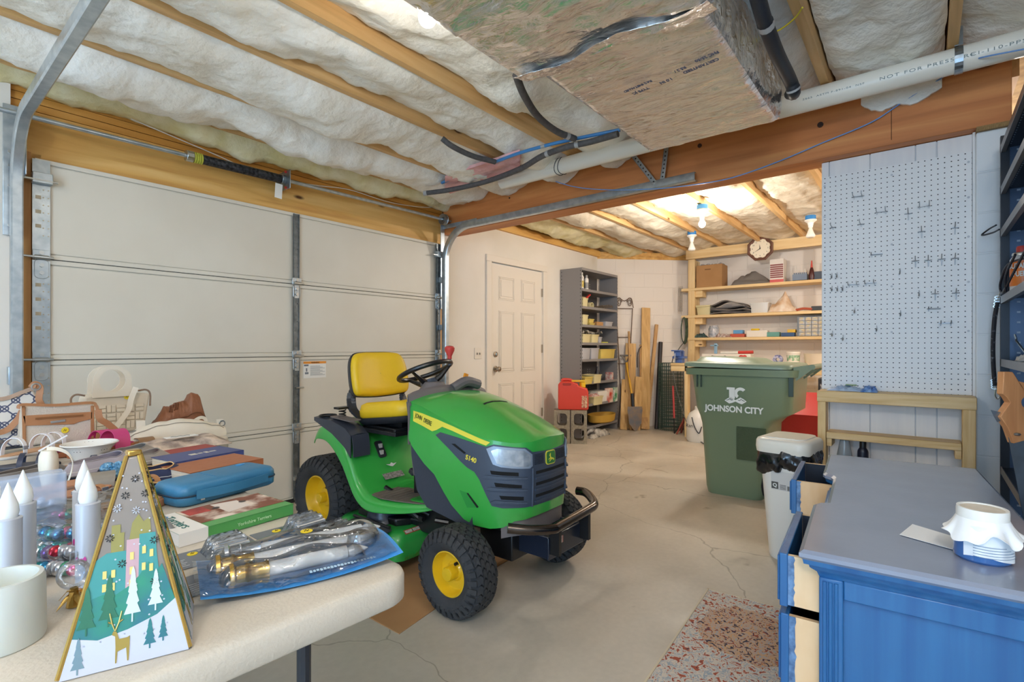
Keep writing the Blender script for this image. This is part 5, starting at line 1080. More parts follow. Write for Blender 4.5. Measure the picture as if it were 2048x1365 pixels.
t=thing('oil_pan','yellow-lined oval pan on the bottom grey shelf','pan',(6.1,3.42,.11)); mb=MB(); mb.lathe([(.01,.14),(.22,.15),(.27,.21),(.28,.21),(.26,.12),(.2,.10),(.01,.10)],24,Matrix.Translation((6.15,3.40,.03))@Matrix.Diagonal((.98,.55,1,1))); obj('pan_body',mb,M('pan_yellow','c39a3d',.6),t)
crumple(5.56,6.05,3.20,3.40,.0,.13,11,'black_tarp',M('tarp_black','2a2a2e',.45,col2='c9c6c0',scale=14),'crumpled black and white plastic heap on the floor under the grey shelves','plastic sheet')
# chain / hooks on unit side
# ---- cinder blocks and gas can
BLOCK=M('cinder_block','a49c8c',.9,col2='948c7c',scale=40,bump=.5,bscale=90)
nrm=Vector((-.85,-.53,0)).normalized(); rt=Vector((.53,-.85,0)).normalized()
def cinder(cx,cy,label):
    t=thing('cinder_block',label,'cinder block',(cx,cy,0),0,'upright cinder blocks under the gas can')
    T=frame((cx,cy,0),rt,(0,0,1)) # z = rt x up
    T=frame((cx,cy,0),rt,(0,0,1)); mb=MB(); w,h,d=.186,.39,.19
    if T.to_3x3().col[2].dot(nrm)<0: sgn=-1
    else: sgn=1
    # frame walls round two cores
    mb.b2((-w/2,0,0),(-w/2+.034,h,-sgn*d),T); mb.b2((w/2-.034,0,0),(w/2,h,-sgn*d),T)
    for z0,z1 in ((0,.034),(.178,.212),(h-.034,h)): mb.b2((-w/2+.034,z0,0),(w/2-.034,z1,-sgn*d),T)
    for zc in (.106,.284): 
        for sx in (-1,1):
            for sz in (-1,1):
                c=(sx*(w/2-.034),zc+sz*.072); mb.prism([c,(c[0]-sx*.028,c[1]),(c[0]-sx*.012,c[1]-sz*.008),(c[0]-sx*.004,c[1]-sz*.02),(c[0],c[1]-sz*.036)],-.001*sgn,-sgn*d,T)
    obj('block_body',mb,BLOCK,t,smooth=False)
cinder(5.185,3.165,'right upright cinder block under the red gas can'); cinder(5.08,3.335,'left upright cinder block under the red gas can')
GR=M('gas_can_red','d9432f',.35,bump=.02); gc=thing('gas_can','red plastic gas can with yellow spout standing on two cinder blocks','gas can',(5.2,3.28,.39))
T=frame((5.17,3.235,.392),rt,(0,0,1)); sg=1 if T.to_3x3().col[2].dot(nrm)>0 else -1
body=[(-.17,.0),(.17,.0),(.18,.02),(.178,.22),(.165,.25),(.06,.285),(.055,.31),(-.02,.335),(-.15,.335),(-.178,.30),(-.18,.02)]
mb=MB(); mb.prism(body,.02*-sg,-sg*.20,T); b_=obj('can_body',mb,GR,gc,bevel=.022,bseg=4)
mb=MB(); mb.tube([T@Vector(p) for p in catmull([(-.135,.335,-sg*.11),(-.12,.355,-sg*.11),(-.04,.352,-sg*.11),(.0,.328,-sg*.11)],4)],.018,10); obj('handle',mb,GR,gc)
mb=MB(); mb.prism(rrect(.10,.030,.012,4,-.075,.305),-.016*sg,-sg*.203,T); obj('handle_recess',mb,M('gas_can_red_recess','a83020',.5),gc)
mb=MB(); mb.cyl(T@Vector((.11,.265,-sg*.11)),T@Vector((.11,.325,-sg*.11)),.036,n=18); mb.box(T@Vector((.06,.34,-sg*.11)),(.16,.05,.022),R=T.to_3x3().to_4x4()@Matrix.Rotation(PI/2,4,'X')); obj('spout_cap',mb,JY,gc,bevel=.003)
mb=MB(); mb.b2((.10,.03,-.015*sg),(.165,.17,-.0165*sg),T); lb=obj('label_print',mb,M('label_cream','e6cfa8',.5,col2='b54a3a',scale=70),gc,smooth=False)
# ---- trellis, lumber, shovel, wire roll
WR=M('wrought_wire','6b5648',.6,.5)
tr=thing('garden_trellis','rusty wire garden trellis with scrolled top against the diagonal wall','trellis',(6.68,3.3,0))
p0=Vector((6.63,3.43,0)); p1=Vector((6.80,3.26,0)); d=(p1-p0)
def tq(u,z): q=p0+d*u; return (q.x,q.y,z)
mb=MB(); mb.tube([tq(.12,.0),tq(.28,.5),tq(.0,1.69)],.006,6); mb.tube([tq(.88,.0),tq(.72,.5),tq(1.0,1.69)],.006,6)
for z in (.9,1.28,1.69): mb.tube([tq(-.02 if z>1.5 else .1,z),tq(1.02 if z>1.5 else .86,z)],.005,6)
obj('trellis_frame',mb,WR,tr)
mb=MB()
for s in (0,1):
    P=[tq((.18 if s==0 else .82)+(.16-.004*k)*math.cos(k*.42)*(1 if s==0 else -1),1.78+(.07-.0018*k)*math.sin(k*.42)) for k in range(0,28)]; mb.tube(P,.005,6)
mb.tube(catmull([tq(-.05,1.70),tq(.1,1.84),tq(.5,1.80),tq(.9,1.84),tq(1.05,1.70)],5),.005,6); obj('scroll_top',mb,WR,tr)
def plank(nm,label,foot,top,w,th,mat,cat='plank',face=(1,-1,0)):
    f=Vector(foot); t_=Vector(top); dr_=t_-f; side=Vector(face).normalized(); T=frame(f,dr_,side); mb=MB(); mb.b2((0,-w/2,-th),(dr_.length,w/2,0),T); return tag(obj(nm,mb,mat,bevel=.002),label,cat)
PL1=wood('plank_a','bf9458','d3aa6c','e0bb82',2,1.4); PL2=wood('plank_b','a87c48','bf9560','cfa875',2,1.4)
plank('wood_plank','tallest wide plank leaning against the diagonal wall',(6.70,3.03,0),(6.93,3.12,1.70),.125,.02,PL1)
plank('wood_stick','slim square stick leaning just right of the tallest plank',(6.725,3.02,0),(7.03,3.005,1.46),.045,.03,PL2,'stick')
plank('wood_plank','wide board of middle height at the left of the lumber, behind the shovel handle',(6.58,3.20,0),(6.745,3.265,1.19),.15,.018,PL1)
plank('wood_plank','narrow lath between the shovel board and the tallest plank',(6.66,3.07,0),(6.83,3.15,1.17),.04,.02,PL2)
plank('wood_plank','short board standing in front of the lumber, above the shovel blade',(6.56,3.09,0),(6.72,3.13,.72),.10,.018,PL1)
plank('wood_plank','leftmost pale board beside the grey shelving, low and wide',(6.47,3.24,0),(6.64,3.30,.68),.10,.018,PL1)
plank('wood_plank','short dark offcut low between the boards',(6.66,3.02,0),(6.78,3.08,.30),.10,.03,PL2)
t=thing('garden_hoop','thin black hoop of tubing among the planks','tubing',(6.8,3.2,0)); mb=MB(); mb.tube(catmull([(6.78,3.18,.85),(6.74,3.16,1.0),(6.77,3.14,1.12),(6.85,3.10,1.18)],6),.006,6); obj('tubing',mb,BLK,t)
mb=MB(); mb.tube([(6.50,3.14,0),(6.68,3.26,1.36)],.016,10); tag(obj('wooden_handle',mb,PL2),'round wooden tool handle leaning left of the planks','handle')
mb=MB(); mb.tube([(6.82,2.91,0),(7.07,2.955,1.21)],.030,14); tag(obj('black_pipe',mb,M('pipe_black','2c2627',.5)),'black pipe leaning at the right end of the lumber','pipe')
sv=thing('shovel','yellow-handled spade leaning blade-down on the lumber','shovel',(6.47,3.08,0))
mb=MB(); mb.tube([(6.53,3.13,.42),(6.63,3.27,.92)],.016,10); obj('shaft',mb,M('shaft_yellow','dca62f',.4),sv)
mb=MB(); mb.tube([(6.50,3.10,.22),(6.54,3.14,.50)],.021,10); obj('socket',mb,BLKG,sv)
mb=MB(); c=Vector((6.655,3.30,1.02)); mb.tube([(6.63,3.27,.92),c+Vector((-.045,.045,0))],.009,8); mb.tube([(6.63,3.27,.92),c+Vector((.045,-.045,0))],.009,8); mb.tube([c+Vector((-.055,.055,.0)),c+Vector((.055,-.055,.0))],.013,8); obj('d_grip',mb,M('grip_grey','6a6866',.5),sv)
T=frame((6.47,3.06,.0),(1,-1,0),(.05,.05,1)); bl=[(-.03,.02),(0,0),(.03,.02),(.085,.10),(.105,.28),(.10,.33),(-.10,.33),(-.105,.28),(-.085,.10)]
mb=MB(); mb.prism(bl,0,.004,T); obj('blade',mb,M('blade_steel','7c828c',.35,.8,col2='a09080',scale=12),sv)
# green wire mesh roll
wm=thing('wire_mesh_roll','dark green roll of wire fencing standing at the workbench end','wire roll',(6.86,2.72,0))
mb=MB()
for rr,n_ in ((.165,34),(.135,28)):
    for k in range(n_): a=2*PI*k/n_; mb.cyl((6.86+rr*math.cos(a),2.72+rr*math.sin(a),.01),(6.86+rr*math.cos(a),2.72+rr*math.sin(a),.92),.0028,n=4)
    for k in range(19): z=.02+.05*k; mb.tube([(6.86+rr*math.cos(a),2.72+rr*math.sin(a),z) for a in [2*PI*j/24 for j in range(24)]],.0028,4,closed=True)
obj('wire_mesh',mb,M('wire_green','33514a',.5),wm,smooth=False)
t=thing('lopper','red-handled long tool leaning on the wire roll','garden tool',(6.6,2.62,0)); mb=MB(); mb.tube([(6.62,2.58,.20),(6.68,2.62,.62)],.013,8); obj('handle',mb,REDP,t); mb=MB(); mb.tube([(6.60,2.57,.0),(6.62,2.58,.20)],.008,6); mb.tube([(6.60,2.57,.0),(6.66,2.52,.1)],.008,6); obj('tine',mb,BLKG,t)
t=thing('jack_stand','red steel jack stand on the floor by the workbench leg','jack stand',(6.55,2.45,0)); mb=MB()
for a in (0,1,2,3): 
    an=PI/4+a*PI/2; mb.tube([(6.62+.11*math.cos(an),2.44+.11*math.sin(an),.005),(6.62,2.44,.22)],.012,6)
obj('stand_legs',mb,M('rust_red','94483a',.6),t)
# ---- workbench
wb=thing('workbench','pale pine workbench along the far block wall','workbench',(6.9,1.4,0))
mb=MB(); mb.b2((6.44,.55,.905),(7.19,2.56,.933)); obj('bench_top',mb,W_PINE,wb,bevel=.003)
mb=MB(); mb.b2((6.45,.55,.83),(6.488,2.56,.905)); obj('apron',mb,W_PINE,wb,bevel=.003)
for y in (2.36,.60):
    mb=MB(); mb.b2((6.45,y-.02,0),(6.54,y+.02,.905)); obj('leg',mb,W_PINEZ,wb,bevel=.003)
mb=MB(); mb.b2((6.47,.6,.28),(7.15,2.36,.30)); obj('lower_shelf',mb,W_PINE,wb)
# ---- wall shelves
ws=thing('wall_shelving','pale pine shelving with a clock hung on its header','shelving unit',(7.3,1.4,.93))
mb=MB(); mb.b2((7.15,.20,2.37),(7.19,2.62,2.50)); obj('header_board',mb,W_PINE,ws,bevel=.003)
for y in (2.56,.9):
    mb=MB(); mb.b2((7.20,y-.045,.934),(7.24,y+.045,2.37)); obj('post',mb,W_PINEZ,ws,bevel=.002)
mb=MB(); mb.b2((7.24,2.54,.934),(7.49,2.60,2.37)); obj('side_board',mb,W_PINEZ,ws,bevel=.002)
for z,y1 in ((1.93,2.70),(1.55,2.70),(1.235,2.61)):
    mb=MB(); mb.b2((7.19,.25,z),(7.495,y1,z+.036)); obj('shelf_board',mb,W_PINE,ws,bevel=.003)
    mb=MB(); mb.b2((7.24,2.42,z-.09),(7.40,2.53,z)); obj('support_cleat',mb,W_PINE,ws,bevel=.002)
ck=thing('wall_clock','octagonal brown wall clock hanging on the pine header','clock',(7.15,1.65,2.40))
T=frame((7.148,1.65,2.405),(0,-1,0),(0,0,1))
def octo(r): return [(r*math.cos(PI/8+PI/4*k),r*math.sin(PI/8+PI/4*k)) for k in range(8)]
mb=MB(); o1,o2=octo(.163),octo(.122); T2=T if T.to_3x3().col[2].x<0 else T@Matrix.Diagonal((1,1,-1,1))
vs=[(x,y,0) for x,y in o1]+[(x,y,.03) for x,y in o1]+[(x,y,.036) for x,y in octo(.150)]+[(x,y,.022) for x,y in o2]
mb.add(vs,[(i*8+j,i*8+(j+1)%8,(i+1)*8+(j+1)%8,(i+1)*8+j) for i in range(3) for j in range(8)]+[tuple(range(8))],T2); obj('clock_case',mb,M('clock_walnut','6b4a3e',.35),ck,smooth=False)
mb=MB(); mb.lathe([(.001,.020),(.124,.020)],32,T2); mb.lathe([(.112,.0205),(.122,.026),(.13,.0235)],32,T2); fc=obj('clock_face',mb,M('clock_cream','efe6d0',.4),ck)
for h_ in range(12):
    a=PI/2-h_*PI/6; text('numeral',str(12 if h_==0 else h_),.024,T2@Matrix.Translation((.092*math.cos(a),.092*math.sin(a),.021)),M('ink_black','1a1512',.5),fc,ext=.0002)
mb=MB()
for an,l,w_ in ((PI/2+.12,.06,.006),(rad(212),.085,.005)): 
    p=Vector((math.cos(an),math.sin(an),0)); q=Vector((-p.y,p.x,0)); mb.add([q*w_,p*l,-q*w_,-p*.015],[(0,1,2,3)],T2@Matrix.Translation((0,0,.0225)))
obj('clock_hands',mb,M('ink_black','1a1512',.5),fc,smooth=False)
# ---- things on the wall shelves
s1,s2,s3=1.967,1.587,1.272
CB=M('cardboard_tan','b58a5c',.8,col2='a87e50',scale=3)
t=thing('cardboard_box','brown cardboard box at the left of the top pine shelf','box',(7.35,2.30,s1)); mb=MB(); mb.b2((7.22,2.15,s1),(7.47,2.50,s1+.31)); bx=obj('carton',mb,CB,t,bevel=.004); mb=MB(); mb.b2((7.2185,2.30,s1+.24),(7.2195,2.38,s1+.255)); obj('hand_slot_print',mb,M('print_brown','7c5a3a',.8),bx,smooth=False)
mb=MB(); mb.grid(lambda u,v:(7.30+.12*u,2.17+.3*v,s1+.315+.05*abs(noise.noise(Vector((u*6,v*9,2))))),10,14); tag(obj('clear_plastic_sheet',mb,M('plastic_film','dfe2e6',.15,alpha=.35),solid=.001),'crumpled clear plastic on the cardboard box of the top shelf','plastic sheet')
crumple(7.22,7.45,1.56,2.05,s1,.21,21,'grey_tarp',M('tarp_grey','77716c',.8),'crumpled grey cloth on the top pine shelf','cloth')
t=thing('cardboard_carton','white and red striped carton on the top pine shelf, right of the clock','box',(7.3,1.44,s1)); mb=MB(); mb.b2((7.24,1.40,s1),(7.40,1.56,s1+.30)); bx=obj('carton',mb,M('carton_white','e2dad2',.5),t)
for k in range(7): mb=MB(); mb.b2((7.238,1.405,s1+.06+.026*k),(7.2395,1.555,s1+.078+.026*k)); obj('printed_stripe',mb,M('print_maroon','8a4a4a',.6),bx,smooth=False)
mb=MB(); mb.b2((7.237,1.40,s1),(7.2395,1.56,s1+.04)); obj('red_base_band',mb,REDP,bx,smooth=False)
t=thing('parts_tray','grey-blue rack of small sockets on the top pine shelf','tray',(7.3,1.2,s1)); mb=MB(); mb.b2((7.24,1.14,s1+.01),(7.36,1.30,s1+.085)); obj('tray_body',mb,M('tray_slate','6f7f96',.5),t)
for k in range(7): mb=MB(); mb.cyl((7.26,1.15+.022*k,s1+.085),(7.26,1.15+.022*k,s1+.105),.007,n=8); obj('socket',mb,M('tray_slate','6f7f96',.5),t)
small_box('dark_tray',(7.3,.98,s1),(.12,.17,.10),M('tray_dark','3a4556',.5),'dark slate tray at the right end of the top pine shelf','tray')
t=thing('caulk_tools','black and red pump bottle between the two trays','bottle',(7.25,1.10,s1)); mb=MB(); mb.lathe([(.001,0),(.03,0),(.035,.05),(.024,.12),(.012,.16),(.001,.16)],12,Tz((7.25,1.09,s1))); obj('bottle_body',mb,M('bottle_maroon','4a1d1c',.3),t); mb=MB(); mb.cyl((7.25,1.09,s1+.15),(7.25,1.09,s1+.24),.014,.006); obj('nozzle',mb,M('nozzle_red','c84a42',.4),t)
t=thing('glue_bottle','small white nozzle bottle behind the slate rack','bottle',(7.4,1.2,s1)); mb=MB(); mb.lathe([(.001,0),(.02,0),(.02,.1),(.005,.17),(.001,.17)],12,Tz((7.42,1.19,s1))); obj('bottle_body',mb,CANW,t)
bin_(7.30,2.40,s2,.16,.19,.11,BINM,'pale green lidded tub at the left of the second pine shelf','lidded tubs on pine shelves'); small_box('tub_lid',(7.30,2.40,s2+.112),(.18,.21,.022),BINM,'lid closing the pale green tub','lid')
t=thing('folded_tarps','stack of folded grey tarps on the second pine shelf','tarp',(7.3,2.05,s2))
for k in range(5): mb=MB(); mb.grid(lambda u,v:(7.20+.22*v,2.30-.52*u,s2+.004+.026*k+.012*math.sin(u*5+k)+(.07*math.exp(-((u-.35)/.25)**2) if k==4 else 0)-(.0 if u<.8 else .02*k*(u-.8)*4)),16,6); obj('tarp_fold',mb,M('tarp_fold_a','77726e',.8,col2='5c5856',scale=8) if k%2==0 else M('tarp_fold_b','3e3d40',.7),t,solid=.016,offset=1)
bin_(7.28,1.68,s2,.16,.22,.13,M('tub_frost','dfdfdc',.3,alpha=.9),'frosted plastic tub in the middle of the second pine shelf','lidded tubs on pine shelves')
crumple(7.20,7.40,1.25,1.58,s2,.27,31,'plastic_bag',M('bag_amber','d3ad86',.35,col2='e8d9c8',scale=10),'tied amber and white plastic bag on the second pine shelf','bag')
t=thing('hand_saw_red','red-handled tool lying at the right of the second pine shelf','hand tool',(7.25,1.15,s2)); mb=MB(); mb.tube(catmull([(7.23,1.26,s2+.015),(7.23,1.18,s2+.03),(7.23,1.08,s2+.02)],5),.015,8); obj('handle',mb,M('handle_brick','b4553c',.5),t)
small_box('black_case',(7.28,1.03,s2),(.12,.12,.055),BLK,'black case at the right end of the second pine shelf','case')
t=thing('drawer_cabinet','grey parts cabinet with rows of small clear drawers','drawer cabinet',(7.3,1.12,s3)); mb=MB(); mb.b2((7.23,.80,s3),(7.40,1.245,s3+.245)); obj('cabinet_body',mb,M('cabinet_grey','7c8590',.5),t,bevel=.003)
for r in range(5):
    for c in range(6):
        mb=MB(); y=1.235-.012-c*.070; z=s3+.008+r*.047; mb.b2((7.222,y-.062,z),(7.232,y,z+.040)); dd=obj('drawer',mb,M('drawer_clear','aeb9c4',.25,.0,col2='c9b694',scale=22),t,smooth=False)
        mb=MB(); mb.b2((7.215,y-.045,z+.026),(7.222,y-.017,z+.036)); obj('pull',mb,BINM,dd,smooth=False)
t=thing('glass_jar','glass jar full of white parts at the left of the third pine shelf','jar',(7.3,2.28,s3)); mb=MB(); mb.lathe([(.001,0),(.065,0),(.07,.02),(.07,.12),(.055,.15),(.055,.165),(.001,.165)],20,Tz((7.29,2.28,s3))); obj('jar_body',mb,M('jar_parts','c9c6c9',.2,col2='8e9aa8',scale=30),t)
crumple(7.20,7.34,2.36,2.54,s3,.07,41,'wire_tangle',M('wire_teal','4a6a68',.7,col2='2d3c3c',scale=60),'tangle of dark teal wire hanging at the third shelf edge','wire')
crumple(7.20,7.30,2.02,2.26,s3,.06,44,'hardware_pile',M('hardware_mix','8a5a50',.6,col2='d8cfc8',scale=40),'small pile of red and white hardware before the glass jar','hardware')
for nm,y0,y1,h,c,lb in (('tape_case',1.86,2.05,.045,'c1553e','flat orange-red case on the third pine shelf'),('blue_case',1.88,2.01,.05,'5b9bd0','small blue case stacked on the orange-red case'),('white_box',1.58,1.84,.085,'e8e2d8','long white box on the third pine shelf'),('teal_case',1.44,1.60,.06,'5f9a92','flat teal case on the third pine shelf'),('navy_case',1.27,1.43,.05,'31527f','dark blue case on the third pine shelf'),('yellow_case',1.26,1.36,.04,'d9b13a','yellow tape box on top of the dark blue case')):
    z=s3+(.045 if nm=='blue_case' else .05 if nm=='yellow_case' else 0); small_box(nm,(7.27,(y0+y1)/2,z),(.10,y1-y0-.01,h),M(nm+'_m',c,.5),lb,'box')
small_box('yellow_lump',(7.27,1.74,s3+.086),(.06,.10,.025),M('lump_yellow','e8c62c',.7),'small yellow sponge on the long white box','sponge',bev=.01)
# bench-top things
t=thing('carton_tray','low white produce carton with printed red hearts on the bench','box',(7.05,2.0,.933)); mb=MB(); mb.b2((6.95,1.72,.933),(7.14,2.33,1.05)); bx=obj('carton',mb,CANW,t,bevel=.003)
text('lettering','Pinto Beans',.060,frame((6.949,2.05,1.005),(0,-1,0),(0,0,1)),M('ink_dark','3a2a28',.6),bx,sx=1.1)
mb=MB(); mb.ball((6.95,1.83,1.01),(.004,.035,.03),10,6); mb.ball((6.95,1.79,1.015),(.004,.028,.025),10,6); obj('printed_heart',mb,REDP,bx)
t=thing('caulk_gun','white and red caulking gun lying across the produce carton','tool',(7.0,1.9,1.05)); mb=MB(); mb.tube([(7.0,2.1,1.065),(7.0,1.88,1.07)],.016,8); obj('barrel',mb,CANW,t); mb=MB(); mb.tube([(7.0,1.88,1.07),(7.0,1.70,1.075)],.02,8); obj('grip',mb,REDP,t)
t=thing('blue_clamp','pale blue plastic clamp standing in the produce carton','clamp',(7.02,2.2,1.05)); mb=MB(); mb.b2((7.01,2.15,1.051),(7.03,2.19,1.19)); mb.b2((7.01,2.14,1.15),(7.03,2.24,1.17)); obj('clamp_body',mb,M('clamp_blue','8bb0cc',.4),t,bevel=.005)
t=thing('putty_tub','white tub with green label on the workbench','tub',(6.8,1.3,.933)); mb=MB(); mb.lathe([(.001,0),(.062,0),(.07,.13),(.075,.13),(.075,.15),(.001,.152)],24,Tz((6.85,1.22,.934))); obj('tub_body',mb,CANW,t); mb=MB(); mb.lathe([(.0655,.04),(.0705,.11)],24,Tz((6.85,1.22,.934))); obj('label_band',mb,M('label_green2','3f9a6a',.5,col2='e8e8e0',scale=25),t)
t=thing('tape_roll','dark blue patterned roll beside the white tub','tape roll',(6.75,1.38,.933)); mb=MB(); mb.lathe([(.02,0),(.055,0),(.055,.04),(.02,.04)],20,frame((6.8,1.38,.99),(0,1,0),(0,0,1)),closed=True); obj('roll',mb,M('roll_blue','2c3f8f',.5,col2='c9cbe0',scale=40),t)
t=thing('bin_round','round frosted tub at the right of the workbench','tub',(6.9,.95,.933)); mb=MB(); mb.lathe([(.001,0),(.12,0),(.14,.12),(.145,.13),(.001,.13)],24,Tz((6.9,.98,.934))); obj('tub_body',mb,M('tub_frost2','d9d2c6',.35),t)
# vise, cords
t=thing('bench_vise','small blue bench vise at the left end of the workbench','vise',(6.6,2.48,.933)); mb=MB(); mb.b2((6.52,2.44,.934),(6.62,2.54,.99)); mb.b2((6.50,2.42,.99),(6.66,2.56,1.02)); mb.b2((6.48,2.45,1.02),(6.54,2.53,1.09)); mb.b2((6.58,2.45,1.02),(6.64,2.53,1.09)); mb.b2((6.46,2.43,1.085),(6.56,2.56,1.10)); obj('vise_body',mb,M('vise_blue','4a68a8',.4),t,bevel=.004); mb=MB(); mb.cyl((6.40,2.49,1.0),(6.5,2.49,1.0),.01); mb.cyl((6.41,2.49,.94),(6.41,2.49,1.06),.006); obj('screw_handle',mb,BOLT,t)
t=thing('extension_cord','coiled dark green cord hanging from the pine shelf end','cord',(7.2,2.7,1.5)); mb=MB()
for k in range(5):
    mb.tube([(7.17+.01*k,2.66+.03*math.cos(a)*(1+.15*k),1.38+.17*math.sin(a)*(1+.04*k)) for a in [2*PI*j/20 for j in range(20)]],.006,5,closed=True)
obj('cord_coil',mb,M('cord_green','4f5f48',.6,col2='2c3a34',scale=30),t)
mb=MB(); mb.tube(catmull([(7.17,2.66,1.20),(6.9,2.62,1.12),(6.55,2.58,.95),(6.43,2.50,.70),(6.42,2.40,.35),(6.35,2.25,.06),(5.9,1.9,.008),(5.5,1.7,.008)],6),.006,6); tag(obj('power_cord',mb,M('cord_dark','50504a',.5)),'thin dark cord dropping off the bench end to the floor','cord')
t=thing('hanging_chain','grey chain hanging at the top left of the pine shelves','chain',(7.2,2.73,1.9)); 
mb=MB()
for c in range(3):
    for k in range(16): z=1.99-.022*k; mb.tube([(7.22+(.007*math.cos(a) if k%2 else 0),2.70+.022*c+(0 if k%2 else .007*math.cos(a)),z+.014*math.sin(a)) for a in [2*PI*j/8 for j in range(8)]],.0025,4,closed=True)
obj('chain_links',mb,M('chain_grey','9a9692',.4,.7),t)
# white jug under the bench, cart wheels etc
t=thing('sprayer_jug','white plastic sprayer jug with black strap under the workbench','jug',(5.95,1.95,0)); mb=MB(); mb.lathe([(.001,0),(.13,0),(.145,.03),(.145,.26),(.11,.34),(.05,.38),(.045,.42),(.001,.42)],24,Tz((6.25,2.13,0))); obj('jug_body',mb,CANW,t); 
mb=MB(); mb.tube(catmull([(6.12,2.17,.30),(6.09,2.13,.2),(6.10,2.08,.12),(6.11,2.05,.2)],5),.006,6); obj('strap',mb,BLK,t); text('lettering','Ranger',.06,frame((6.108,2.16,.2),(.35,-1,0),(0,0,1)),M('ink_black','101010',.6),t,sx=.9)
# red machine and battery charger behind the cart
t=thing('red_wheelbarrow','red steel wheelbarrow tipped behind the green trash cart','wheelbarrow',(5.3,.75,0)); mb=MB()
vs=[(5.05,.45,.36),(5.65,.45,.36),(5.65,1.1,.36),(5.05,1.1,.36),(4.95,.35,.56),(5.9,.35,.68),(5.9,1.2,.68),(4.95,1.2,.56)]
mb.add(vs,[(0,1,2,3),(0,4,5,1),(1,5,6,2),(2,6,7,3),(3,7,4,0)]); obj('tray',mb,M('barrow_red','b8201c',.35),t,solid=.006,smooth=False)
mb=MB(); mb.tube([(4.9,.5,.45),(5.8,.6,.32),(6.1,.75,.15)],.014,8); mb.tube([(4.9,1.05,.45),(5.8,.95,.32),(6.1,.8,.15)],.014,8); mb.tube([(5.1,.5,.36),(5.0,.5,.01),(5.2,.5,.01)],.012,8); mb.tube([(5.1,1.05,.36),(5.0,1.05,.01),(5.2,1.05,.01)],.012,8); obj('barrow_frame',mb,M('frame_grey','a8a4a0',.4,.6),t)
mb=MB(); mb.lathe([(.10,-.03),(.16,-.035),(.17,0),(.16,.035),(.10,.03)],20,frame((6.15,.78,.17),(1,0,0),(0,0,1)),closed=True); obj('wheel',mb,TIRE,t)
t=thing('battery_charger','black battery charger box with white label under the workbench edge','charger',(6.0,.75,.4)); mb=MB(); mb.b2((6.10,.60,.62),(6.30,.86,.82)); obj('case',mb,BLK,t,bevel=.01); mb=MB(); mb.b2((6.095,.62,.70),(6.10,.84,.76)); obj('label_plate',mb,M('label_pale','cfd2d2',.5,col2='5a5a60',scale=40),t,smooth=False); mb=MB(); mb.b2((6.06,.58,.30),(6.34,.88,.62)); obj('stand',mb,BLKG,t)
mb=MB(); mb.b2((3.62,.22,2.42),(3.75,.45,2.50)); tag(obj('printed_board_scrap',mb,M('board_dark','4b4642',.6),smooth=False),'dark printed board scrap between the joists above the partition','board'); 
# ================================================================ BLUE DRESSER
def blue_mat(n,c1,c2,rough,axis=2):
    s=[26,26,26]; s[axis]=1.2
    return M(n,c1,rough,col2=c2,scale=1.2,stretch=tuple(s),bump=.04)
DB=blue_mat('dresser_blue','24598f','2e689c',.34); DT=M('dresser_top_sheen','80889a',.25,coat=.3,col2='868ea0',scale=5,bump=.02,bscale=50); RAW=M('drawer_raw_wood','d3ab7c',.6,col2='e3c49c',scale=4,stretch=(1,3,1)); DBD=M('paint_edge_blue','2f4d74',.4,col2='6b8fb8',scale=50)  # top: ceiling reflection put into the base colour, greyer than the blue sides
DA=math.atan2(.0788,.9969); DO=Vector((1.193,.2025,0))
dz=thing('dresser','blue painted low dresser with its drawers pulled open, in the right foreground','dresser',tuple(DO),DA)
TD=Matrix.Translation(DO)@Matrix.Rotation(DA,4,'Z')@Matrix.Diagonal((1,-1,1,1))   # local a (long), b (to the right), z
def outl(g):
    P=[(-g,-g),(.385+g,-g),(.405+g,.008-g),(.418+g,.030-g),(.729-g,.032-g),(.755-g,.024-g),(.772-g,.006-g),(.79-g,-g),(1.152+g,-g),(1.152+g,.435+g),(-g,.435+g)]
    return P
def stack(mat,rows,name,cap=True,parent=dz,sm=True):
    vs=[];n=11
    for z,g in rows: vs+=[(a,b,z) for a,b in outl(g)]
    mb=MB(); k=len(rows); mb.add(vs,[(i*n+j,i*n+(j+1)%n,(i+1)*n+(j+1)%n,(i+1)*n+j) for i in range(k-1) for j in range(n)]+([tuple(range(n)),tuple((k-1)*n+j for j in range(n))] if cap else []),TD); return obj(name,mb,mat,parent,angle=50,smooth=sm)
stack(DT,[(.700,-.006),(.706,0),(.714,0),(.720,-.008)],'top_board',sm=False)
stack(DB,[(.662,-.034),(.672,-.030),(.682,-.018),(.690,-.016),(.6905,-.008),(.700,-.006)],'top_molding')
mb=MB()
G=.034
mb.b2((1.10,G,.04),(1.12,.40,.662),TD); mb.b2((G,.39,.04),(1.12,.40,.662),TD); mb.b2((G+.01,G+.03,.04),(1.12,.40,.06),TD); mb.b2((.055,.17,.06),(1.10,.39,.655),TD); obj('carcass',mb,DB,dz,smooth=False)
mb=MB(); mb.b2((G+.012,G+.03,.06),(G+.018,.40,.655),TD); obj('side_panel',mb,DB,dz,smooth=False)
for b0,b1 in ((G,G+.042),(.352,.40)):
    mb=MB(); mb.b2((G-.004,b0,.0),(G+.03,b1,.662),TD); p=obj('corner_post',mb,DB,dz,bevel=.003)
    if b0==G:
        for q in range(3): mb=MB(); mb.cyl(TD@Vector((G-.004,b0+.010+.010*q,.05)),TD@Vector((G-.004,b0+.010+.010*q,.655)),.0042,n=10); obj('reeding',mb,DB,p)
mb=MB(); mb.b2((G,G+.042,.622),(G+.026,.352,.662),TD); obj('side_rail',mb,DB,dz,bevel=.003); mb=MB(); mb.b2((G,G+.042,.04),(G+.026,.352,.10),TD); obj('side_rail',mb,DB,dz,bevel=.003)
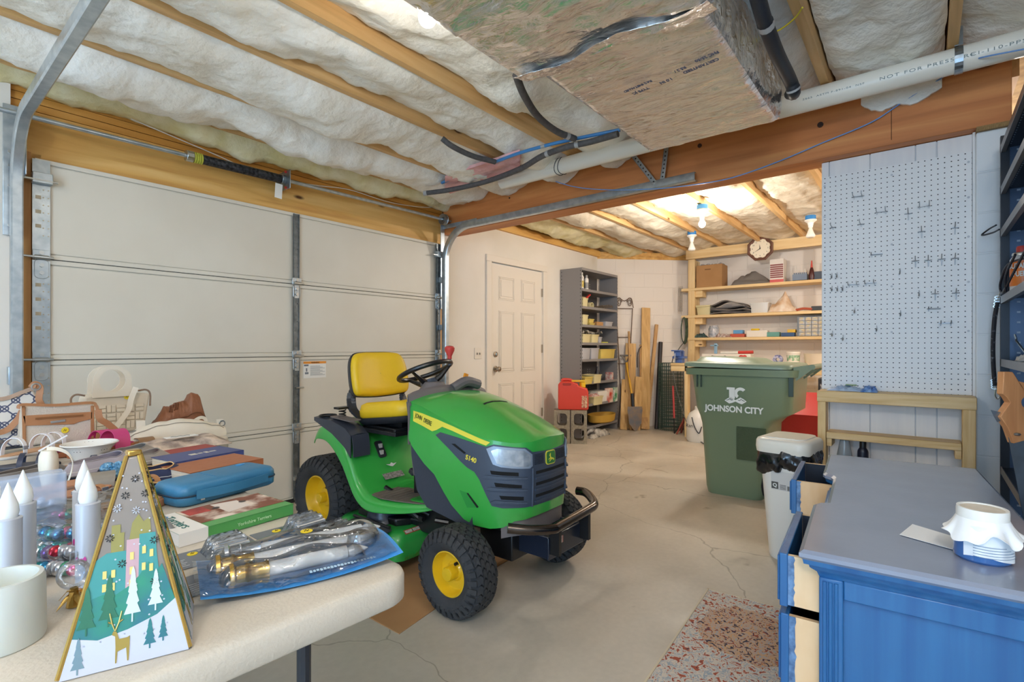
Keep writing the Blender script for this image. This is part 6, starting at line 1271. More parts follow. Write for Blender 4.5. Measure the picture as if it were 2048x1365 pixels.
for a0 in (.405,.735):
    mb=MB(); mb.b2((a0-.012,G,.04),(a0+.022,G+.14,.662),TD); obj('divider_post',mb,DB,dz,bevel=.003)
banks=[(.045,.390,0),(.432,.718,.018),(.760,1.105,0)]; rows_=[(.575,.690),(.405,.560),(.225,.390),(.06,.21)]
pull=[[.075,.073,.075,.07],[.03,.11,.05,.04],[.125,.04,.05,.04]]
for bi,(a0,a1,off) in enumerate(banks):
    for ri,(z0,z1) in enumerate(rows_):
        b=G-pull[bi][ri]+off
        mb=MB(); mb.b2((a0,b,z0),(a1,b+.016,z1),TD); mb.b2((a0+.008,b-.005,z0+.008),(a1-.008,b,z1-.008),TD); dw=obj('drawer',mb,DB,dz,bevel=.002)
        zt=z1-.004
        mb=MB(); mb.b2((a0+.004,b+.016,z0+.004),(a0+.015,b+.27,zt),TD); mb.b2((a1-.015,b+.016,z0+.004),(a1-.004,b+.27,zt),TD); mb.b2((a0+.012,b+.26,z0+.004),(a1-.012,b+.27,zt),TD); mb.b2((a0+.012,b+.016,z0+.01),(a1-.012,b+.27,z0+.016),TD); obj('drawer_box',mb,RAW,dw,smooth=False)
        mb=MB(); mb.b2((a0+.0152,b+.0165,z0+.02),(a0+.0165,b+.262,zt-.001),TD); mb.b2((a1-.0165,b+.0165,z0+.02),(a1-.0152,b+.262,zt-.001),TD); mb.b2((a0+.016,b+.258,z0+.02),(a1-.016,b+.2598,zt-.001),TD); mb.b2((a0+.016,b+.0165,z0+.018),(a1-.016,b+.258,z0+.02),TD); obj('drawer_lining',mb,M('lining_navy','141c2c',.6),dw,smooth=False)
        mb=MB(); 
        ed=[(.016,z0+.004)]+[(.028+.0045*noise.noise(Vector((k*.9,bi,ri))),z0+.004+(zt-z0-.004)*k/14) for k in range(15)]+[(.016,zt)]
        mb.prism([(b+x,z) for x,z in ed],a0+.0030,a0+.0038,TD@Matrix(((0,0,1,0),(1,0,0,0),(0,1,0,0),(0,0,0,1)))); obj('paint_edge',mb,DBD,dw,smooth=False)
mb=MB(); mb.prism([(.05,.33),(.058,.336),(.075,.352),(.083,.356),(.085,.350),(.078,.342),(.066,.335),(.056,.322)],.0475,.0485,TD@Matrix(((0,0,1,0),(1,0,0,-.028),(0,1,0,-.005),(0,0,0,1)))); obj('paint_smear',mb,DBD,dz,smooth=False)
# jar and paper
jc=(1.370,-.088,.720); jr=thing('paint_jar','white-lidded paint jar wrapped in crumpled white label on the dresser','jar',jc)
mb=MB(); mb.lathe([(.001,0),(.050,0),(.055,.004),(.056,.012),(.056,.055),(.048,.066),(.001,.066)],36,Tz(jc)); obj('jar_glass',mb,M('jar_blue_paint','3a69a8',.08,coat=.6),jr)
mb=MB(); mb.lathe([(.001,.086),(.043,.086),(.044,.0885),(.049,.0885),(.050,.084),(.050,.070),(.047,.068),(.001,.068)],36,Tz(jc)); lid=obj('jar_lid',mb,M('jar_lid_white','ecebe6',.4),jr)
mb=MB(); mb.lathe([(.001,.0868),(.042,.0868)],30,Tz(jc)); obj('lid_disc',mb,M('jar_lid_cream','cfc5b4',.5,col2='dad1c2',scale=30),lid)
PW=M('paper_white','eef0f2',.6)
def lab_(u,v):
    a=rad(140)+rad(165)*u; r=.0575+.0015*math.sin(a*9); return (jc[0]+r*math.cos(a),jc[1]+r*math.sin(a),jc[2]+.010+.004*math.sin(u*7)+.05*v)
mb=MB(); mb.grid(lab_,30,6); lb=obj('jar_label',mb,PW,jr,solid=.0005)
mb=MB()
for k in range(5):
    P=[(jc[0]+.0592*math.cos(a),jc[1]+.0592*math.sin(a),jc[2]+.014+.0045*k) for a in [rad(160)+rad(110-12*k)*j/14 for j in range(15)]]; mb.tube(P,.0005,4)
obj('label_print_lines',mb,M('print_blue_grey','7f93ab',.6),lb)
def skirt(u,v):
    a=2*PI*u; k=noise.noise(Vector((math.cos(a)*3.2,math.sin(a)*3.2,2)))+.5*math.sin(a*11)*.5; k2=noise.noise(Vector((math.cos(a)*2,math.sin(a)*2,9)))
    return (jc[0]+(.050+.020*v*(1+.55*k)+.006*v)*math.cos(a),jc[1]+(.050+.020*v*(1+.55*k)+.006*v)*math.sin(a),jc[2]+.072-(.030+.022*k2)*v-.004*math.sin(v*PI))
mb=MB(); mb.grid(skirt,90,8,cu=True); obj('paper_wrap',mb,PW,jr,solid=.0006,angle=60)
jr.scale=(.80,.80,1.14)
mb=MB(); c=[Vector((1.423,.044,.7215)),Vector((1.526,.023,.7215)),Vector((1.475,-.062,.7215)),Vector((1.385,-.050,.7215))]
mb.add([tuple(p) for p in c]+[(p.x,p.y,.7222) for p in c],[(3,2,1,0),(4,5,6,7)]+[(i,(i+1)%4,4+(i+1)%4,4+i) for i in range(4)]); tag(obj('paper_slip',mb,PW,smooth=False),'white paper slip lying on the dresser beside the jar','paper')
# ================================================================ RIGHT SHELVING
SB=M('shelf_blue_steel','3a4a62',.35,.4); SK_=M('shelf_lip_grey','74706f',.35,.5,bump=.02); SBD=M('shelf_black','1e2027',.4,.4)
rs=thing('metal_shelving','dark steel shelving along the right edge, holding a fuel can and a saw','shelving unit',(2.4,-.5,0))
RZ=[2.035,1.845,1.652,1.347,1.062,.573,.12]
for z in RZ:
    mb=MB(); mb.b2((1.55,-.72,z+.012),(3.235,-.272,z+.016)); p=obj('shelf_plate',mb,SBD,rs,smooth=False)
    mb=MB(); mb.b2((1.55,-.272,z-.012),(3.243,-.268,z+.022)); mb.b2((1.55,-.285,z-.012),(3.235,-.270,z-.008)); obj('shelf_lip',mb,SK_,p,bevel=.001)
mb=MB(); mb.b2((3.236,-.72,0),(3.240,-.275,2.10)); ep=obj('end_panel',mb,SB,rs,smooth=False)
for y in (-.28,-.70):
    mb=MB(); mb.b2((3.215,y-.018,0),(3.243,y+.012,2.10)); obj('upright_post',mb,SBD,rs,smooth=False)
mb=MB()
for k in range(44): mb.b2((3.2335,-.335,.05+.046*k),(3.2355,-.323,.058+.046*k))
obj('slot_holes',mb,M('slot_light2','a9b4c4',.5),ep,smooth=False)
mb=MB()
for k in range(30): mb.b2((2.3+.03*k,-.30,2.0455),(2.308+.03*k,-.296,2.0465)); mb.b2((2.3+.03*k,-.30,1.8555),(2.308+.03*k,-.296,1.8565))
obj('shelf_slots',mb,M('slot_light2','a9b4c4'),rs,smooth=False)
fc_=thing('fuel_canister','orange fuel canister with red cap on the right-hand steel shelf','canister',(3.08,-.325,1.364))
mb=MB(); mb.lathe([(.001,0),(.038,0),(.040,.004),(.040,.150),(.030,.166),(.001,.168)],26,Tz((3.08,-.325,1.364))); cbd=obj('canister_body',mb,M('canister_white','d9d9dc',.3,.3),fc_)
mb=MB(); mb.lathe([(.0405,.035),(.0405,.142)],26,Tz((3.08,-.325,1.364))); ob_=obj('orange_label',mb,M('canister_orange','ec7e2a',.35),cbd)
nx=Vector((-.94,.34,0)).normalized(); 
for k,s_ in enumerate(('BUTANE','FUEL')):
    text('lettering',s_,.030,frame(Vector((3.08,-.325,1.364+.118-.034*k))+nx*.0425,Vector((nx.y,-nx.x,0))*-1 if False else Vector((-nx.y,nx.x,0)),(0,0,1)),LW,ob_,sx=.62,bold=.0008)
mb=MB(); mb.lathe([(.001,.178),(.032,.178),(.034,.172),(.034,.166),(.001,.166)],24,Tz((3.08,-.325,1.364))); obj('collar',mb,BOLT,fc_)
mb=MB(); mb.lathe([(.001,.206),(.018,.206),(.020,.200),(.020,.176),(.001,.176)],18,Tz((3.08,-.325,1.364))); obj('red_cap',mb,REDP,fc_)
mb=MB(); mb.tube(catmull([(2.9,-.33,1.50),(3.02,-.275,1.49),(3.14,-.262,1.43),(3.15,-.262,1.39),(3.05,-.262,1.375),(2.9,-.28,1.44),(2.7,-.30,1.52)],6),.0045,6); mb.tube(catmull([(3.02,-.268,1.374),(2.94,-.262,1.44),(2.8,-.275,1.50)],6),.0045,6); tag(obj('black_cable',mb,M('cable_black','1c1f2c',.4)),'thin black cable draped in front of the orange canister','cable')
bc=thing('bungee_cord','black bungee cord hanging on the painted block pier beside the shelving','bungee cord',(3.30,-.25,1.3))
def bp_(x,y): 
    p=view_at(x,y,X=3.30); return (p.x,p.y,p.z)
mb=MB(); mb.tube(catmull([bp_(1995,605),bp_(1989,640),bp_(1986,690),bp_(1987,735),bp_(1990,772)],5),.0085,8); obj('elastic',mb,M('bungee_black','24242a',.7,col2='8d8e96',scale=70,ramp=(.55,.75)),bc)
for a,b in (((1997,595),(1994,613)),((1989,762),(1990,776))):
    mb=MB(); 
    for k in range(4):
        p=Vector(bp_(*a)).lerp(Vector(bp_(*b)),k/3); mb.tube([(p.x,p.y+.013*math.cos(t),p.z+.006*math.sin(t)) for t in [2*PI*j/12 for j in range(12)]],.003,5,closed=True)
    obj('wire_crimp',mb,BOLT,bc)
mb=MB(); mb.tube(catmull([bp_(1992,775),bp_(1990,790),bp_(1994,798),bp_(1999,794),bp_(1998,784)],5),.003,6); mb.tube([bp_(1995,600),bp_(1999,588),bp_(2003,578)],.003,6); obj('metal_hook',mb,BOLT,bc)
mb=MB(); mb.tube(catmull([(3.24,-.255,1.70),(3.30,-.235,1.695),(3.33,-.212,1.675),(3.26,-.245,1.670),(3.2,-.262,1.672)],5),.004,6); tag(obj('wire_hook',mb,M('wire_dark2','33363d',.4,.5)),'dark wire hook sticking out of the upper right shelving toward the wall','hook')
mb=MB(); mb.tube([(3.02,-.30,1.17),(3.07,-.30,1.19),(3.17,-.315,1.165),(2.95,-.34,1.078)],.004,6); tag(obj('bent_wire',mb,BOLT),'bent steel wire leaning on the shelf above the saw handle','wire')
crumple(2.95,3.08,-.45,-.30,1.078,.06,51,'white_cloth',M('cloth_white','d8d6d4',.9),'crumpled white cloth on the shelf above the saw handle','cloth')
crumple(2.86,3.12,-.50,-.29,1.668,.16,53,'grey_cloth',M('cloth_grey','b9b3ad',.9),'bundled pale cloth on the third shelf from the top, right side','cloth')
bin_(3.17,-.34,1.861,.08,.1,.05,BINW,'small clear dish on the second steel shelf at the right edge',group=None)
# saw
sw_=thing('hand_saw','old hand saw with carved wooden handle hanging on the right shelving','saw',(2.55,-.24,.9))
c=view_at(2043,812,Y=-.235); ts=frame(c,Vector((.60,-.80,0)),(0,0,1)); K=.00175
def hp(L): return [(x*K*.95,-y*K*.98) for x,y in L]
H_=hp([(-38,-62),(-22,-62),(-14,-46),(10,-40),(40,-42),(62,-50),(70,-40),(60,-8),(70,20),(72,40),(40,52),(-20,68),(-30,40),(-44,20),(-36,8),(-26,-6),(-32,-16),(-40,-22)])
def ringhole(outer,cx,cy,rx,ry,z0,z1,mbb,T):
    n=len(outer); inner=[]
    for x,y in outer:
        a=math.atan2(y-cy,x-cx); inner.append((cx+rx*math.cos(a),cy+ry*math.sin(a)))
    vs=[(x,y,z0) for x,y in outer]+[(x,y,z0) for x,y in inner]+[(x,y,z1) for x,y in outer]+[(x,y,z1) for x,y in inner]
    fs=[]
    for i in range(n):
        j=(i+1)%n; fs+=[(i,j,n+j,n+i),(2*n+i,3*n+i,3*n+j,2*n+j),(i,2*n+i,2*n+j,j),(n+i,n+j,3*n+j,3*n+i)]
    mbb.add(vs,fs,T)
mb=MB(); ringhole(H_,.035,.012,.045,.030,-.011,.011,mb,ts); hdl=obj('wooden_handle',mb,wood('saw_beech','b9794a','c98a58','d99d6c',2,2,knots=False),sw_,bevel=.004)
for x,y in ((-14,50),(12,28),(40,44)): mb=MB(); mb.ball(ts@Vector((x*K,-y*K,.011)),(.010,.010,.005),12,6); mb.ball(ts@Vector((x*K,-y*K,-.011)),(.010,.010,.005),12,6); obj('handle_screw',mb,M('screw_grey','8b8886',.35,.7),hdl)
mb=MB(); mb.prism(hp([(-24,56),(70,40),(74,200),(60,330),(26,330)]),-.001,.001,ts); obj('saw_blade',mb,M('saw_steel','8fa0b4',.3,.85,col2='7b8794',scale=8),sw_,smooth=False)
mb=MB(); mb.prism(hp([(-56,8),(-38,12),(-34,26),(-44,30),(-50,20)]),-.001,.001,ts); obj('blade_heel',mb,M('saw_steel','8fa0b4'),sw_,smooth=False)
mb=MB(); mb.cyl((3.42,-.40,2.2),(3.42,-.40,2.52),.03); o=tag(obj('conduit_pipe',mb,M('conduit_grey','a9b3bd',.4)),'grey vertical conduit at the top right corner behind the beam end','pipe')
# ================================================================ RUG, CARDBOARD
def rug_mat():
    m=bpy.data.materials.new('rug_pattern'); m.use_nodes=True; nt=m.node_tree; N=nt.nodes; L=nt.links; b=N['Principled BSDF']; b.inputs['Roughness'].default_value=.95
    tc=N.new('ShaderNodeTexCoord')
    def vor(s,seed): mp=N.new('ShaderNodeMapping'); mp.inputs['Location'].default_value=(seed,seed*.7,0); L.new(tc.outputs['Object'],mp.inputs[0]); n=N.new('ShaderNodeTexNoise'); n.inputs['Scale'].default_value=s; n.inputs['Detail'].default_value=5; n.inputs['Distortion'].default_value=1.2; L.new(mp.outputs[0],n.inputs[0]); return n.outputs[0]
    def rp(src,*st):
        r=N.new('ShaderNodeValToRGB'); r.color_ramp.interpolation='CONSTANT'; e=r.color_ramp.elements; e[0].position=st[0][0]; e[0].color=st[0][1]; e[1].position=st[1][0]; e[1].color=st[1][1]
        for p,c in st[2:]: x=e.new(p); x.color=c
        L.new(src,r.inputs[0]); return r.outputs[0]
    cream=lin('cfc3b4'); red=lin('a5543c'); blue=lin('9ba3ac'); navy=lin('3c3648'); tan=lin('c99f78')
    base=rp(vor(34,0),(0,navy),(.30,red),(.405,cream),(.50,blue),(.545,cream),(.61,red),(.70,navy))
    med=rp(vor(44,3),(0,navy),(.40,tan),(.50,blue),(.54,tan),(.60,red),(.64,navy))
    # medallions and border bands laid out in the rug's own frame
    sp=N.new('ShaderNodeSeparateXYZ'); L.new(tc.outputs['Object'],sp.inputs[0])
    mp=N.new('ShaderNodeMapping'); mp.inputs['Location'].default_value=(-.30,-.26,0); mp.inputs['Scale'].default_value=(1,1.1,1); L.new(tc.outputs['Object'],mp.inputs[0])
    ln=N.new('ShaderNodeVectorMath'); ln.operation='LENGTH'; L.new(mp.outputs[0],ln.inputs[0])
    wob=N.new('ShaderNodeTexNoise'); wob.inputs['Scale'].default_value=12; L.new(tc.outputs['Object'],wob.inputs[0])
    ad=N.new('ShaderNodeMath'); ad.operation='MULTIPLY_ADD'; ad.inputs[1].default_value=.12; L.new(wob.outputs[0],ad.inputs[0]); L.new(ln.outputs['Value'],ad.inputs[2])
    lt=N.new('ShaderNodeMath'); lt.operation='LESS_THAN'; lt.inputs[1].default_value=.27; L.new(ad.outputs[0],lt.inputs[0])
    mx=N.new('ShaderNodeMixRGB'); L.new(lt.outputs[0],mx.inputs[0]); L.new(base,mx.inputs[1]); L.new(med,mx.inputs[2])
    L.new(mx.outputs[0],b.inputs['Base Color'])
    bp=N.new('ShaderNodeBump'); bp.inputs['Strength'].default_value=.3; bp.inputs['Distance'].default_value=.003; n=N.new('ShaderNodeTexNoise'); n.inputs['Scale'].default_value=250; L.new(tc.outputs['Object'],n.inputs[0]); L.new(n.outputs[0],bp.inputs['Height']); L.new(bp.outputs[0],b.inputs['Normal'])
    return m
rg_=thing('area_rug','worn red, blue and cream patterned rug on the floor beside the dresser','rug',(1.80,.43,0),rad(3.2))
TR_=Matrix()
R0=Vector((2.443,.793,0)); ux=Vector((-.9985,-.066,0)); uy=Vector((.02,-1,0)); TRG=frame(R0,ux,uy)
mb=MB(); mb.b2((.004,.004,-.0),(1.6,.62,-.006) if False else (1.6,.62,.006),Matrix.Diagonal((1,1,1,1))); me=mb.mesh('rug_pile'); me.materials.append(rug_mat()); o=bpy.data.objects.new('rug_pile',me); COL.objects.link(o); o.parent=rg_
A_=frame((R0.x,R0.y,.001),ux,uy); 
if A_.to_3x3().col[2].z<0: A_=A_@Matrix.Diagonal((1,1,-1,1))
loc=Matrix.Translation((1.80,.43,0))@Matrix.Rotation(rad(3.2),4,'Z'); o.matrix_parent_inverse=loc.inverted()@A_
WM[o.name]=Matrix(); mb=MB(); mb.b2((0,0,0),(1.6,.008,.008),A_); mb.b2((0,0,0),(.006,.62,.008),A_); obj('bound_edge',mb,M('rug_edge','cdbfa6',.9),rg_,label='cream bound edge')
mb=MB(); P=[(1.30,1.62),(1.56,1.66),(1.60,1.70),(2.13,1.73),(2.20,1.78),(2.30,2.95),(1.30,2.95)]; mb.prism(P,.0,.004); cbk=tag(obj('cardboard_sheet',mb,M('cardboard_floor','b58a5e',.8,col2='a67a50',scale=3),bevel=.001),'flattened tan cardboard under the riding mower','cardboard')
# ================================================================ FOLDING TABLES
TW=M('table_plastic','cdc4b5',.5,bump=.12,bscale=180); TS_=M('table_skirt','d6d8da',.45); TG=M('table_leg_grey','3c4048',.4,.5)
TZ=.740
def folding_table(label,loc,ang,W,L,seam):
    """origin = near right corner; local x to the left across the width, local y away along the length"""
    t=thing('folding_table',label,'table',loc,ang); T=Tz(loc,ang)
    mb=MB(); pr=rrect(W,L,.055,8,-W/2,L/2); n=len(pr)
    def ring(z,s): return [tuple(T@Vector((x,y,z))) for x,y in rrect(W-2*s,L-2*s,max(.012,.055-s*.6),8,-W/2,L/2)]
    rows=[(TZ-.050,.004),(TZ-.046,0),(TZ-.010,0),(TZ-.003,.003),(TZ,.011)]; vs=[]
    for z,s in rows: vs+=ring(z,s)
    mb.add(vs,[(i*n+j,i*n+(j+1)%n,(i+1)*n+(j+1)%n,(i+1)*n+j) for i in range(4) for j in range(n)]+[tuple(range(n)),tuple(4*n+j for j in range(n))]); obj('tabletop',mb,TW,t,angle=50)
    if seam:
        mb=MB(); mb.b2((-W+.01,L*.5-.0015,TZ-.001),(-.01,L*.5+.0015,TZ+.0004),T); obj('fold_seam',mb,M('seam_grey','a8a49b',.7),t,smooth=False)
    for y in (.22,L-.22):
        lg=MB(); 
        lg.tube([T@Vector(p) for p in ((-.10,y,TZ-.05),(-.10,y,.01))],.013,10); l1=obj('leg',lg,TG,t)
        lg=MB(); lg.tube([T@Vector(p) for p in ((-W+.10,y,TZ-.05),(-W+.10,y,.01))],.013,10); obj('leg',lg,TG,t)
        lg=MB(); lg.tube([T@Vector(p) for p in ((-.10,y,.18),(-W+.10,y,.18))],.010,8); lg.tube([T@Vector(p) for p in ((-.10,y,TZ-.06),(-W+.10,y,TZ-.06))],.010,8); obj('cross_brace',lg,TG,t)
    return t
folding_table('white folding table in the foreground covered with shoes, candles and packaged goods',(.606,.706,0),rad(-3.0),.78,1.62,False)
folding_table('second white folding table behind, holding the row of handbags',(.992,2.385,0),0,1.83,.70,True)
SZ=TZ+.001
def tp_(x,y,dz=0): p=view_at(x,y,Z=SZ); return Vector((p.x,p.y,SZ+dz))
def local_obj(name,mb,mat,parent,**k): return obj(name,mb,mat,parent,world=False,**k)
STK=M('price_sticker','e9cf2a',.5)
def sticker(parent,T,r=.009,nm='price_sticker'):
    mb=MB(); mb.lathe([(.0005,.0012),(r,.0008),(r,0)],16,T); o=obj(nm,mb,STK,parent,smooth=False,label='round yellow price sticker')
    mb=MB(); mb.tube([T@Vector(p) for p in ((-r*.4,-r*.3,.0018),(-r*.1,r*.35,.0018),(r*.1,-r*.3,.0018),(r*.4,r*.2,.0018))],r*.07,4); obj('price_mark',mb,M('ink_black','101010',.6),o); return o
UP=lambda p: Matrix.Translation(p)
# ---- big blister pack of battery candles: blue card, clear bubbles
CLR=bpy.data.materials.new('clear_plastic'); CLR.use_nodes=True
def clear_mat(m,tint,base_alpha):
    nt=m.node_tree; N=nt.nodes; L=nt.links; N.remove(N['Principled BSDF']); out=N['Material Output']
    g=N.new('ShaderNodeBsdfGlossy'); g.inputs['Roughness'].default_value=.06; g.inputs['Color'].default_value=(1,1,1,1)
    t=N.new('ShaderNodeBsdfTransparent'); t.inputs[0].default_value=lin(tint)
    fr=N.new('ShaderNodeLayerWeight'); fr.inputs[0].default_value=.35; mx=N.new('ShaderNodeMixShader')
    mth=N.new('ShaderNodeMath'); mth.operation='MULTIPLY_ADD'; mth.inputs[1].default_value=.75; mth.inputs[2].default_value=base_alpha; L.new(fr.outputs['Fresnel'],mth.inputs[0])
    L.new(mth.outputs[0],mx.inputs[0]); L.new(t.outputs[0],mx.inputs[1]); L.new(g.outputs[0],mx.inputs[2]); L.new(mx.outputs[0],out.inputs['Surface'])
    n=N.new('ShaderNodeTexNoise'); n.inputs['Scale'].default_value=35; tc=N.new('ShaderNodeTexCoord'); L.new(tc.outputs['Object'],n.inputs[0]); b=N.new('ShaderNodeBump'); b.inputs['Strength'].default_value=.5; b.inputs['Distance'].default_value=.01; L.new(n.outputs[0],b.inputs['Height']); L.new(b.outputs[0],g.inputs['Normal'])
clear_mat(CLR,'f2f6fb',.08)
CARDB=M('card_blue','3f8fd6',.35); CARDG=M('card_grey','6f757d',.5); WAX=M('wax_white','dfe0e0',.45,sss=.2); GOLD=M('gold_plastic','cfa85a',.2,.9); SILV=M('silver_plastic','c3c8cf',.2,.85)
A=tp_(395,1172); B_=tp_(768,1090); ax=(B_-A); ax.z=0; LN=ax.length; ux_=ax.normalized(); uy_=Vector((-ux_.y,ux_.x,0))
# card runs from lower-left to the table corner; the near edge lies towards the viewer
Tc=frame((A.x,A.y,SZ),ux_,uy_)
bp_k=thing('candle_multipack','clear blister pack of gold-based flameless candles on curled blue card at table corner','candle pack',tuple(A))
WD=.165
def cardz(u,v): return .004+.020*max(0,(v-.0)*-1)+.030*abs(u-.5)**2*2+.008*math.sin(v*PI)
mb=MB(); mb.grid(lambda u,v:(u*LN,-WD*.62+WD*v,cardz(u,v)),24,10,Tc); cd=obj('backing_card',mb,CARDB,bp_k,solid=.0008)
mb=MB(); mb.grid(lambda u,v:(LN*(.60+.34*u),WD*(.02+.36*v),cardz(.60+.34*u,.64+.36*v)+.0018),10,6,Tc); obj('printed_panel',mb,CARDG,cd,label='grey printed area of the card')
mb=MB(); mb.grid(lambda u,v:(LN*(.945+.02*u),-WD*(.02)+.030*v,cardz(.95,.6)+.0020),3,3,Tc); obj('barcode_panel',mb,M('sticker_white','eceae4'),cd)
mb=MB()
for k in range(22): mb.b2((LN*.50+.0058*k,-WD*.50-.004+.001*(k%3),.0135),(LN*.50+.0058*k+.0038,-WD*.50+.004-.001*(k%2),.0145),Tc)
obj('print_marks',mb,M('ink_pale','bfe0f6',.5),cd,smooth=False)
for k,(v,u0,u1) in enumerate(((-.052,.10,.72),(.000,.05,.84),(.046,.10,.90))):
    r=.0155; z=.022
    mb=MB(); mb.cyl((LN*(u0+.18),v,z),(LN*(u1),v,z),r*.78,n=18,T=Tc); cn=obj('candle_stick',mb,WAX,bp_k)
    mb=MB(); mb.lathe([(.001,0),(r*1.35,0),(r*1.4,.006),(r*1.0,.010),(r*.95,.022),(r*1.15,.026),(r*.9,.032),(r*.9,.052),(r*1.05,.058),(.001,.060)],20,Tc@frame((LN*u0+.01,v,z),(0,1,0),(0,0,1))); obj('candle_base',mb,GOLD if k<2 else SILV,cn,label='shiny gold candle foot' if k<2 else 'silver candle foot')
    mb=MB(); mb.lathe([(.001,0),(r*.5,.002),(r*.75,.012),(r*.5,.026),(.001,.040)],14,Tc@frame((LN*u1,v,z),(0,1,0),(0,0,1))); obj('candle_flame',mb,M('flame_plastic','e9ecef',.2,trans=.3),cn)
    mb=MB()
    def bub(u,v_,k=k,v=v,u0=u0,u1=u1): 
        x=LN*(u0-.03+(u1-u0+.14)*u); e=(1-abs(2*u-1)**6)**.5 if abs(2*u-1)<1 else 0; w=.026*(1+.10*math.sin(u*17+k)); a=PI*v_
        return (x,v+w*math.cos(a),.005+.040*e*math.sin(a)*(1+.12*math.sin(u*13+k)))
    mb.grid(bub,40,12,Tc); obj('clear_bubble',mb,CLR,bp_k,angle=80)
mb=MB(); mb.grid(lambda u,v:(LN*(-.02+.99*u),-WD*.60+WD*.94*v,cardz(u,v)+.004+.003*noise.noise(Vector((u*15,v*9,4)))),50,20,Tc); obj('clear_film',mb,CLR,bp_k,angle=80)
mb=MB(); mb.lathe([(.001,.03),(.022,.03),(.026,.02),(.03,0)],18,Tc@Matrix.Translation((LN*.86,-.01,.010))@Matrix.Diagonal((1.2,1,1,1))); obj('clear_dome',mb,CLR,bp_k)
sticker(bp_k,Tc@Matrix.Translation((LN*.55,.018,.050)),.011)
# ---- four smaller grey cards with silver bulbs
def mini_pack(px,py,ang,label,fl=0,L=.15,W=.085):
    c=tp_(px,py); t=thing('bulb_pack',label,'package',tuple(c),ang,'grey carded packs between the books and the big blister'); T=Tz(tuple(c),ang)
    mb=MB(); mb.b2((-L/2,-W/2,0),(L/2,W/2,.0012),T); cd=obj('backing_card',mb,CARDG,t,smooth=False)
    for k in range(5): 
        mb=MB(); mb.b2((-L/2+.012,-W/2+.012+.008*k,.0012),(-L/2+.012+.022-.004*(k%2),-W/2+.014+.008*k,.0016),T); obj('print_line',mb,M('print_pale','b9bdc2',.5),cd,smooth=False)
    mb=MB()
    for k in range(4): mb.tube([T@Vector(p) for p in ((-.005,-.022+.014*k,.011),(.058,-.022+.014*k,.012))],.0055,8)
    obj('silver_utensil',mb,SILV,t)
    mb=MB(); mb.grid(lambda u,v:T@Vector((-.016+.084*u,-.036+.072*v,.0014+.022*(min(1,6*u,6*(1-u))*min(1,5*v,5*(1-v)))*(1+.25*math.sin(v*26)))),16,24); obj('clear_bubble',mb,CLR,t,angle=80)
    if fl: sticker(t,T@Matrix.Translation((-.028,.022,.0015)),.009)
    return t
mini_pack(588,1062,rad(-2),'grey carded pack with yellow sticker, farthest from the big blister pack',1); mini_pack(652,1080,rad(4),'grey carded pack with yellow sticker, at the table edge beside the big blister',1)
mini_pack(425,1108,rad(-4),'grey carded pack near the dog book, left of the other stickered packs',1,.16); mini_pack(452,1150,rad(2),'grey carded pack partly under the big blister pack, beside the holiday tin',0,.15)
# ---- books
def book(label,pc,size,ang,cover,pages,z=0,nm='book',spine=None,title=None,tm=None,tsz=.02,cat='book'):
    c=tp_(*pc) if len(pc)==2 else Vector(pc); c=Vector((c.x,c.y,SZ+z)); L,W,H_=size
    t=thing(nm,label,cat,tuple(c),ang); T=Tz(tuple(c),ang)
    mb=MB(); mb.b2((-L/2+.003,-W/2+.003,.002),(L/2-.003,W/2-.003,H_-.002),T); obj('pages',mb,pages,t,smooth=False)
    mb=MB(); mb.b2((-L/2,-W/2,0),(L/2,W/2,.002),T); mb.b2((-L/2,-W/2,H_-.002),(L/2,W/2,H_),T); mb.b2((-L/2,-W/2,0),(L/2,-W/2+.002,H_),T); cv=obj('cover',mb,cover,t,bevel=.0006)
    if title: text('lettering',title,tsz,T@Matrix.Translation((0,0,H_+.0006)),tm,cv,sx=1.1)
    return t,T,cv
PG=M('book_pages','e6dfd0',.8,col2='cfc6b4',scale=3,stretch=(1,1,160))
t,T,cv=book('chunky dog book with a brown and white puppy photo on its cover',(447,1046),(.245,.155,.026),rad(4),M('cover_green','4f9a52',.35),PG)
mb=MB(); mb.b2((-.1225,-.078,-.0002),(-.068,.0776,.0264),T); sl_=obj('white_end_band',mb,M('cover_white','eceae6',.4),cv,smooth=False)
mb=MB(); mb.b2((-.067,-.045,.0262),(.120,.0765,.0266),T); ph=obj('cover_photo',mb,M('puppy_fur','7d4a36',.5,col2='e2d2c4',scale=16,ramp=(.46,.60)),cv,smooth=False)
mb=MB(); mb.grid(lambda u,v:T@Vector((.03+.055*(u-.5),.025+.09*(v-.5)*(1-.3*u),.0270)),6,6); obj('printed_blaze',mb,M('puppy_white','ded3cb',.5),ph)
for x,y in ((.00,.035),(.06,.035)): mb=MB(); mb.lathe([(.0005,.0276),(.008,.0276)],14,T@Matrix.Translation((x,y,0))); obj('printed_eye',mb,M('puppy_eye','2e1c18',.3),ph)
mb=MB(); mb.b2((-.060,.025,.0266),(-.015,.070,.0270),T); obj('red_bow_print',mb,M('bow_red','b8443c',.5,col2='8c2f2c',scale=40),ph,smooth=False)
text('lettering','Terriers',.030,T@Matrix.Translation((-.095,.0,.0268))@Matrix.Rotation(-PI/2,4,'Z'),M('ink_green','3a6f6a',.5),sl_)
mb=MB(); mb.lathe([(.0005,.0268),(.011,.0268)],16,T@Matrix.Translation((-.106,.055,0))@Matrix.Diagonal((1.5,1,1,1))); obj('blue_oval',mb,M('oval_blue','2f8ac4',.4),sl_)
text('lettering','Yorkshire Terriers',.010,T@frame((.03,-.0782,.012),(1,0,0),(0,0,1)),M('ink_pale2','b9dcb0',.5),cv)
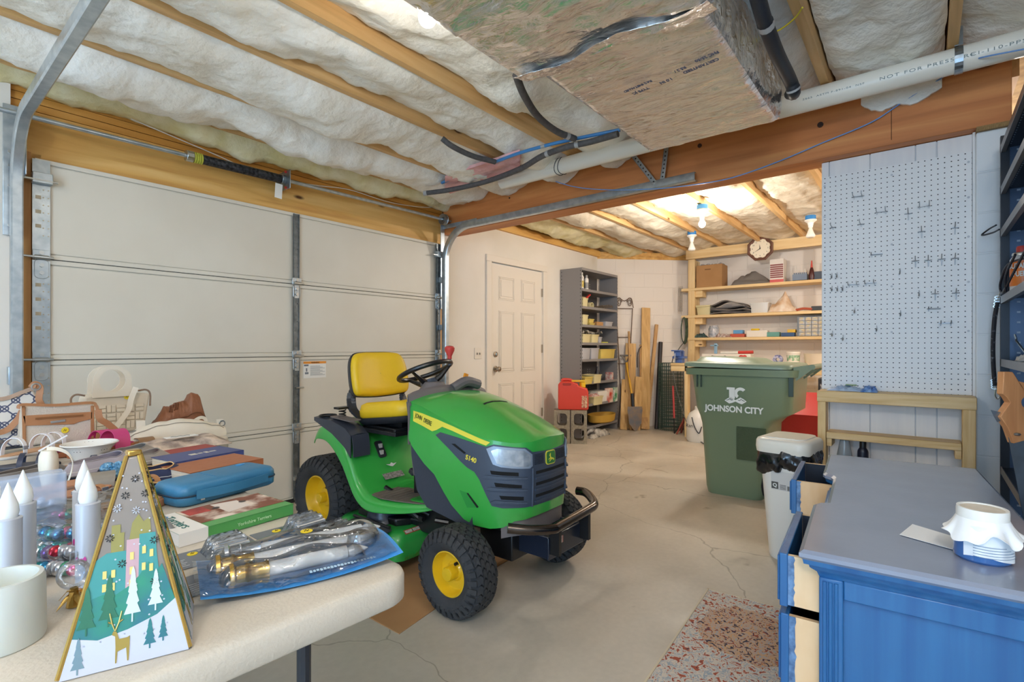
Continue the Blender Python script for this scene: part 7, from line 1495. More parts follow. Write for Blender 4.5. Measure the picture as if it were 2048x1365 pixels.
book('brown leather-bound book lying next to the blue zip case',(428,947),(.23,.16,.034),rad(9),M('leather_brown','a2603a',.45,bump=.1,bscale=60),PG)
_t,T,cv=book('dark blue hardcover with pale title behind the brown leather book',(398,925),(.23,.15,.030),rad(9),M('cover_navy','3f4a80',.45),PG)
mb=MB()
for k,(x,w_) in enumerate(((-.03,.022),(-.002,.014),(.02,.012),(.038,.020))): mb.b2((x,-.010+.006*(k%2),.0300),(x+w_,.012-.005*(k%2),.0306),T)
obj('title_print',mb,M('ink_cream','d8d2c0',.5),cv,smooth=False)
book('red-edged thin book under the dark blue hardcover at the back',(372,912),(.22,.15,.018),rad(8),M('cover_red','9c3a34',.5),PG)
# heap of papers/fabric with label
t=thing('patterned_scarf','folded taupe and cream patterned fabric with a white paper label','fabric',tuple(tp_(360,900)))
c=tp_(365,897); mb=MB(); mb.grid(lambda u,v:(c.x-.20+.36*u+.03*v,c.y-.06+.17*v,SZ+.004+.030*min(1,6*u,6*(1-u),4*v,4*(1-v))*(1+.35*noise.noise(Vector((u*6,v*5,2))))),40,20); obj('fabric',mb,M('scarf_taupe','8f8078',.9,col2='d9c6b4',scale=22,bump=.4),t,solid=.002,angle=80)
mb=MB(); mb.b2((c.x-.06,c.y-.02,SZ+.046),(c.x+.05,c.y+.02,SZ+.048)); lb=obj('paper_label',mb,LBL,t,smooth=False); mb=MB(); mb.tube(catmull([(c.x-.04+.008*k,c.y+.005*math.sin(k*2.1),SZ+.0486) for k in range(9)],4),.0008,4); obj('ink_scrawl',mb,M('ink_black','101010'),lb)
# ---- blue zip case
cc=tp_(436,985); zc=thing('zip_case','teal blue zippered glasses-style case with carry strap near the table edge','case',tuple(cc),rad(11)); T=Tz((cc.x,cc.y,SZ),rad(11))
TEAL=M('case_teal','2f6f96',.45,col2='387ba4',scale=4,bump=.08,bscale=30)
L_,W_,H_=.275,.135,.052
def caser(z,s): return [(x,y,z) for x,y in rrect(L_-2*s,W_-2*s,max(.008,.03-.6*s),6)]
mb=MB(); vs=[]; rows=[(0,.008),(.006,.0),(.024,-.001),(.026,.001),(.028,-.001),(.042,.0),(.050,.006),(.053,.014),(.0545,.026)]; n=len(caser(0,0))
for z,s in rows: vs+=caser(z,s)
mb.add(vs,[(i*n+j,i*n+(j+1)%n,(i+1)*n+(j+1)%n,(i+1)*n+j) for i in range(len(rows)-1) for j in range(n)]+[tuple(range(n)),tuple((len(rows)-1)*n+j for j in range(n))],T); cs=obj('case_shell',mb,TEAL,zc,angle=70)
mb=MB(); mb.tube([T@Vector(p) for p in [(x,y,.026) for x,y in rrect(L_+.003,W_+.003,.031,6)]],.0022,6,closed=True); zp=obj('zipper',mb,M('zip_navy','1f3447',.5),zc)
mb=MB(); mb.box(T@Vector((-.085,-.072,.02)),(.01,.004,.018)); obj('zipper_pull',mb,SILV,zp,bevel=.001)
mb=MB(); mb.grid(lambda u,v:T@Vector((-.10+.20*u,-.070-.012*math.sin(PI*u),.016+.022*v)),20,2); obj('carry_strap',mb,TEAL,zc,solid=.003)
mb=MB(); mb.grid(lambda u,v:T@Vector((-.030+.014*u,-.066+.132*v,.0555-.010*abs(2*v-1)**6)),3,14); obj('pen_loop_band',mb,TEAL,zc,solid=.0015)
mb=MB(); mb.lathe([(.0005,.0562),(.010,.0562),(.010,.054)],14,T@Matrix.Translation((.085,.03,0))@Matrix.Diagonal((1.3,.8,1,1))); obj('case_emblem',mb,M('emblem_blue','3f94cf',.4),zc)
# ---- holiday tin pyramid
c0=Vector((.2205,.838,SZ)); fdir=Vector((-.345,-.938,0)).normalized(); side=Vector((-fdir.y,fdir.x,0)) # side points to +X
ht=.250; hb=.067; tt=.007
tn=thing('holiday_tin','tall pyramid-shaped holiday tin with snowy village scene and gold edges','tin',tuple(c0))
def pyr(s,z,f): # corner from signs: s along side, f along facing
    k=hb+(tt-hb)*z/ht; return c0+side*(s*k)+fdir*(f*k)+Vector((0,0,z))
mb=MB(); vs=[pyr(s,z,f) for z in (0,ht) for s,f in ((-1,1),(1,1),(1,-1),(-1,-1))]
mb.add(vs,[(0,1,2,3),(7,6,5,4)]+[(i,(i+1)%4,4+(i+1)%4,4+i) for i in range(4)]); tb=obj('tin_body',mb,M('tin_taupe','847c75',.35,.2),tn,bevel=.004,bseg=3)
for s,f in ((-1,1),(1,1),(1,-1),(-1,-1)):
    mb=MB(); mb.tube([pyr(s,.002,f),pyr(s,ht,f)],[.0028,.0026],6); obj('gold_edge',mb,GOLD,tn)
mb=MB(); mb.box(c0+Vector((0,0,ht+.003)),(.016,.016,.008)); obj('tin_tip',mb,GOLD,tn,bevel=.002)
def face_T(fz):
    f=fdir if fz==0 else side
    r=side if fz==0 else -fdir
    up=Vector((0,0,ht))-f*(hb-tt); o=c0+f*hb; return frame(o,r,up),up.length
def art(poly,fz,off,mat,nm):
    Tf,SL=face_T(fz); mb=MB(); mb.prism([(x*hb,z*SL) for x,z in poly],.0003+off,.0007+off,Tf); return obj(nm,mb,mat,tb,smooth=False)
def lim(z): return (hb+(tt-hb)*z)/hb
SNOW=M('tin_snow','c2c6d4',.4); HILL=M('tin_hill','2c8a6f',.4,col2='2f6f7d',scale=20); TEALH=M('tin_teal','3d8d8c',.4); PINKH=M('tin_pink','bd9ba2',.4); GRN=M('tin_olive','8b8549',.4); WIN=M('tin_window','d9c878',.4); FIR=M('tin_fir','2a6b52',.4); FIRS=M('tin_firsnow','c9d6dc',.4)
for fz in (0,1):
    e=.97
    art([(-lim(0)*e,.0),(lim(0)*e,.0),(lim(.26)*e,.26),(.45,.20),(.0,.16),(-.45,.14),(-lim(.17)*e,.17)],fz,.0009,SNOW,'printed_snow')
    art([(-lim(.17)*e,.165),(-.45,.13),(0,.15),(.45,.19),(lim(.26)*e,.25),(lim(.46)*e*.9,.44),(.42,.40),(.30,.46),(.15,.40),(.0,.36),(-.2,.33),(-.4,.34),(-lim(.32)*e,.32)],fz,.0006,HILL,'printed_hills')
    art([(-lim(.3)*e,.3),(-.05,.3),(-.05,.53),(-.36,.53),(-lim(.5)*e,.50)],fz,.0002,TEALH,'printed_house'); art([(-.06,.3),(.14,.3),(.14,.58),(-.06,.58)],fz,.0003,PINKH,'printed_house'); art([(.14,.3),(.52,.3),(lim(.56)*.85,.50),(.40,.60),(.14,.60)],fz,.0003,TEALH,'printed_house')
    art([(-.30,.53),(-.10,.53),(-.10,.62),(-.16,.62),(-.16,.66),(-.30,.66)],fz,.0001,GRN,'printed_tower'); art([(-.02,.58),(.34,.58),(.30,.68),(.20,.66),(.12,.70),(.02,.66)],fz,.0001,GRN,'printed_tower')
    for x,z in ((-.38,.43),(-.25,.43),(-.38,.37),(-.25,.37),(.22,.52),(.34,.50),(.22,.44),(.34,.43),(.03,.50),(.03,.43),(.03,.37)): art([(x-.03,z-.018),(x+.03,z-.018),(x+.03,z+.018),(x-.03,z+.018)],fz,.0011,WIN,'printed_window')
    def fir(x,z,w,h,m):
        P=[]; 
        for k in range(4): P+=[(x+w*(1-k*.22),z+h*(.15+k*.2)),(x+w*(.55-k*.12),z+h*(.32+k*.2))]
        art([(x-.012,z),(x+.012,z),(x+.012,z+h*.15)]+P+[(x,z+h)]+[(2*x-a,b) for a,b in reversed(P)]+[(x-.012,z+h*.15)],fz,.0014,m,'printed_fir')
    fir(-.62,.17,.14,.22,FIR); fir(-.30,.19,.15,.24,FIR); fir(.06,.19,.13,.26,FIRS); fir(.42,.22,.12,.20,FIRS); fir(.34,.05,.10,.14,HILL); fir(.55,.07,.08,.12,HILL); fir(-.72,.01,.10,.16,M('tin_grey_fir','6f8a96',.4))
    dr_=[(-.18,.02),(-.16,.02),(-.15,.07),(-.02,.08),(.0,.02),(.02,.02),(.03,.09),(.03,.13),(-.01,.125),(-.13,.125),(-.17,.16),(-.22,.165),(-.24,.15),(-.19,.14),(-.18,.09)]
    art(dr_,fz,.0016,M('tin_gold_deer','a9924a',.35,.4),'printed_deer')
    Tf,SL=face_T(fz); mb=MB()
    for s in (-1,1): mb.tube([Tf@Vector(((-.19+s*a)*hb,b*SL,.002)) for a,b in ((0,.165),(.05,.20),(.09,.25))],.0009,4); mb.tube([Tf@Vector(((-.19+s*a)*hb,b*SL,.002)) for a,b in ((.05,.20),(.11,.21))],.0008,4)
    obj('printed_antlers',mb,M('tin_gold_deer','a9924a'),tb)
    rnd=random.Random(5+fz)
    mb=MB()
    for k in range(46):
        z=.12+.80*rnd.random(); x=(rnd.random()*2-1)*lim(z)*.8; r=.0011; mb.lathe([(.0002,.0016),(r,.0016),(r,.0010)],6,Tf@Matrix.Translation((x*hb,z*SL,0)))
    o=obj('printed_snowfall',mb,SNOW,tb,smooth=False); o['kind']='stuff'
    for (x,z,R_) in ((-.10,.80,.0),(.08,.72,1),(-.22,.74,1),(.22,.80,0),(.05,.88,0),(-.32,.60,0),(.38,.56,0),(-.12,.47,0),(.40,.36,0)):
        mb=MB()
        for k in range(8): a=k*PI/4; mb.cyl(Tf@Vector((x*hb+.0018*math.cos(a),z*SL+.0018*math.sin(a),.0016)),Tf@Vector((x*hb+.0048*math.cos(a),z*SL+.0048*math.sin(a),.0016)),.0006,n=4)
        obj('snowflake',mb,SNOW if R_ else M('cut_dark','2c2a28',.7),tb,smooth=False)
# ---- LED taper candles, pillar candle
SLV=M('candle_pearl','c3c8d2',.3,.2); FLM=M('flame_white','eef2f4',.25,sss=.3)
def taper(px,py,h,r,label):
    c=tp_(px,py); t=thing('taper_candle',label,'candle',tuple(c),0,'flameless taper candles')
    mb=MB(); mb.lathe([(.001,0),(r,0),(r,h-.004),(r*1.02,h),(r*.8,h+.002),(r*.72,h-.003),(.001,h-.003)],26,Tz(tuple(c))); st=obj('candle_body',mb,SLV,t)
    mb=MB(); mb.lathe([(.001,0),(r*.62,.0),(r*.80,.012),(r*.72,.024),(r*.4,.040),(r*.12,.054),(.0005,.058)],20,Tz((c.x,c.y,c.z+h-.003))@Matrix.Diagonal((1,.8,1,1))); obj('flame_tip',mb,FLM,t)
    Tt=frame((c.x,c.y,c.z+h*.34),Vector((.95,-.3,0)),(0,0,1)); mb=MB()
    mb.lathe([(.0005,r*1.02),(.0085,r*.93)],14,Tt@Matrix.Rotation(-.5,4,'Y')); obj('pink_dot',mb,M('dot_magenta','c2378f',.5),st,smooth=False)
    return t
taper(176,1168,.135,.0168,'front taper candle of the right pair, beside the holiday tin'); taper(168,1128,.135,.0165,'rear taper candle of the right pair, mostly hidden by the front one')
taper(16,1215,.135,.0165,'front left taper candle behind the big hollow pillar'); taper(46,1178,.140,.0165,'second left taper candle, standing behind the front left one'); taper(-20,1190,.150,.0165,'taper candle cut by the left picture edge')
pc=view_at(8,1335,Z=SZ); pc=Vector((.104,.965,SZ)); 
t=thing('pillar_candle','large hollow white pillar candle at the bottom left corner of the table','candle',tuple(pc)); 
R_=.047; mb=MB(); mb.lathe([(.001,0),(R_,0),(R_+.001,.004),(R_,.080),(R_-.002,.0865),(R_-.007,.087),(R_-.010,.080),(R_-.012,.05),(.001,.046)],44,Tz(tuple(pc))); obj('candle_wax',mb,M('wax_cream','cfd5d0',.4,sss=.3),t)
# glass ball stand
gc_=tp_(148,1212); t=thing('glass_ornament','clear glass ball on gold leafy foot next to the taper candles','ornament',tuple(gc_))
mb=MB(); mb.ball(tuple(gc_+Vector((0,0,.048))),.0215,24,16); mb.cyl(gc_+Vector((0,0,.066)),gc_+Vector((0,0,.082)),.006,.005,n=10); obj('glass_ball',mb,CLR,t)
mb=MB()
for k in range(9):
    a=2*PI*k/9; rr=.024 if k%2 else .018; zz=.006 if k%2 else .016
    mb.add([gc_+Vector((0,0,.024)),gc_+Vector((rr*.5*math.cos(a-.35),rr*.5*math.sin(a-.35),zz+.008)),gc_+Vector((rr*math.cos(a),rr*math.sin(a),zz-.004)),gc_+Vector((rr*.5*math.cos(a+.35),rr*.5*math.sin(a+.35),zz+.008))],[(0,1,2,3)])
mb.cyl(gc_,gc_+Vector((0,0,.028)),.010,.005,n=10); obj('gold_foot',mb,GOLD,t,smooth=False,solid=.0008)
# ---- heap of ball ornaments in clear bag
cols=[('silver','c8ccd4'),('silver','c8ccd4'),('pink','d0467c'),('teal','2c9ba0'),('silver','c8ccd4'),('purple','8d5aa8'),('silver','c8ccd4'),('green','2f8f6a'),('red','c8384a'),('blue','3f8fc0')]
rnd=random.Random(11); idx=0
for row in range(8):
    for k in range(7):
        px=62+14.5*k+(7 if row%2 else 0)+rnd.uniform(-2,2); py=1152-13.5*row+rnd.uniform(-2,2)
        if px>150 and py>1100: continue
        p=tp_(px,py); lay=1 if (row%3==1) else 0; r=.0125
        nmc,hx=cols[rnd.randrange(len(cols))]
        ob=MB(); ob.ball((0,0,0),r,16,10); o=obj('ball_ornament',ob,M('ball_'+nmc,hx,.16,.7)); o.location=(p.x,p.y+.0,SZ+r+lay*.018)
        tag(o,'%s ball ornament in the clear bag, %s row, %s from the left'%(nmc,['front','second','third','fourth','fifth','sixth','seventh','rear'][row],['first','second','third','fourth','fifth','sixth','seventh'][k]),'ornament','ball ornaments in the clear bag'); idx+=1
for k in range(5):
    p=tp_(196+7*k,1092-14*(k%3)); nmc,hx=cols[(k*3)%10]; ob=MB(); ob.ball((0,0,0),.0115,14,9); o=obj('ball_ornament',ob,M('ball_'+nmc,hx,.16,.7)); o.location=(p.x,p.y,SZ+.0115); tag(o,'%s ball ornament squeezed between taper candle and holiday tin, %s from the front'%(nmc,['nearest','second','third','fourth','farthest'][k]),'ornament','ball ornaments in the clear bag')
a0=tp_(50,1168); a1=tp_(228,1060); mb=MB(); mb.grid(lambda u,v:(a0.x+(.24)*u,a0.y+.40*v,SZ+.003+(.052+.010*noise.noise(Vector((u*9,v*9,3))))*min(1,9*u,9*(1-u),9*v,9*(1-v))),40,40); tag(obj('clear_bag',mb,CLR,angle=80),'clear plastic bag stretched over the ball ornaments','bag')
b0=tp_(40,1078); t=thing('clear_box','upright clear plastic box of frosted beads behind the left candles','box',tuple(b0)); mb=MB(); mb.b2((b0.x-.035,b0.y,SZ),(b0.x+.075,b0.y+.05,SZ+.125)); obj('box_shell',mb,M('box_frost','cfdcf0',.25,alpha=.42),t,bevel=.004)
mb=MB()
for k in range(26): mb.ball((b0.x-.025+.09*rnd.random(),b0.y+.01+.03*rnd.random(),SZ+.01+.06*rnd.random()),.007,8,6)
o=obj('frosted_beads',mb,M('bead_frost','b9cbe6',.15,.3),t); o['kind']='stuff'
# ---- shoes
def sole_outline(L,W,n=22):
    P=[]
    for i in range(n):
        a=2*PI*i/n; x=math.cos(a); y=math.sin(a); w=W/2*(1.0 if x>0 else .78)*(1-.10*math.cos(x*3)); P.append((L/2*x,w*y*(1-.12*(x<0)*abs(x))))
    return P
def shoe(label,px,py,ang,kind,c_up,c_in,c_sole,L=.25,W=.085,cat='shoe',z=0,nm=None,grp='shoes laid out on the table',h=.0):
    c=tp_(px,py); c=Vector((c.x,c.y,SZ+z)); t=thing(nm or {'flat':'ballet_flat','sandal':'strappy_sandal','slide':'slide_sandal','sole':'cork_clog','boot':'mule_shoe'}[kind],label,cat,tuple(c),ang,grp); T=Tz(tuple(c),ang)
    P=sole_outline(L,W); mu=M('shoe_'+c_up,c_up,.5,bump=.05,bscale=80); mi=M('lining_'+c_in,c_in,.6); ms=M('sole_'+c_sole,c_sole,.6)
    hs=.020 if kind in('slide','sole') else .010
    if kind=='sole': hs=.030
    mb=MB(); mb.prism(P,0,hs,T); obj('sole',mb,ms,t,bevel=.003)
    mb=MB(); mb.prism([(x*.95,y*.92) for x,y in P],hs,hs+.003,T); obj('insole',mb,mi,t)
    if kind=='flat':
        n=40
        def up(u,v):
            a=2*PI*u; x=math.cos(a); y=math.sin(a); base=W/2*(1.0 if x>0 else .80)
            rim=.034 if x<.1 else .030+.012*x; s=1+.03*math.sin(PI*v)-.16*v
            toe=max(0,(x-.15)/.85); xx=x*(1-(.46*toe*v)); yy=y*(1-(.35*toe*v)); return T@Vector((L/2*xx*s*.99,base*yy*s*1.02,.004+rim*(v**.8)))
        mb=MB(); mb.grid(up,n,7,cu=True); obj('upper',mb,mu,t,solid=.0018,angle=80)
        mb=MB(); mb.tube([up(i/n,.22)+Vector((0,0,0)) for i in range(n)],.0009,4,closed=True); obj('piping',mb,M('piping_white','e8e6e4',.5),t)
        mb=MB(); mb.tube([up(i/n,1.0) for i in range(n)],.0018,6,closed=True); obj('collar_edge',mb,mi,t)
    if kind in('sandal','slide','boot'):
        specs={'sandal':((.28,.014,.030,1),(.10,.014,.032,1),(-.30,.012,.034,1)),'slide':((.18,.055,.050,1),),'boot':((.25,.07,.055,1),(.02,.05,.075,1))}[kind]
        for x0,w,hh,_ in specs:
            mb=MB(); mb.grid(lambda u,v:T@Vector((L*x0-w/2+w*u+.006*math.sin(v*PI),W/2*.98*math.cos(PI*v),.008+(hh+h)*math.sin(PI*v)**.7)),3,16); obj('strap',mb,mu,t,solid=.0025)
        if kind=='sandal':
            mb=MB(); mb.box(T@Vector((-L*.30,-W/2*.95,.035)),(.014,.004,.012),R=Matrix.Rotation(ang,4,'Z')); obj('buckle',mb,SILV,t)
    return t,T
NV='2b3558'
s1_,T1=shoe('navy ballet flat with white piping, nearer one of the pair by the tin',318,1000,rad(12),'flat',NV,'d9b27a','a0623c',.215,.085); sticker(s1_,T1@Matrix.Translation((-.03,0,.015)),.010)
shoe('navy ballet flat, farther one of the pair by the tin',308,962,rad(12),'flat',NV,'d9b27a','a0623c',.215,.085)
for (px,py,a,k,cu,ci,cs,L,W,lb,z,hh) in [
 (205,912,22,'slide','c8447e','c8447e','a8633a',.23,.09,'hot pink slide sandal lying in front of the white colander',.012,.02),
 (180,905,20,'slide','c8447e','c8447e','a8633a',.23,.09,'second hot pink slide, half hidden behind the first',.0,.02),
 (262,898,4,'slide','8a6a4c','b9875a','8a5a38',.22,.08,'tan slide sandal behind the pink ones',.0,-.02),
 (165,938,-8,'sandal','33405a','b87f55','a86c44',.24,.085,'navy strappy sandal with tan footbed below the pink slides',.0,.0),
 (175,958,-6,'sandal','26293a','3a3c4c','2b2c36',.24,.085,'black flat sandal under the navy strappy one',.0,.0),
 (205,952,30,'flat','b9b3c0','9c96a0','6f6c70',.24,.080,'grey glitter pointed flat with buckle strap, nearer the bow',.02,.0),
 (258,925,28,'flat','a39c96','8b857e','77716a',.24,.075,'taupe pointed flat behind the gold tip of the tin',.01,.0),
 (285,930,24,'flat','aaa39c','908a82','77716a',.23,.075,'second taupe pointed flat, right of the first',.0,.0),
 (222,1000,-20,'sandal','3c6a9c','c89a72','2f5f96',.22,.085,'patterned blue sandal with wide strap between candle and tin',.0,.012),
 (222,1028,-8,'slide','44709c','c89a72','b07a54',.22,.085,'nearer patterned blue slide with white stitching',.0,.0),
 (250,990,14,'sandal','a8764c','c08a5c','a8653c',.22,.08,'brown leather sandal under the blue glitter bow',.0,.0),
 (120,1018,12,'sole','a8755a','b5805f','7a5f52',.23,.085,'tan clog with yellow sticker, nearer of the pair',.0,.0),
 (112,997,12,'sole','a8755a','b5805f','8a6a58',.23,.085,'tan clog, farther of the pair',.0,.0),
 (38,905,20,'sandal','6b6f78','a09a98','50545c',.25,.09,'dark grey strappy sandal at the left table edge',.02,.015),
 (48,880,18,'slide','c9b5a2','b8a08c','8d7f74',.25,.09,'beige buckled slide sandal on top of the grey shoes at left',.045,.0),
 (20,940,-14,'sandal','30364a','5c5e68','2b2e38',.25,.09,'black sandal at the left edge below the grey one',.0,.01),
 (70,925,36,'sandal','e2dfe2','c69a74','cfc9c2',.24,.085,'white ankle-strap sandal with tan lining, left of the cream mule',.03,.025),
 (60,962,28,'flat','7a7470','8a8480','5c5652',.24,.08,'grey-brown pointed flat beneath the white sandal',.0,.0),
 (160,985,-10,'slide','8d8478','9b9186','a39788',.24,.09,'taupe slide between the cream mule and the taper candles',.0,-.01)]:
    r_,TT_=shoe(lb,px,py,rad(a),k,cu,ci,cs,L,W,z=z,h=hh)
    if 'sticker' in lb: sticker(r_,TT_@Matrix.Translation((.06,0,.034)),.011)
# cream wedge mule standing with its heel towards the viewer
mc=tp_(97,985); mu_=thing('cream_mule','cream block-heel shoe standing upright with a looping strap','shoe',tuple(mc),0,'shoes laid out on the table')
CRM=M('mule_cream','e4dccb',.45); mb=MB(); mb.lathe([(.001,0),(.020,0),(.024,.03),(.030,.055),(.032,.075),(.030,.100),(.022,.115),(.001,.118)],22,Tz(tuple(mc))@Matrix.Diagonal((.66,1.1,1.0,1))); obj('heel_counter',mb,CRM,mu_)
mb=MB(); mb.grid(lambda u,v:tuple(mc+Vector((-.005+.05*math.sin(u*2.4),-.01-.03*u+.004*v,.115-.105*u*u+.010*v))),14,2); obj('ankle_strap',mb,CRM,mu_,solid=.002)
mb=MB(); mb.grid(lambda u,v:tuple(mc+Vector((-.02+.06*u,.0+.012*v,.115+.035*u))),8,2); obj('vamp_strap',mb,M('strap_white','e8e6ea',.4),mu_,solid=.002)
# blue glitter bow
bc_=tp_(226,965); mb=MB(); mb.ball(tuple(bc_+Vector((-.012,0,.045))),(.020,.012,.016),10,7); mb.ball(tuple(bc_+Vector((.014,0,.040))),(.018,.012,.020),10,7); mb.ball(tuple(bc_+Vector((0,-.008,.022))),(.016,.010,.022),10,7); tag(obj('glitter_bow',mb,M('bow_glitter','3d8fc4',.3,.4,col2='9fd0ee',scale=120,bump=.9,bscale=150),smooth=False),'sparkling blue bow resting on the brown sandal beside the tin','bow')
# ---- white colander
kc=tp_(183,925); kc=Vector((kc.x,kc.y+.02,SZ)); kl=thing('colander','white enamel colander with pierced holes and a yellow sticker','colander',tuple(kc))
mb=MB(); mb.lathe([(.001,.003),(.040,.003),(.062,.045),(.078,.062),(.081,.063),(.078,.066),(.058,.047),(.036,.008),(.001,.006)],40,Tz(tuple(kc))); kb=obj('bowl',mb,M('enamel_white','e9e7e2',.2,coat=.4),kl)
mb=MB()
for r_ in range(3):
    for k in range(40):
        if k%8<3: 
            a=2*PI*k/40; R0_=.066+.005*(r_-1); z=.044+.007*r_; mb.ball((kc.x+(R0_)*math.cos(a),kc.y+R0_*math.sin(a),kc.z+z),.0016,6,4)
obj('pierced_hole',mb,DARK,kb,smooth=False); sticker(kl,Matrix.Translation(kc+Vector((.012,-.005,.048)))@Matrix.Rotation(.3,4,'X'),.011)
# ================================================================ HANDBAGS on the far table
CV=M('canvas_beige','cdbfae',.85,bump=.3,bscale=200); LT_=M('leather_tan','a8734a',.5,bump=.1,bscale=60); CRMB=M('leather_cream','ddd2c0',.5,bump=.08,bscale=40)
def slab(poly,T,th,mat,nm,parent,bev=.008): mb=MB(); mb.prism(poly,-th/2,th/2,T); return obj(nm,mb,mat,parent,bevel=bev,bseg=3)
def strapobj(pts,w,th,mat,nm,parent,n=6):
    P=catmull(pts,n); mb=MB(); 
    vs=[]; fs=[]
    for i,p in enumerate(P):
        a=P[max(0,i-1)]; b=P[min(len(P)-1,i+1)]; t=(b-a).normalized(); s=t.cross(Vector((0.35,.94,0))).normalized()*w/2; vs+=[p+s,p-s]
    fs=[(2*i,2*i+1,2*i+3,2*i+2) for i in range(len(P)-1)]; mb.add(vs,fs); return obj(nm,mb,mat,parent,solid=th,offset=0,angle=80)
# 1 canvas crossbody with tan zip panel
Yb=2.50
def bagpx(L,Y): return [view_at(x,y,Y=Y) for x,y in L]
def facet(L,Y): # picture outline measured on the plane Y -> (x,z) polygon
    return [(p.x,p.z) for p in bagpx(L,Y)]
def Tbag(Y): return frame((0,Y,0),(1,0,0),(0,0,1))
b1=thing('canvas_bag','beige canvas crossbody bag with tan zippered leather panel and side strap','handbag',(.48,Yb,SZ))
P=facet([(48,812),(188,808),(192,884),(60,892),(38,892),(44,830)],Yb); zmin=min(z for x,z in P); slab(P,Tbag(Yb+.03),.06,CV,'bag_body',b1)
slab(facet([(45,832),(184,824),(184,838),(155,845),(147,849),(50,852)],Yb),Tbag(Yb-.003),.004,LT_,'leather_panel',b1,.001)
slab(facet([(70,836),(166,829),(166,833),(70,840)],Yb),Tbag(Yb-.006),.003,M('zip_brown','7f5028',.5),'zipper',b1,.0005)
slab(facet([(100,843),(130,839),(130,843),(101,847)],Yb),Tbag(Yb-.007),.003,BOLT,'name_plate',b1,.0005)
for L in ([(43,812),(50,812),(52,892),(45,892)],[(181,812),(188,812),(187,884),(181,885)]): slab(facet(L,Yb),Tbag(Yb-.002),.006,LT_,'edge_binding',b1,.001)
strapobj([tuple(v) for v in bagpx([(36,818),(45,810),(110,811),(180,806),(192,812),(196,822)],Yb-.01)],.010,.003,LT_,'top_trim',b1)
strapobj([tuple(v) for v in bagpx([(196,820),(200,838),(215,848),(233,864),(228,872),(192,872)],Yb-.035)],.022,.003,LT_,'shoulder_strap',b1)
sticker(b1,frame(bagpx([(130,861)],Yb-.004)[0],(1,0,0),(0,0,1)),.011)
# 2 patterned shoulder bag at the left
b2=thing('patterned_bag','white and navy lattice-print shoulder bag with tan trim at the far left','handbag',(.25,2.55,SZ)); Y2=2.60
pm=bpy.data.materials.new('lattice_print'); pm.use_nodes=True; nt=pm.node_tree; N=nt.nodes; L__=nt.links; tc=N.new('ShaderNodeTexCoord'); mp=N.new('ShaderNodeMapping'); mp.inputs['Rotation'].default_value=(0,PI/4,0); mp.inputs['Scale'].default_value=(24,24,24); L__.new(tc.outputs['Object'],mp.inputs[0])
fr=N.new('ShaderNodeVectorMath'); fr.operation='FRACTION'; L__.new(mp.outputs[0],fr.inputs[0]); sb=N.new('ShaderNodeVectorMath'); sb.operation='SUBTRACT'; sb.inputs[1].default_value=(.5,.5,.5); L__.new(fr.outputs[0],sb.inputs[0]); ab=N.new('ShaderNodeVectorMath'); ab.operation='ABSOLUTE'; L__.new(sb.outputs[0],ab.inputs[0]); sx=N.new('ShaderNodeSeparateXYZ'); L__.new(ab.outputs[0],sx.inputs[0])
mn=N.new('ShaderNodeMath'); mn.operation='MINIMUM'; L__.new(sx.outputs[0],mn.inputs[0]); L__.new(sx.outputs[2],mn.inputs[1]); l1=N.new('ShaderNodeMath'); l1.operation='LESS_THAN'; l1.inputs[1].default_value=.055; L__.new(mn.outputs[0],l1.inputs[0])
m2=N.new('ShaderNodeVectorMath'); m2.operation='MULTIPLY'; m2.inputs[1].default_value=(1,0,1); L__.new(sb.outputs[0],m2.inputs[0]); ln=N.new('ShaderNodeVectorMath'); ln.operation='LENGTH'; L__.new(m2.outputs[0],ln.inputs[0]); cp=N.new('ShaderNodeMath'); cp.operation='COMPARE'; cp.inputs[1].default_value=.25; cp.inputs[2].default_value=.05; L__.new(ln.outputs['Value'],cp.inputs[0])
mxx=N.new('ShaderNodeMath'); mxx.operation='MAXIMUM'; L__.new(l1.outputs[0],mxx.inputs[0]); L__.new(cp.outputs[0],mxx.inputs[1]); mc_=N.new('ShaderNodeMixRGB'); mc_.inputs[1].default_value=lin('dcd6cd'); mc_.inputs[2].default_value=lin('4b5068'); L__.new(mxx.outputs[0],mc_.inputs[0]); L__.new(mc_.outputs[0],N['Principled BSDF'].inputs['Base Color'])
slab(facet([(-40,800),(10,798),(40,788),(66,778),(76,800),(84,832),(80,892),(-40,896)],Y2),Tbag(Y2+.04),.08,pm,'bag_body',b2)
strapobj([tuple(v) for v in bagpx([(-30,802),(12,797),(42,786),(66,777)],Y2-.005)],.014,.004,M('trim_taupe','a68b76',.5),'top_trim',b2)
strapobj([tuple(v) for v in bagpx([(62,776),(70,768),(80,776),(78,800),(86,816),(84,830)],Y2-.012)],.020,.004,LT_,'strap_tab',b2)
strapobj([tuple(v) for v in bagpx([(-10,868),(15,860),(35,840),(45,822)],Y2-.03)],.020,.004,LT_,'shoulder_strap',b2)
mb=MB(); mb.tube([bagpx([(72,774)],Y2-.015)[0]+Vector((.012*math.cos(a),0,.012*math.sin(a))) for a in [2*PI*k/14 for k in range(14)]],.003,6,closed=True); obj('metal_ring',mb,BOLT,b2)
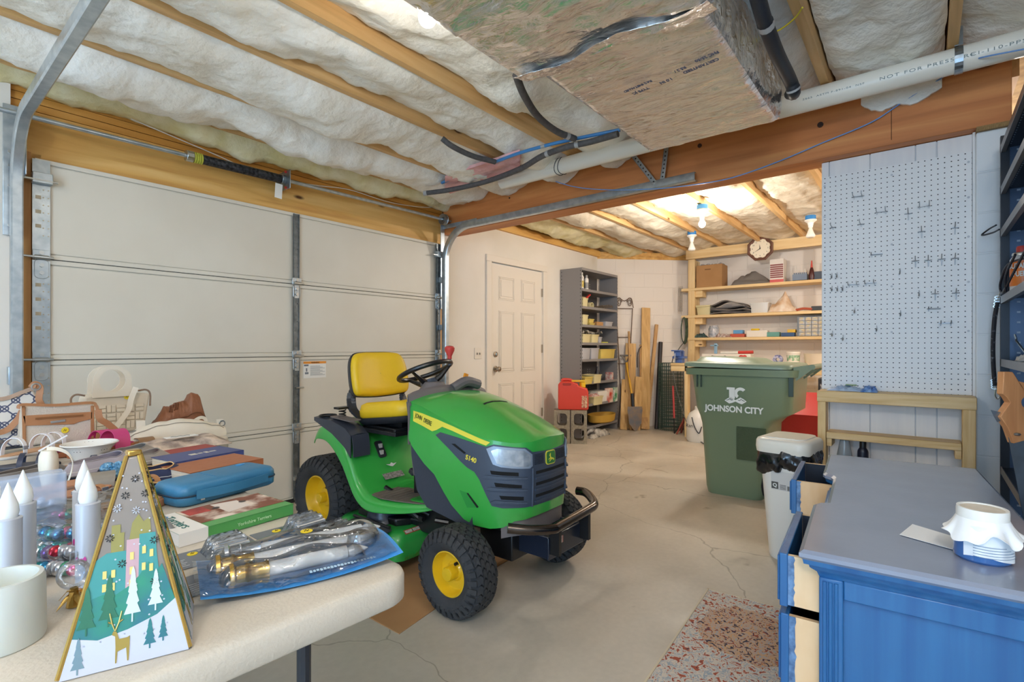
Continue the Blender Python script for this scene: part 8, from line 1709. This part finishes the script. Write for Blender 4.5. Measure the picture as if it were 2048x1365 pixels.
# 3 cream tote with round handle
Y3=2.86; b3=thing('cream_tote','tall cream tote with circular cut-out handle and woven block pattern','handbag',(.72,Y3,SZ))
slab(facet([(170,794),(190,790),(258,786),(300,788),(296,812),(288,862),(170,868),(162,830)],Y3),Tbag(Y3+.05),.10,CRMB,'bag_body',b3)
outer=bagpx([(184,792),(188,770),(195,752),(208,742),(225,738),(242,742),(254,752),(261,770),(263,790)],Y3-.01); ci=bagpx([(225,762)],Y3-.01)[0]; rx=abs(bagpx([(251,762)],Y3-.01)[0].x-ci.x); rz_=abs(bagpx([(225,785)],Y3-.01)[0].z-ci.z)
for dy in (0,.09):
    n_=36; oo=[(ci.x+rx*1.48*math.cos(a),ci.z+rz_*1.32*math.sin(a)) if math.sin(a)>-.2 else (ci.x+rx*1.52*(1 if math.cos(a)>0 else -1)*min(1,abs(math.cos(a))*1.3),ci.z-rz_*1.4) for a in [2*PI*k/n_ for k in range(n_)]]
    ii=[(ci.x+rx*math.cos(2*PI*k/n_),ci.z+rz_*math.sin(2*PI*k/n_)) for k in range(n_)]
    vs=[(x,Y3-.012+dy,z) for x,z in oo]+[(x,Y3-.012+dy,z) for x,z in ii]; mb=MB(); mb.add(vs,[(k,(k+1)%n_,n_+(k+1)%n_,n_+k) for k in range(n_)]); obj('ring_handle',mb,CRMB,b3,solid=.007,offset=0,angle=60)
rnd=random.Random(3)
q=bagpx([(172,812),(288,806),(284,858),(174,864)],Y3-.001)
for r_ in range(3):
    for c_ in range(6):
        def mix(u,v): return (q[0].x+(q[1].x-q[0].x)*u, q[0].z+(q[3].z-q[0].z)*v+ (q[1].z-q[0].z)*u)
        u0,u1,v0,v1=c_/6+.008,(c_+1)/6-.008,r_/3+.02,(r_+1)/3-.02; horiz=(r_+c_)%2
        for h2 in (0,1):
            if horiz: P=[mix(u0,v0+(v1-v0)*h2*.52),mix(u1,v0+(v1-v0)*h2*.52),mix(u1,v0+(v1-v0)*(h2*.52+.47)),mix(u0,v0+(v1-v0)*(h2*.52+.47))]
            else: P=[mix(u0+(u1-u0)*h2*.52,v0),mix(u0+(u1-u0)*(h2*.52+.47),v0),mix(u0+(u1-u0)*(h2*.52+.47),v1),mix(u0+(u1-u0)*h2*.52,v1)]
            slab(P,Tbag(Y3-.004),.006,CRMB,'woven_block',b3,.002)
strapobj([tuple(v) for v in bagpx([(272,775),(262,800),(258,818),(245,838),(234,852),(228,858)],Y3-.04)],.022,.003,CRMB,'shoulder_strap',b3)
for L in ([(143,812),(142,798),(152,790),(170,792)],[(276,782),(292,780),(300,788),(300,812)]):
    mb=MB(); mb.tube(catmull([tuple(v) for v in bagpx(L,Y3-.015)],5),.004,6); obj('drawstring',mb,M('cord_taupe','8d7563',.6),b3)
sticker(b3,frame(bagpx([(254,794)],Y3-.005)[0],(1,0,0),(0,0,1)),.012)
# 4 slouchy cream hobo bag lying in front
Y4=2.47; b4=thing('cream_hobo_bag','long slouchy cream shoulder bag lying flat at the table end','handbag',(.82,Y4,SZ))
cL=view_at(235,875,Y=Y4); cR=view_at(447,870,Y=Y4); 
def hobo(u,v):
    x=cL.x+(cR.x-cL.x)*u; a=PI*v; hh=(.020+.050*math.sin(PI*min(1,u*1.02))**.6+.020*(u>.1)*math.sin(u*3)+ .018*max(0,u-.85)*6)
    return (x,Y4-.055*math.cos(a)*(.4+.6*math.sin(PI*(.1+.8*u))),SZ+.002+hh*math.sin(a)**.8+.006*noise.noise(Vector((u*8,v*4,6))))
mb=MB(); mb.grid(hobo,50,14); hb_=obj('bag_body',mb,CRMB,b4,solid=.002,angle=80)
mb=MB(); mb.tube([Vector(hobo(.08+.9*k/20,.30))+Vector((0,-.002,.001)) for k in range(21)],.0012,5); obj('seam_piping',mb,M('piping_dark','8d8377',.6),b4)
for u,l in ((.20,'gusset_fold'),(.97,'gusset_fold')):
    p=Vector(hobo(u,.5)); mb=MB(); mb.grid(lambda a,b:tuple(p+Vector((-.015+.03*a,.01*b,-.03+.055*b))),3,6); obj(l,mb,CRMB,b4,solid=.004)
mb=MB(); p=Vector(hobo(.985,.5)); mb.tube([p+Vector((.012*math.cos(a),0,.012+.012*math.sin(a))) for a in [2*PI*k/14 for k in range(14)]],.0028,6,closed=True); p=Vector(hobo(.16,.5)); mb.tube([p+Vector((-.03+.02*k,-.01,-.01+.006*(k%2))) for k in range(4)],.003,6); obj('metal_clasp',mb,BOLT,b4)
strapobj([tuple(v) for v in bagpx([(368,858),(385,845),(400,836),(410,838),(412,846)],Y4+.05)],.014,.003,CRMB,'shoulder_strap',b4)
# 5 brown slouch pouch
Y5=2.86; b5=thing('brown_leather_bag','crumpled brown leather bag slumped behind the cream shoulder bag','handbag',(.97,Y5,SZ))
pL=view_at(308,850,Y=Y5); pR=view_at(405,850,Y=Y5)
def slo(u,v):
    a=PI*v; x=pL.x+(pR.x-pL.x)*u; hp_=interp([(0,.03),(.2,.10),(.5,.125),(.64,.13),(.7,.165),(.9,.155),(1,.05)],u)
    return (x,Y5-.06*math.cos(a),SZ+hp_*math.sin(a)**.7*(1+.10*noise.noise(Vector((u*7,v*5,3))))+.012*abs(noise.noise(Vector((u*14,v*4,9)))))
mb=MB(); mb.grid(slo,44,20); obj('bag_body',mb,M('leather_brown2','8a5638',.5,bump=.5,bscale=18),b5,solid=.002,angle=80)
mb=MB(); 
for k in range(4): mb.tube([Vector(slo(.24+.05*k,.25))+Vector((0,-.003,0)),Vector(slo(.30+.05*k,.42))+Vector((0,-.004,.002))],.0035,6)
mb.tube([Vector(slo(.05+.9*k/10,.10))+Vector((0,-.003,.0)) for k in range(11)],.002,5); obj('pleat_trim',mb,M('leather_dark','6a3e26',.5),b5)
# ================================================================ small extra bits near the table
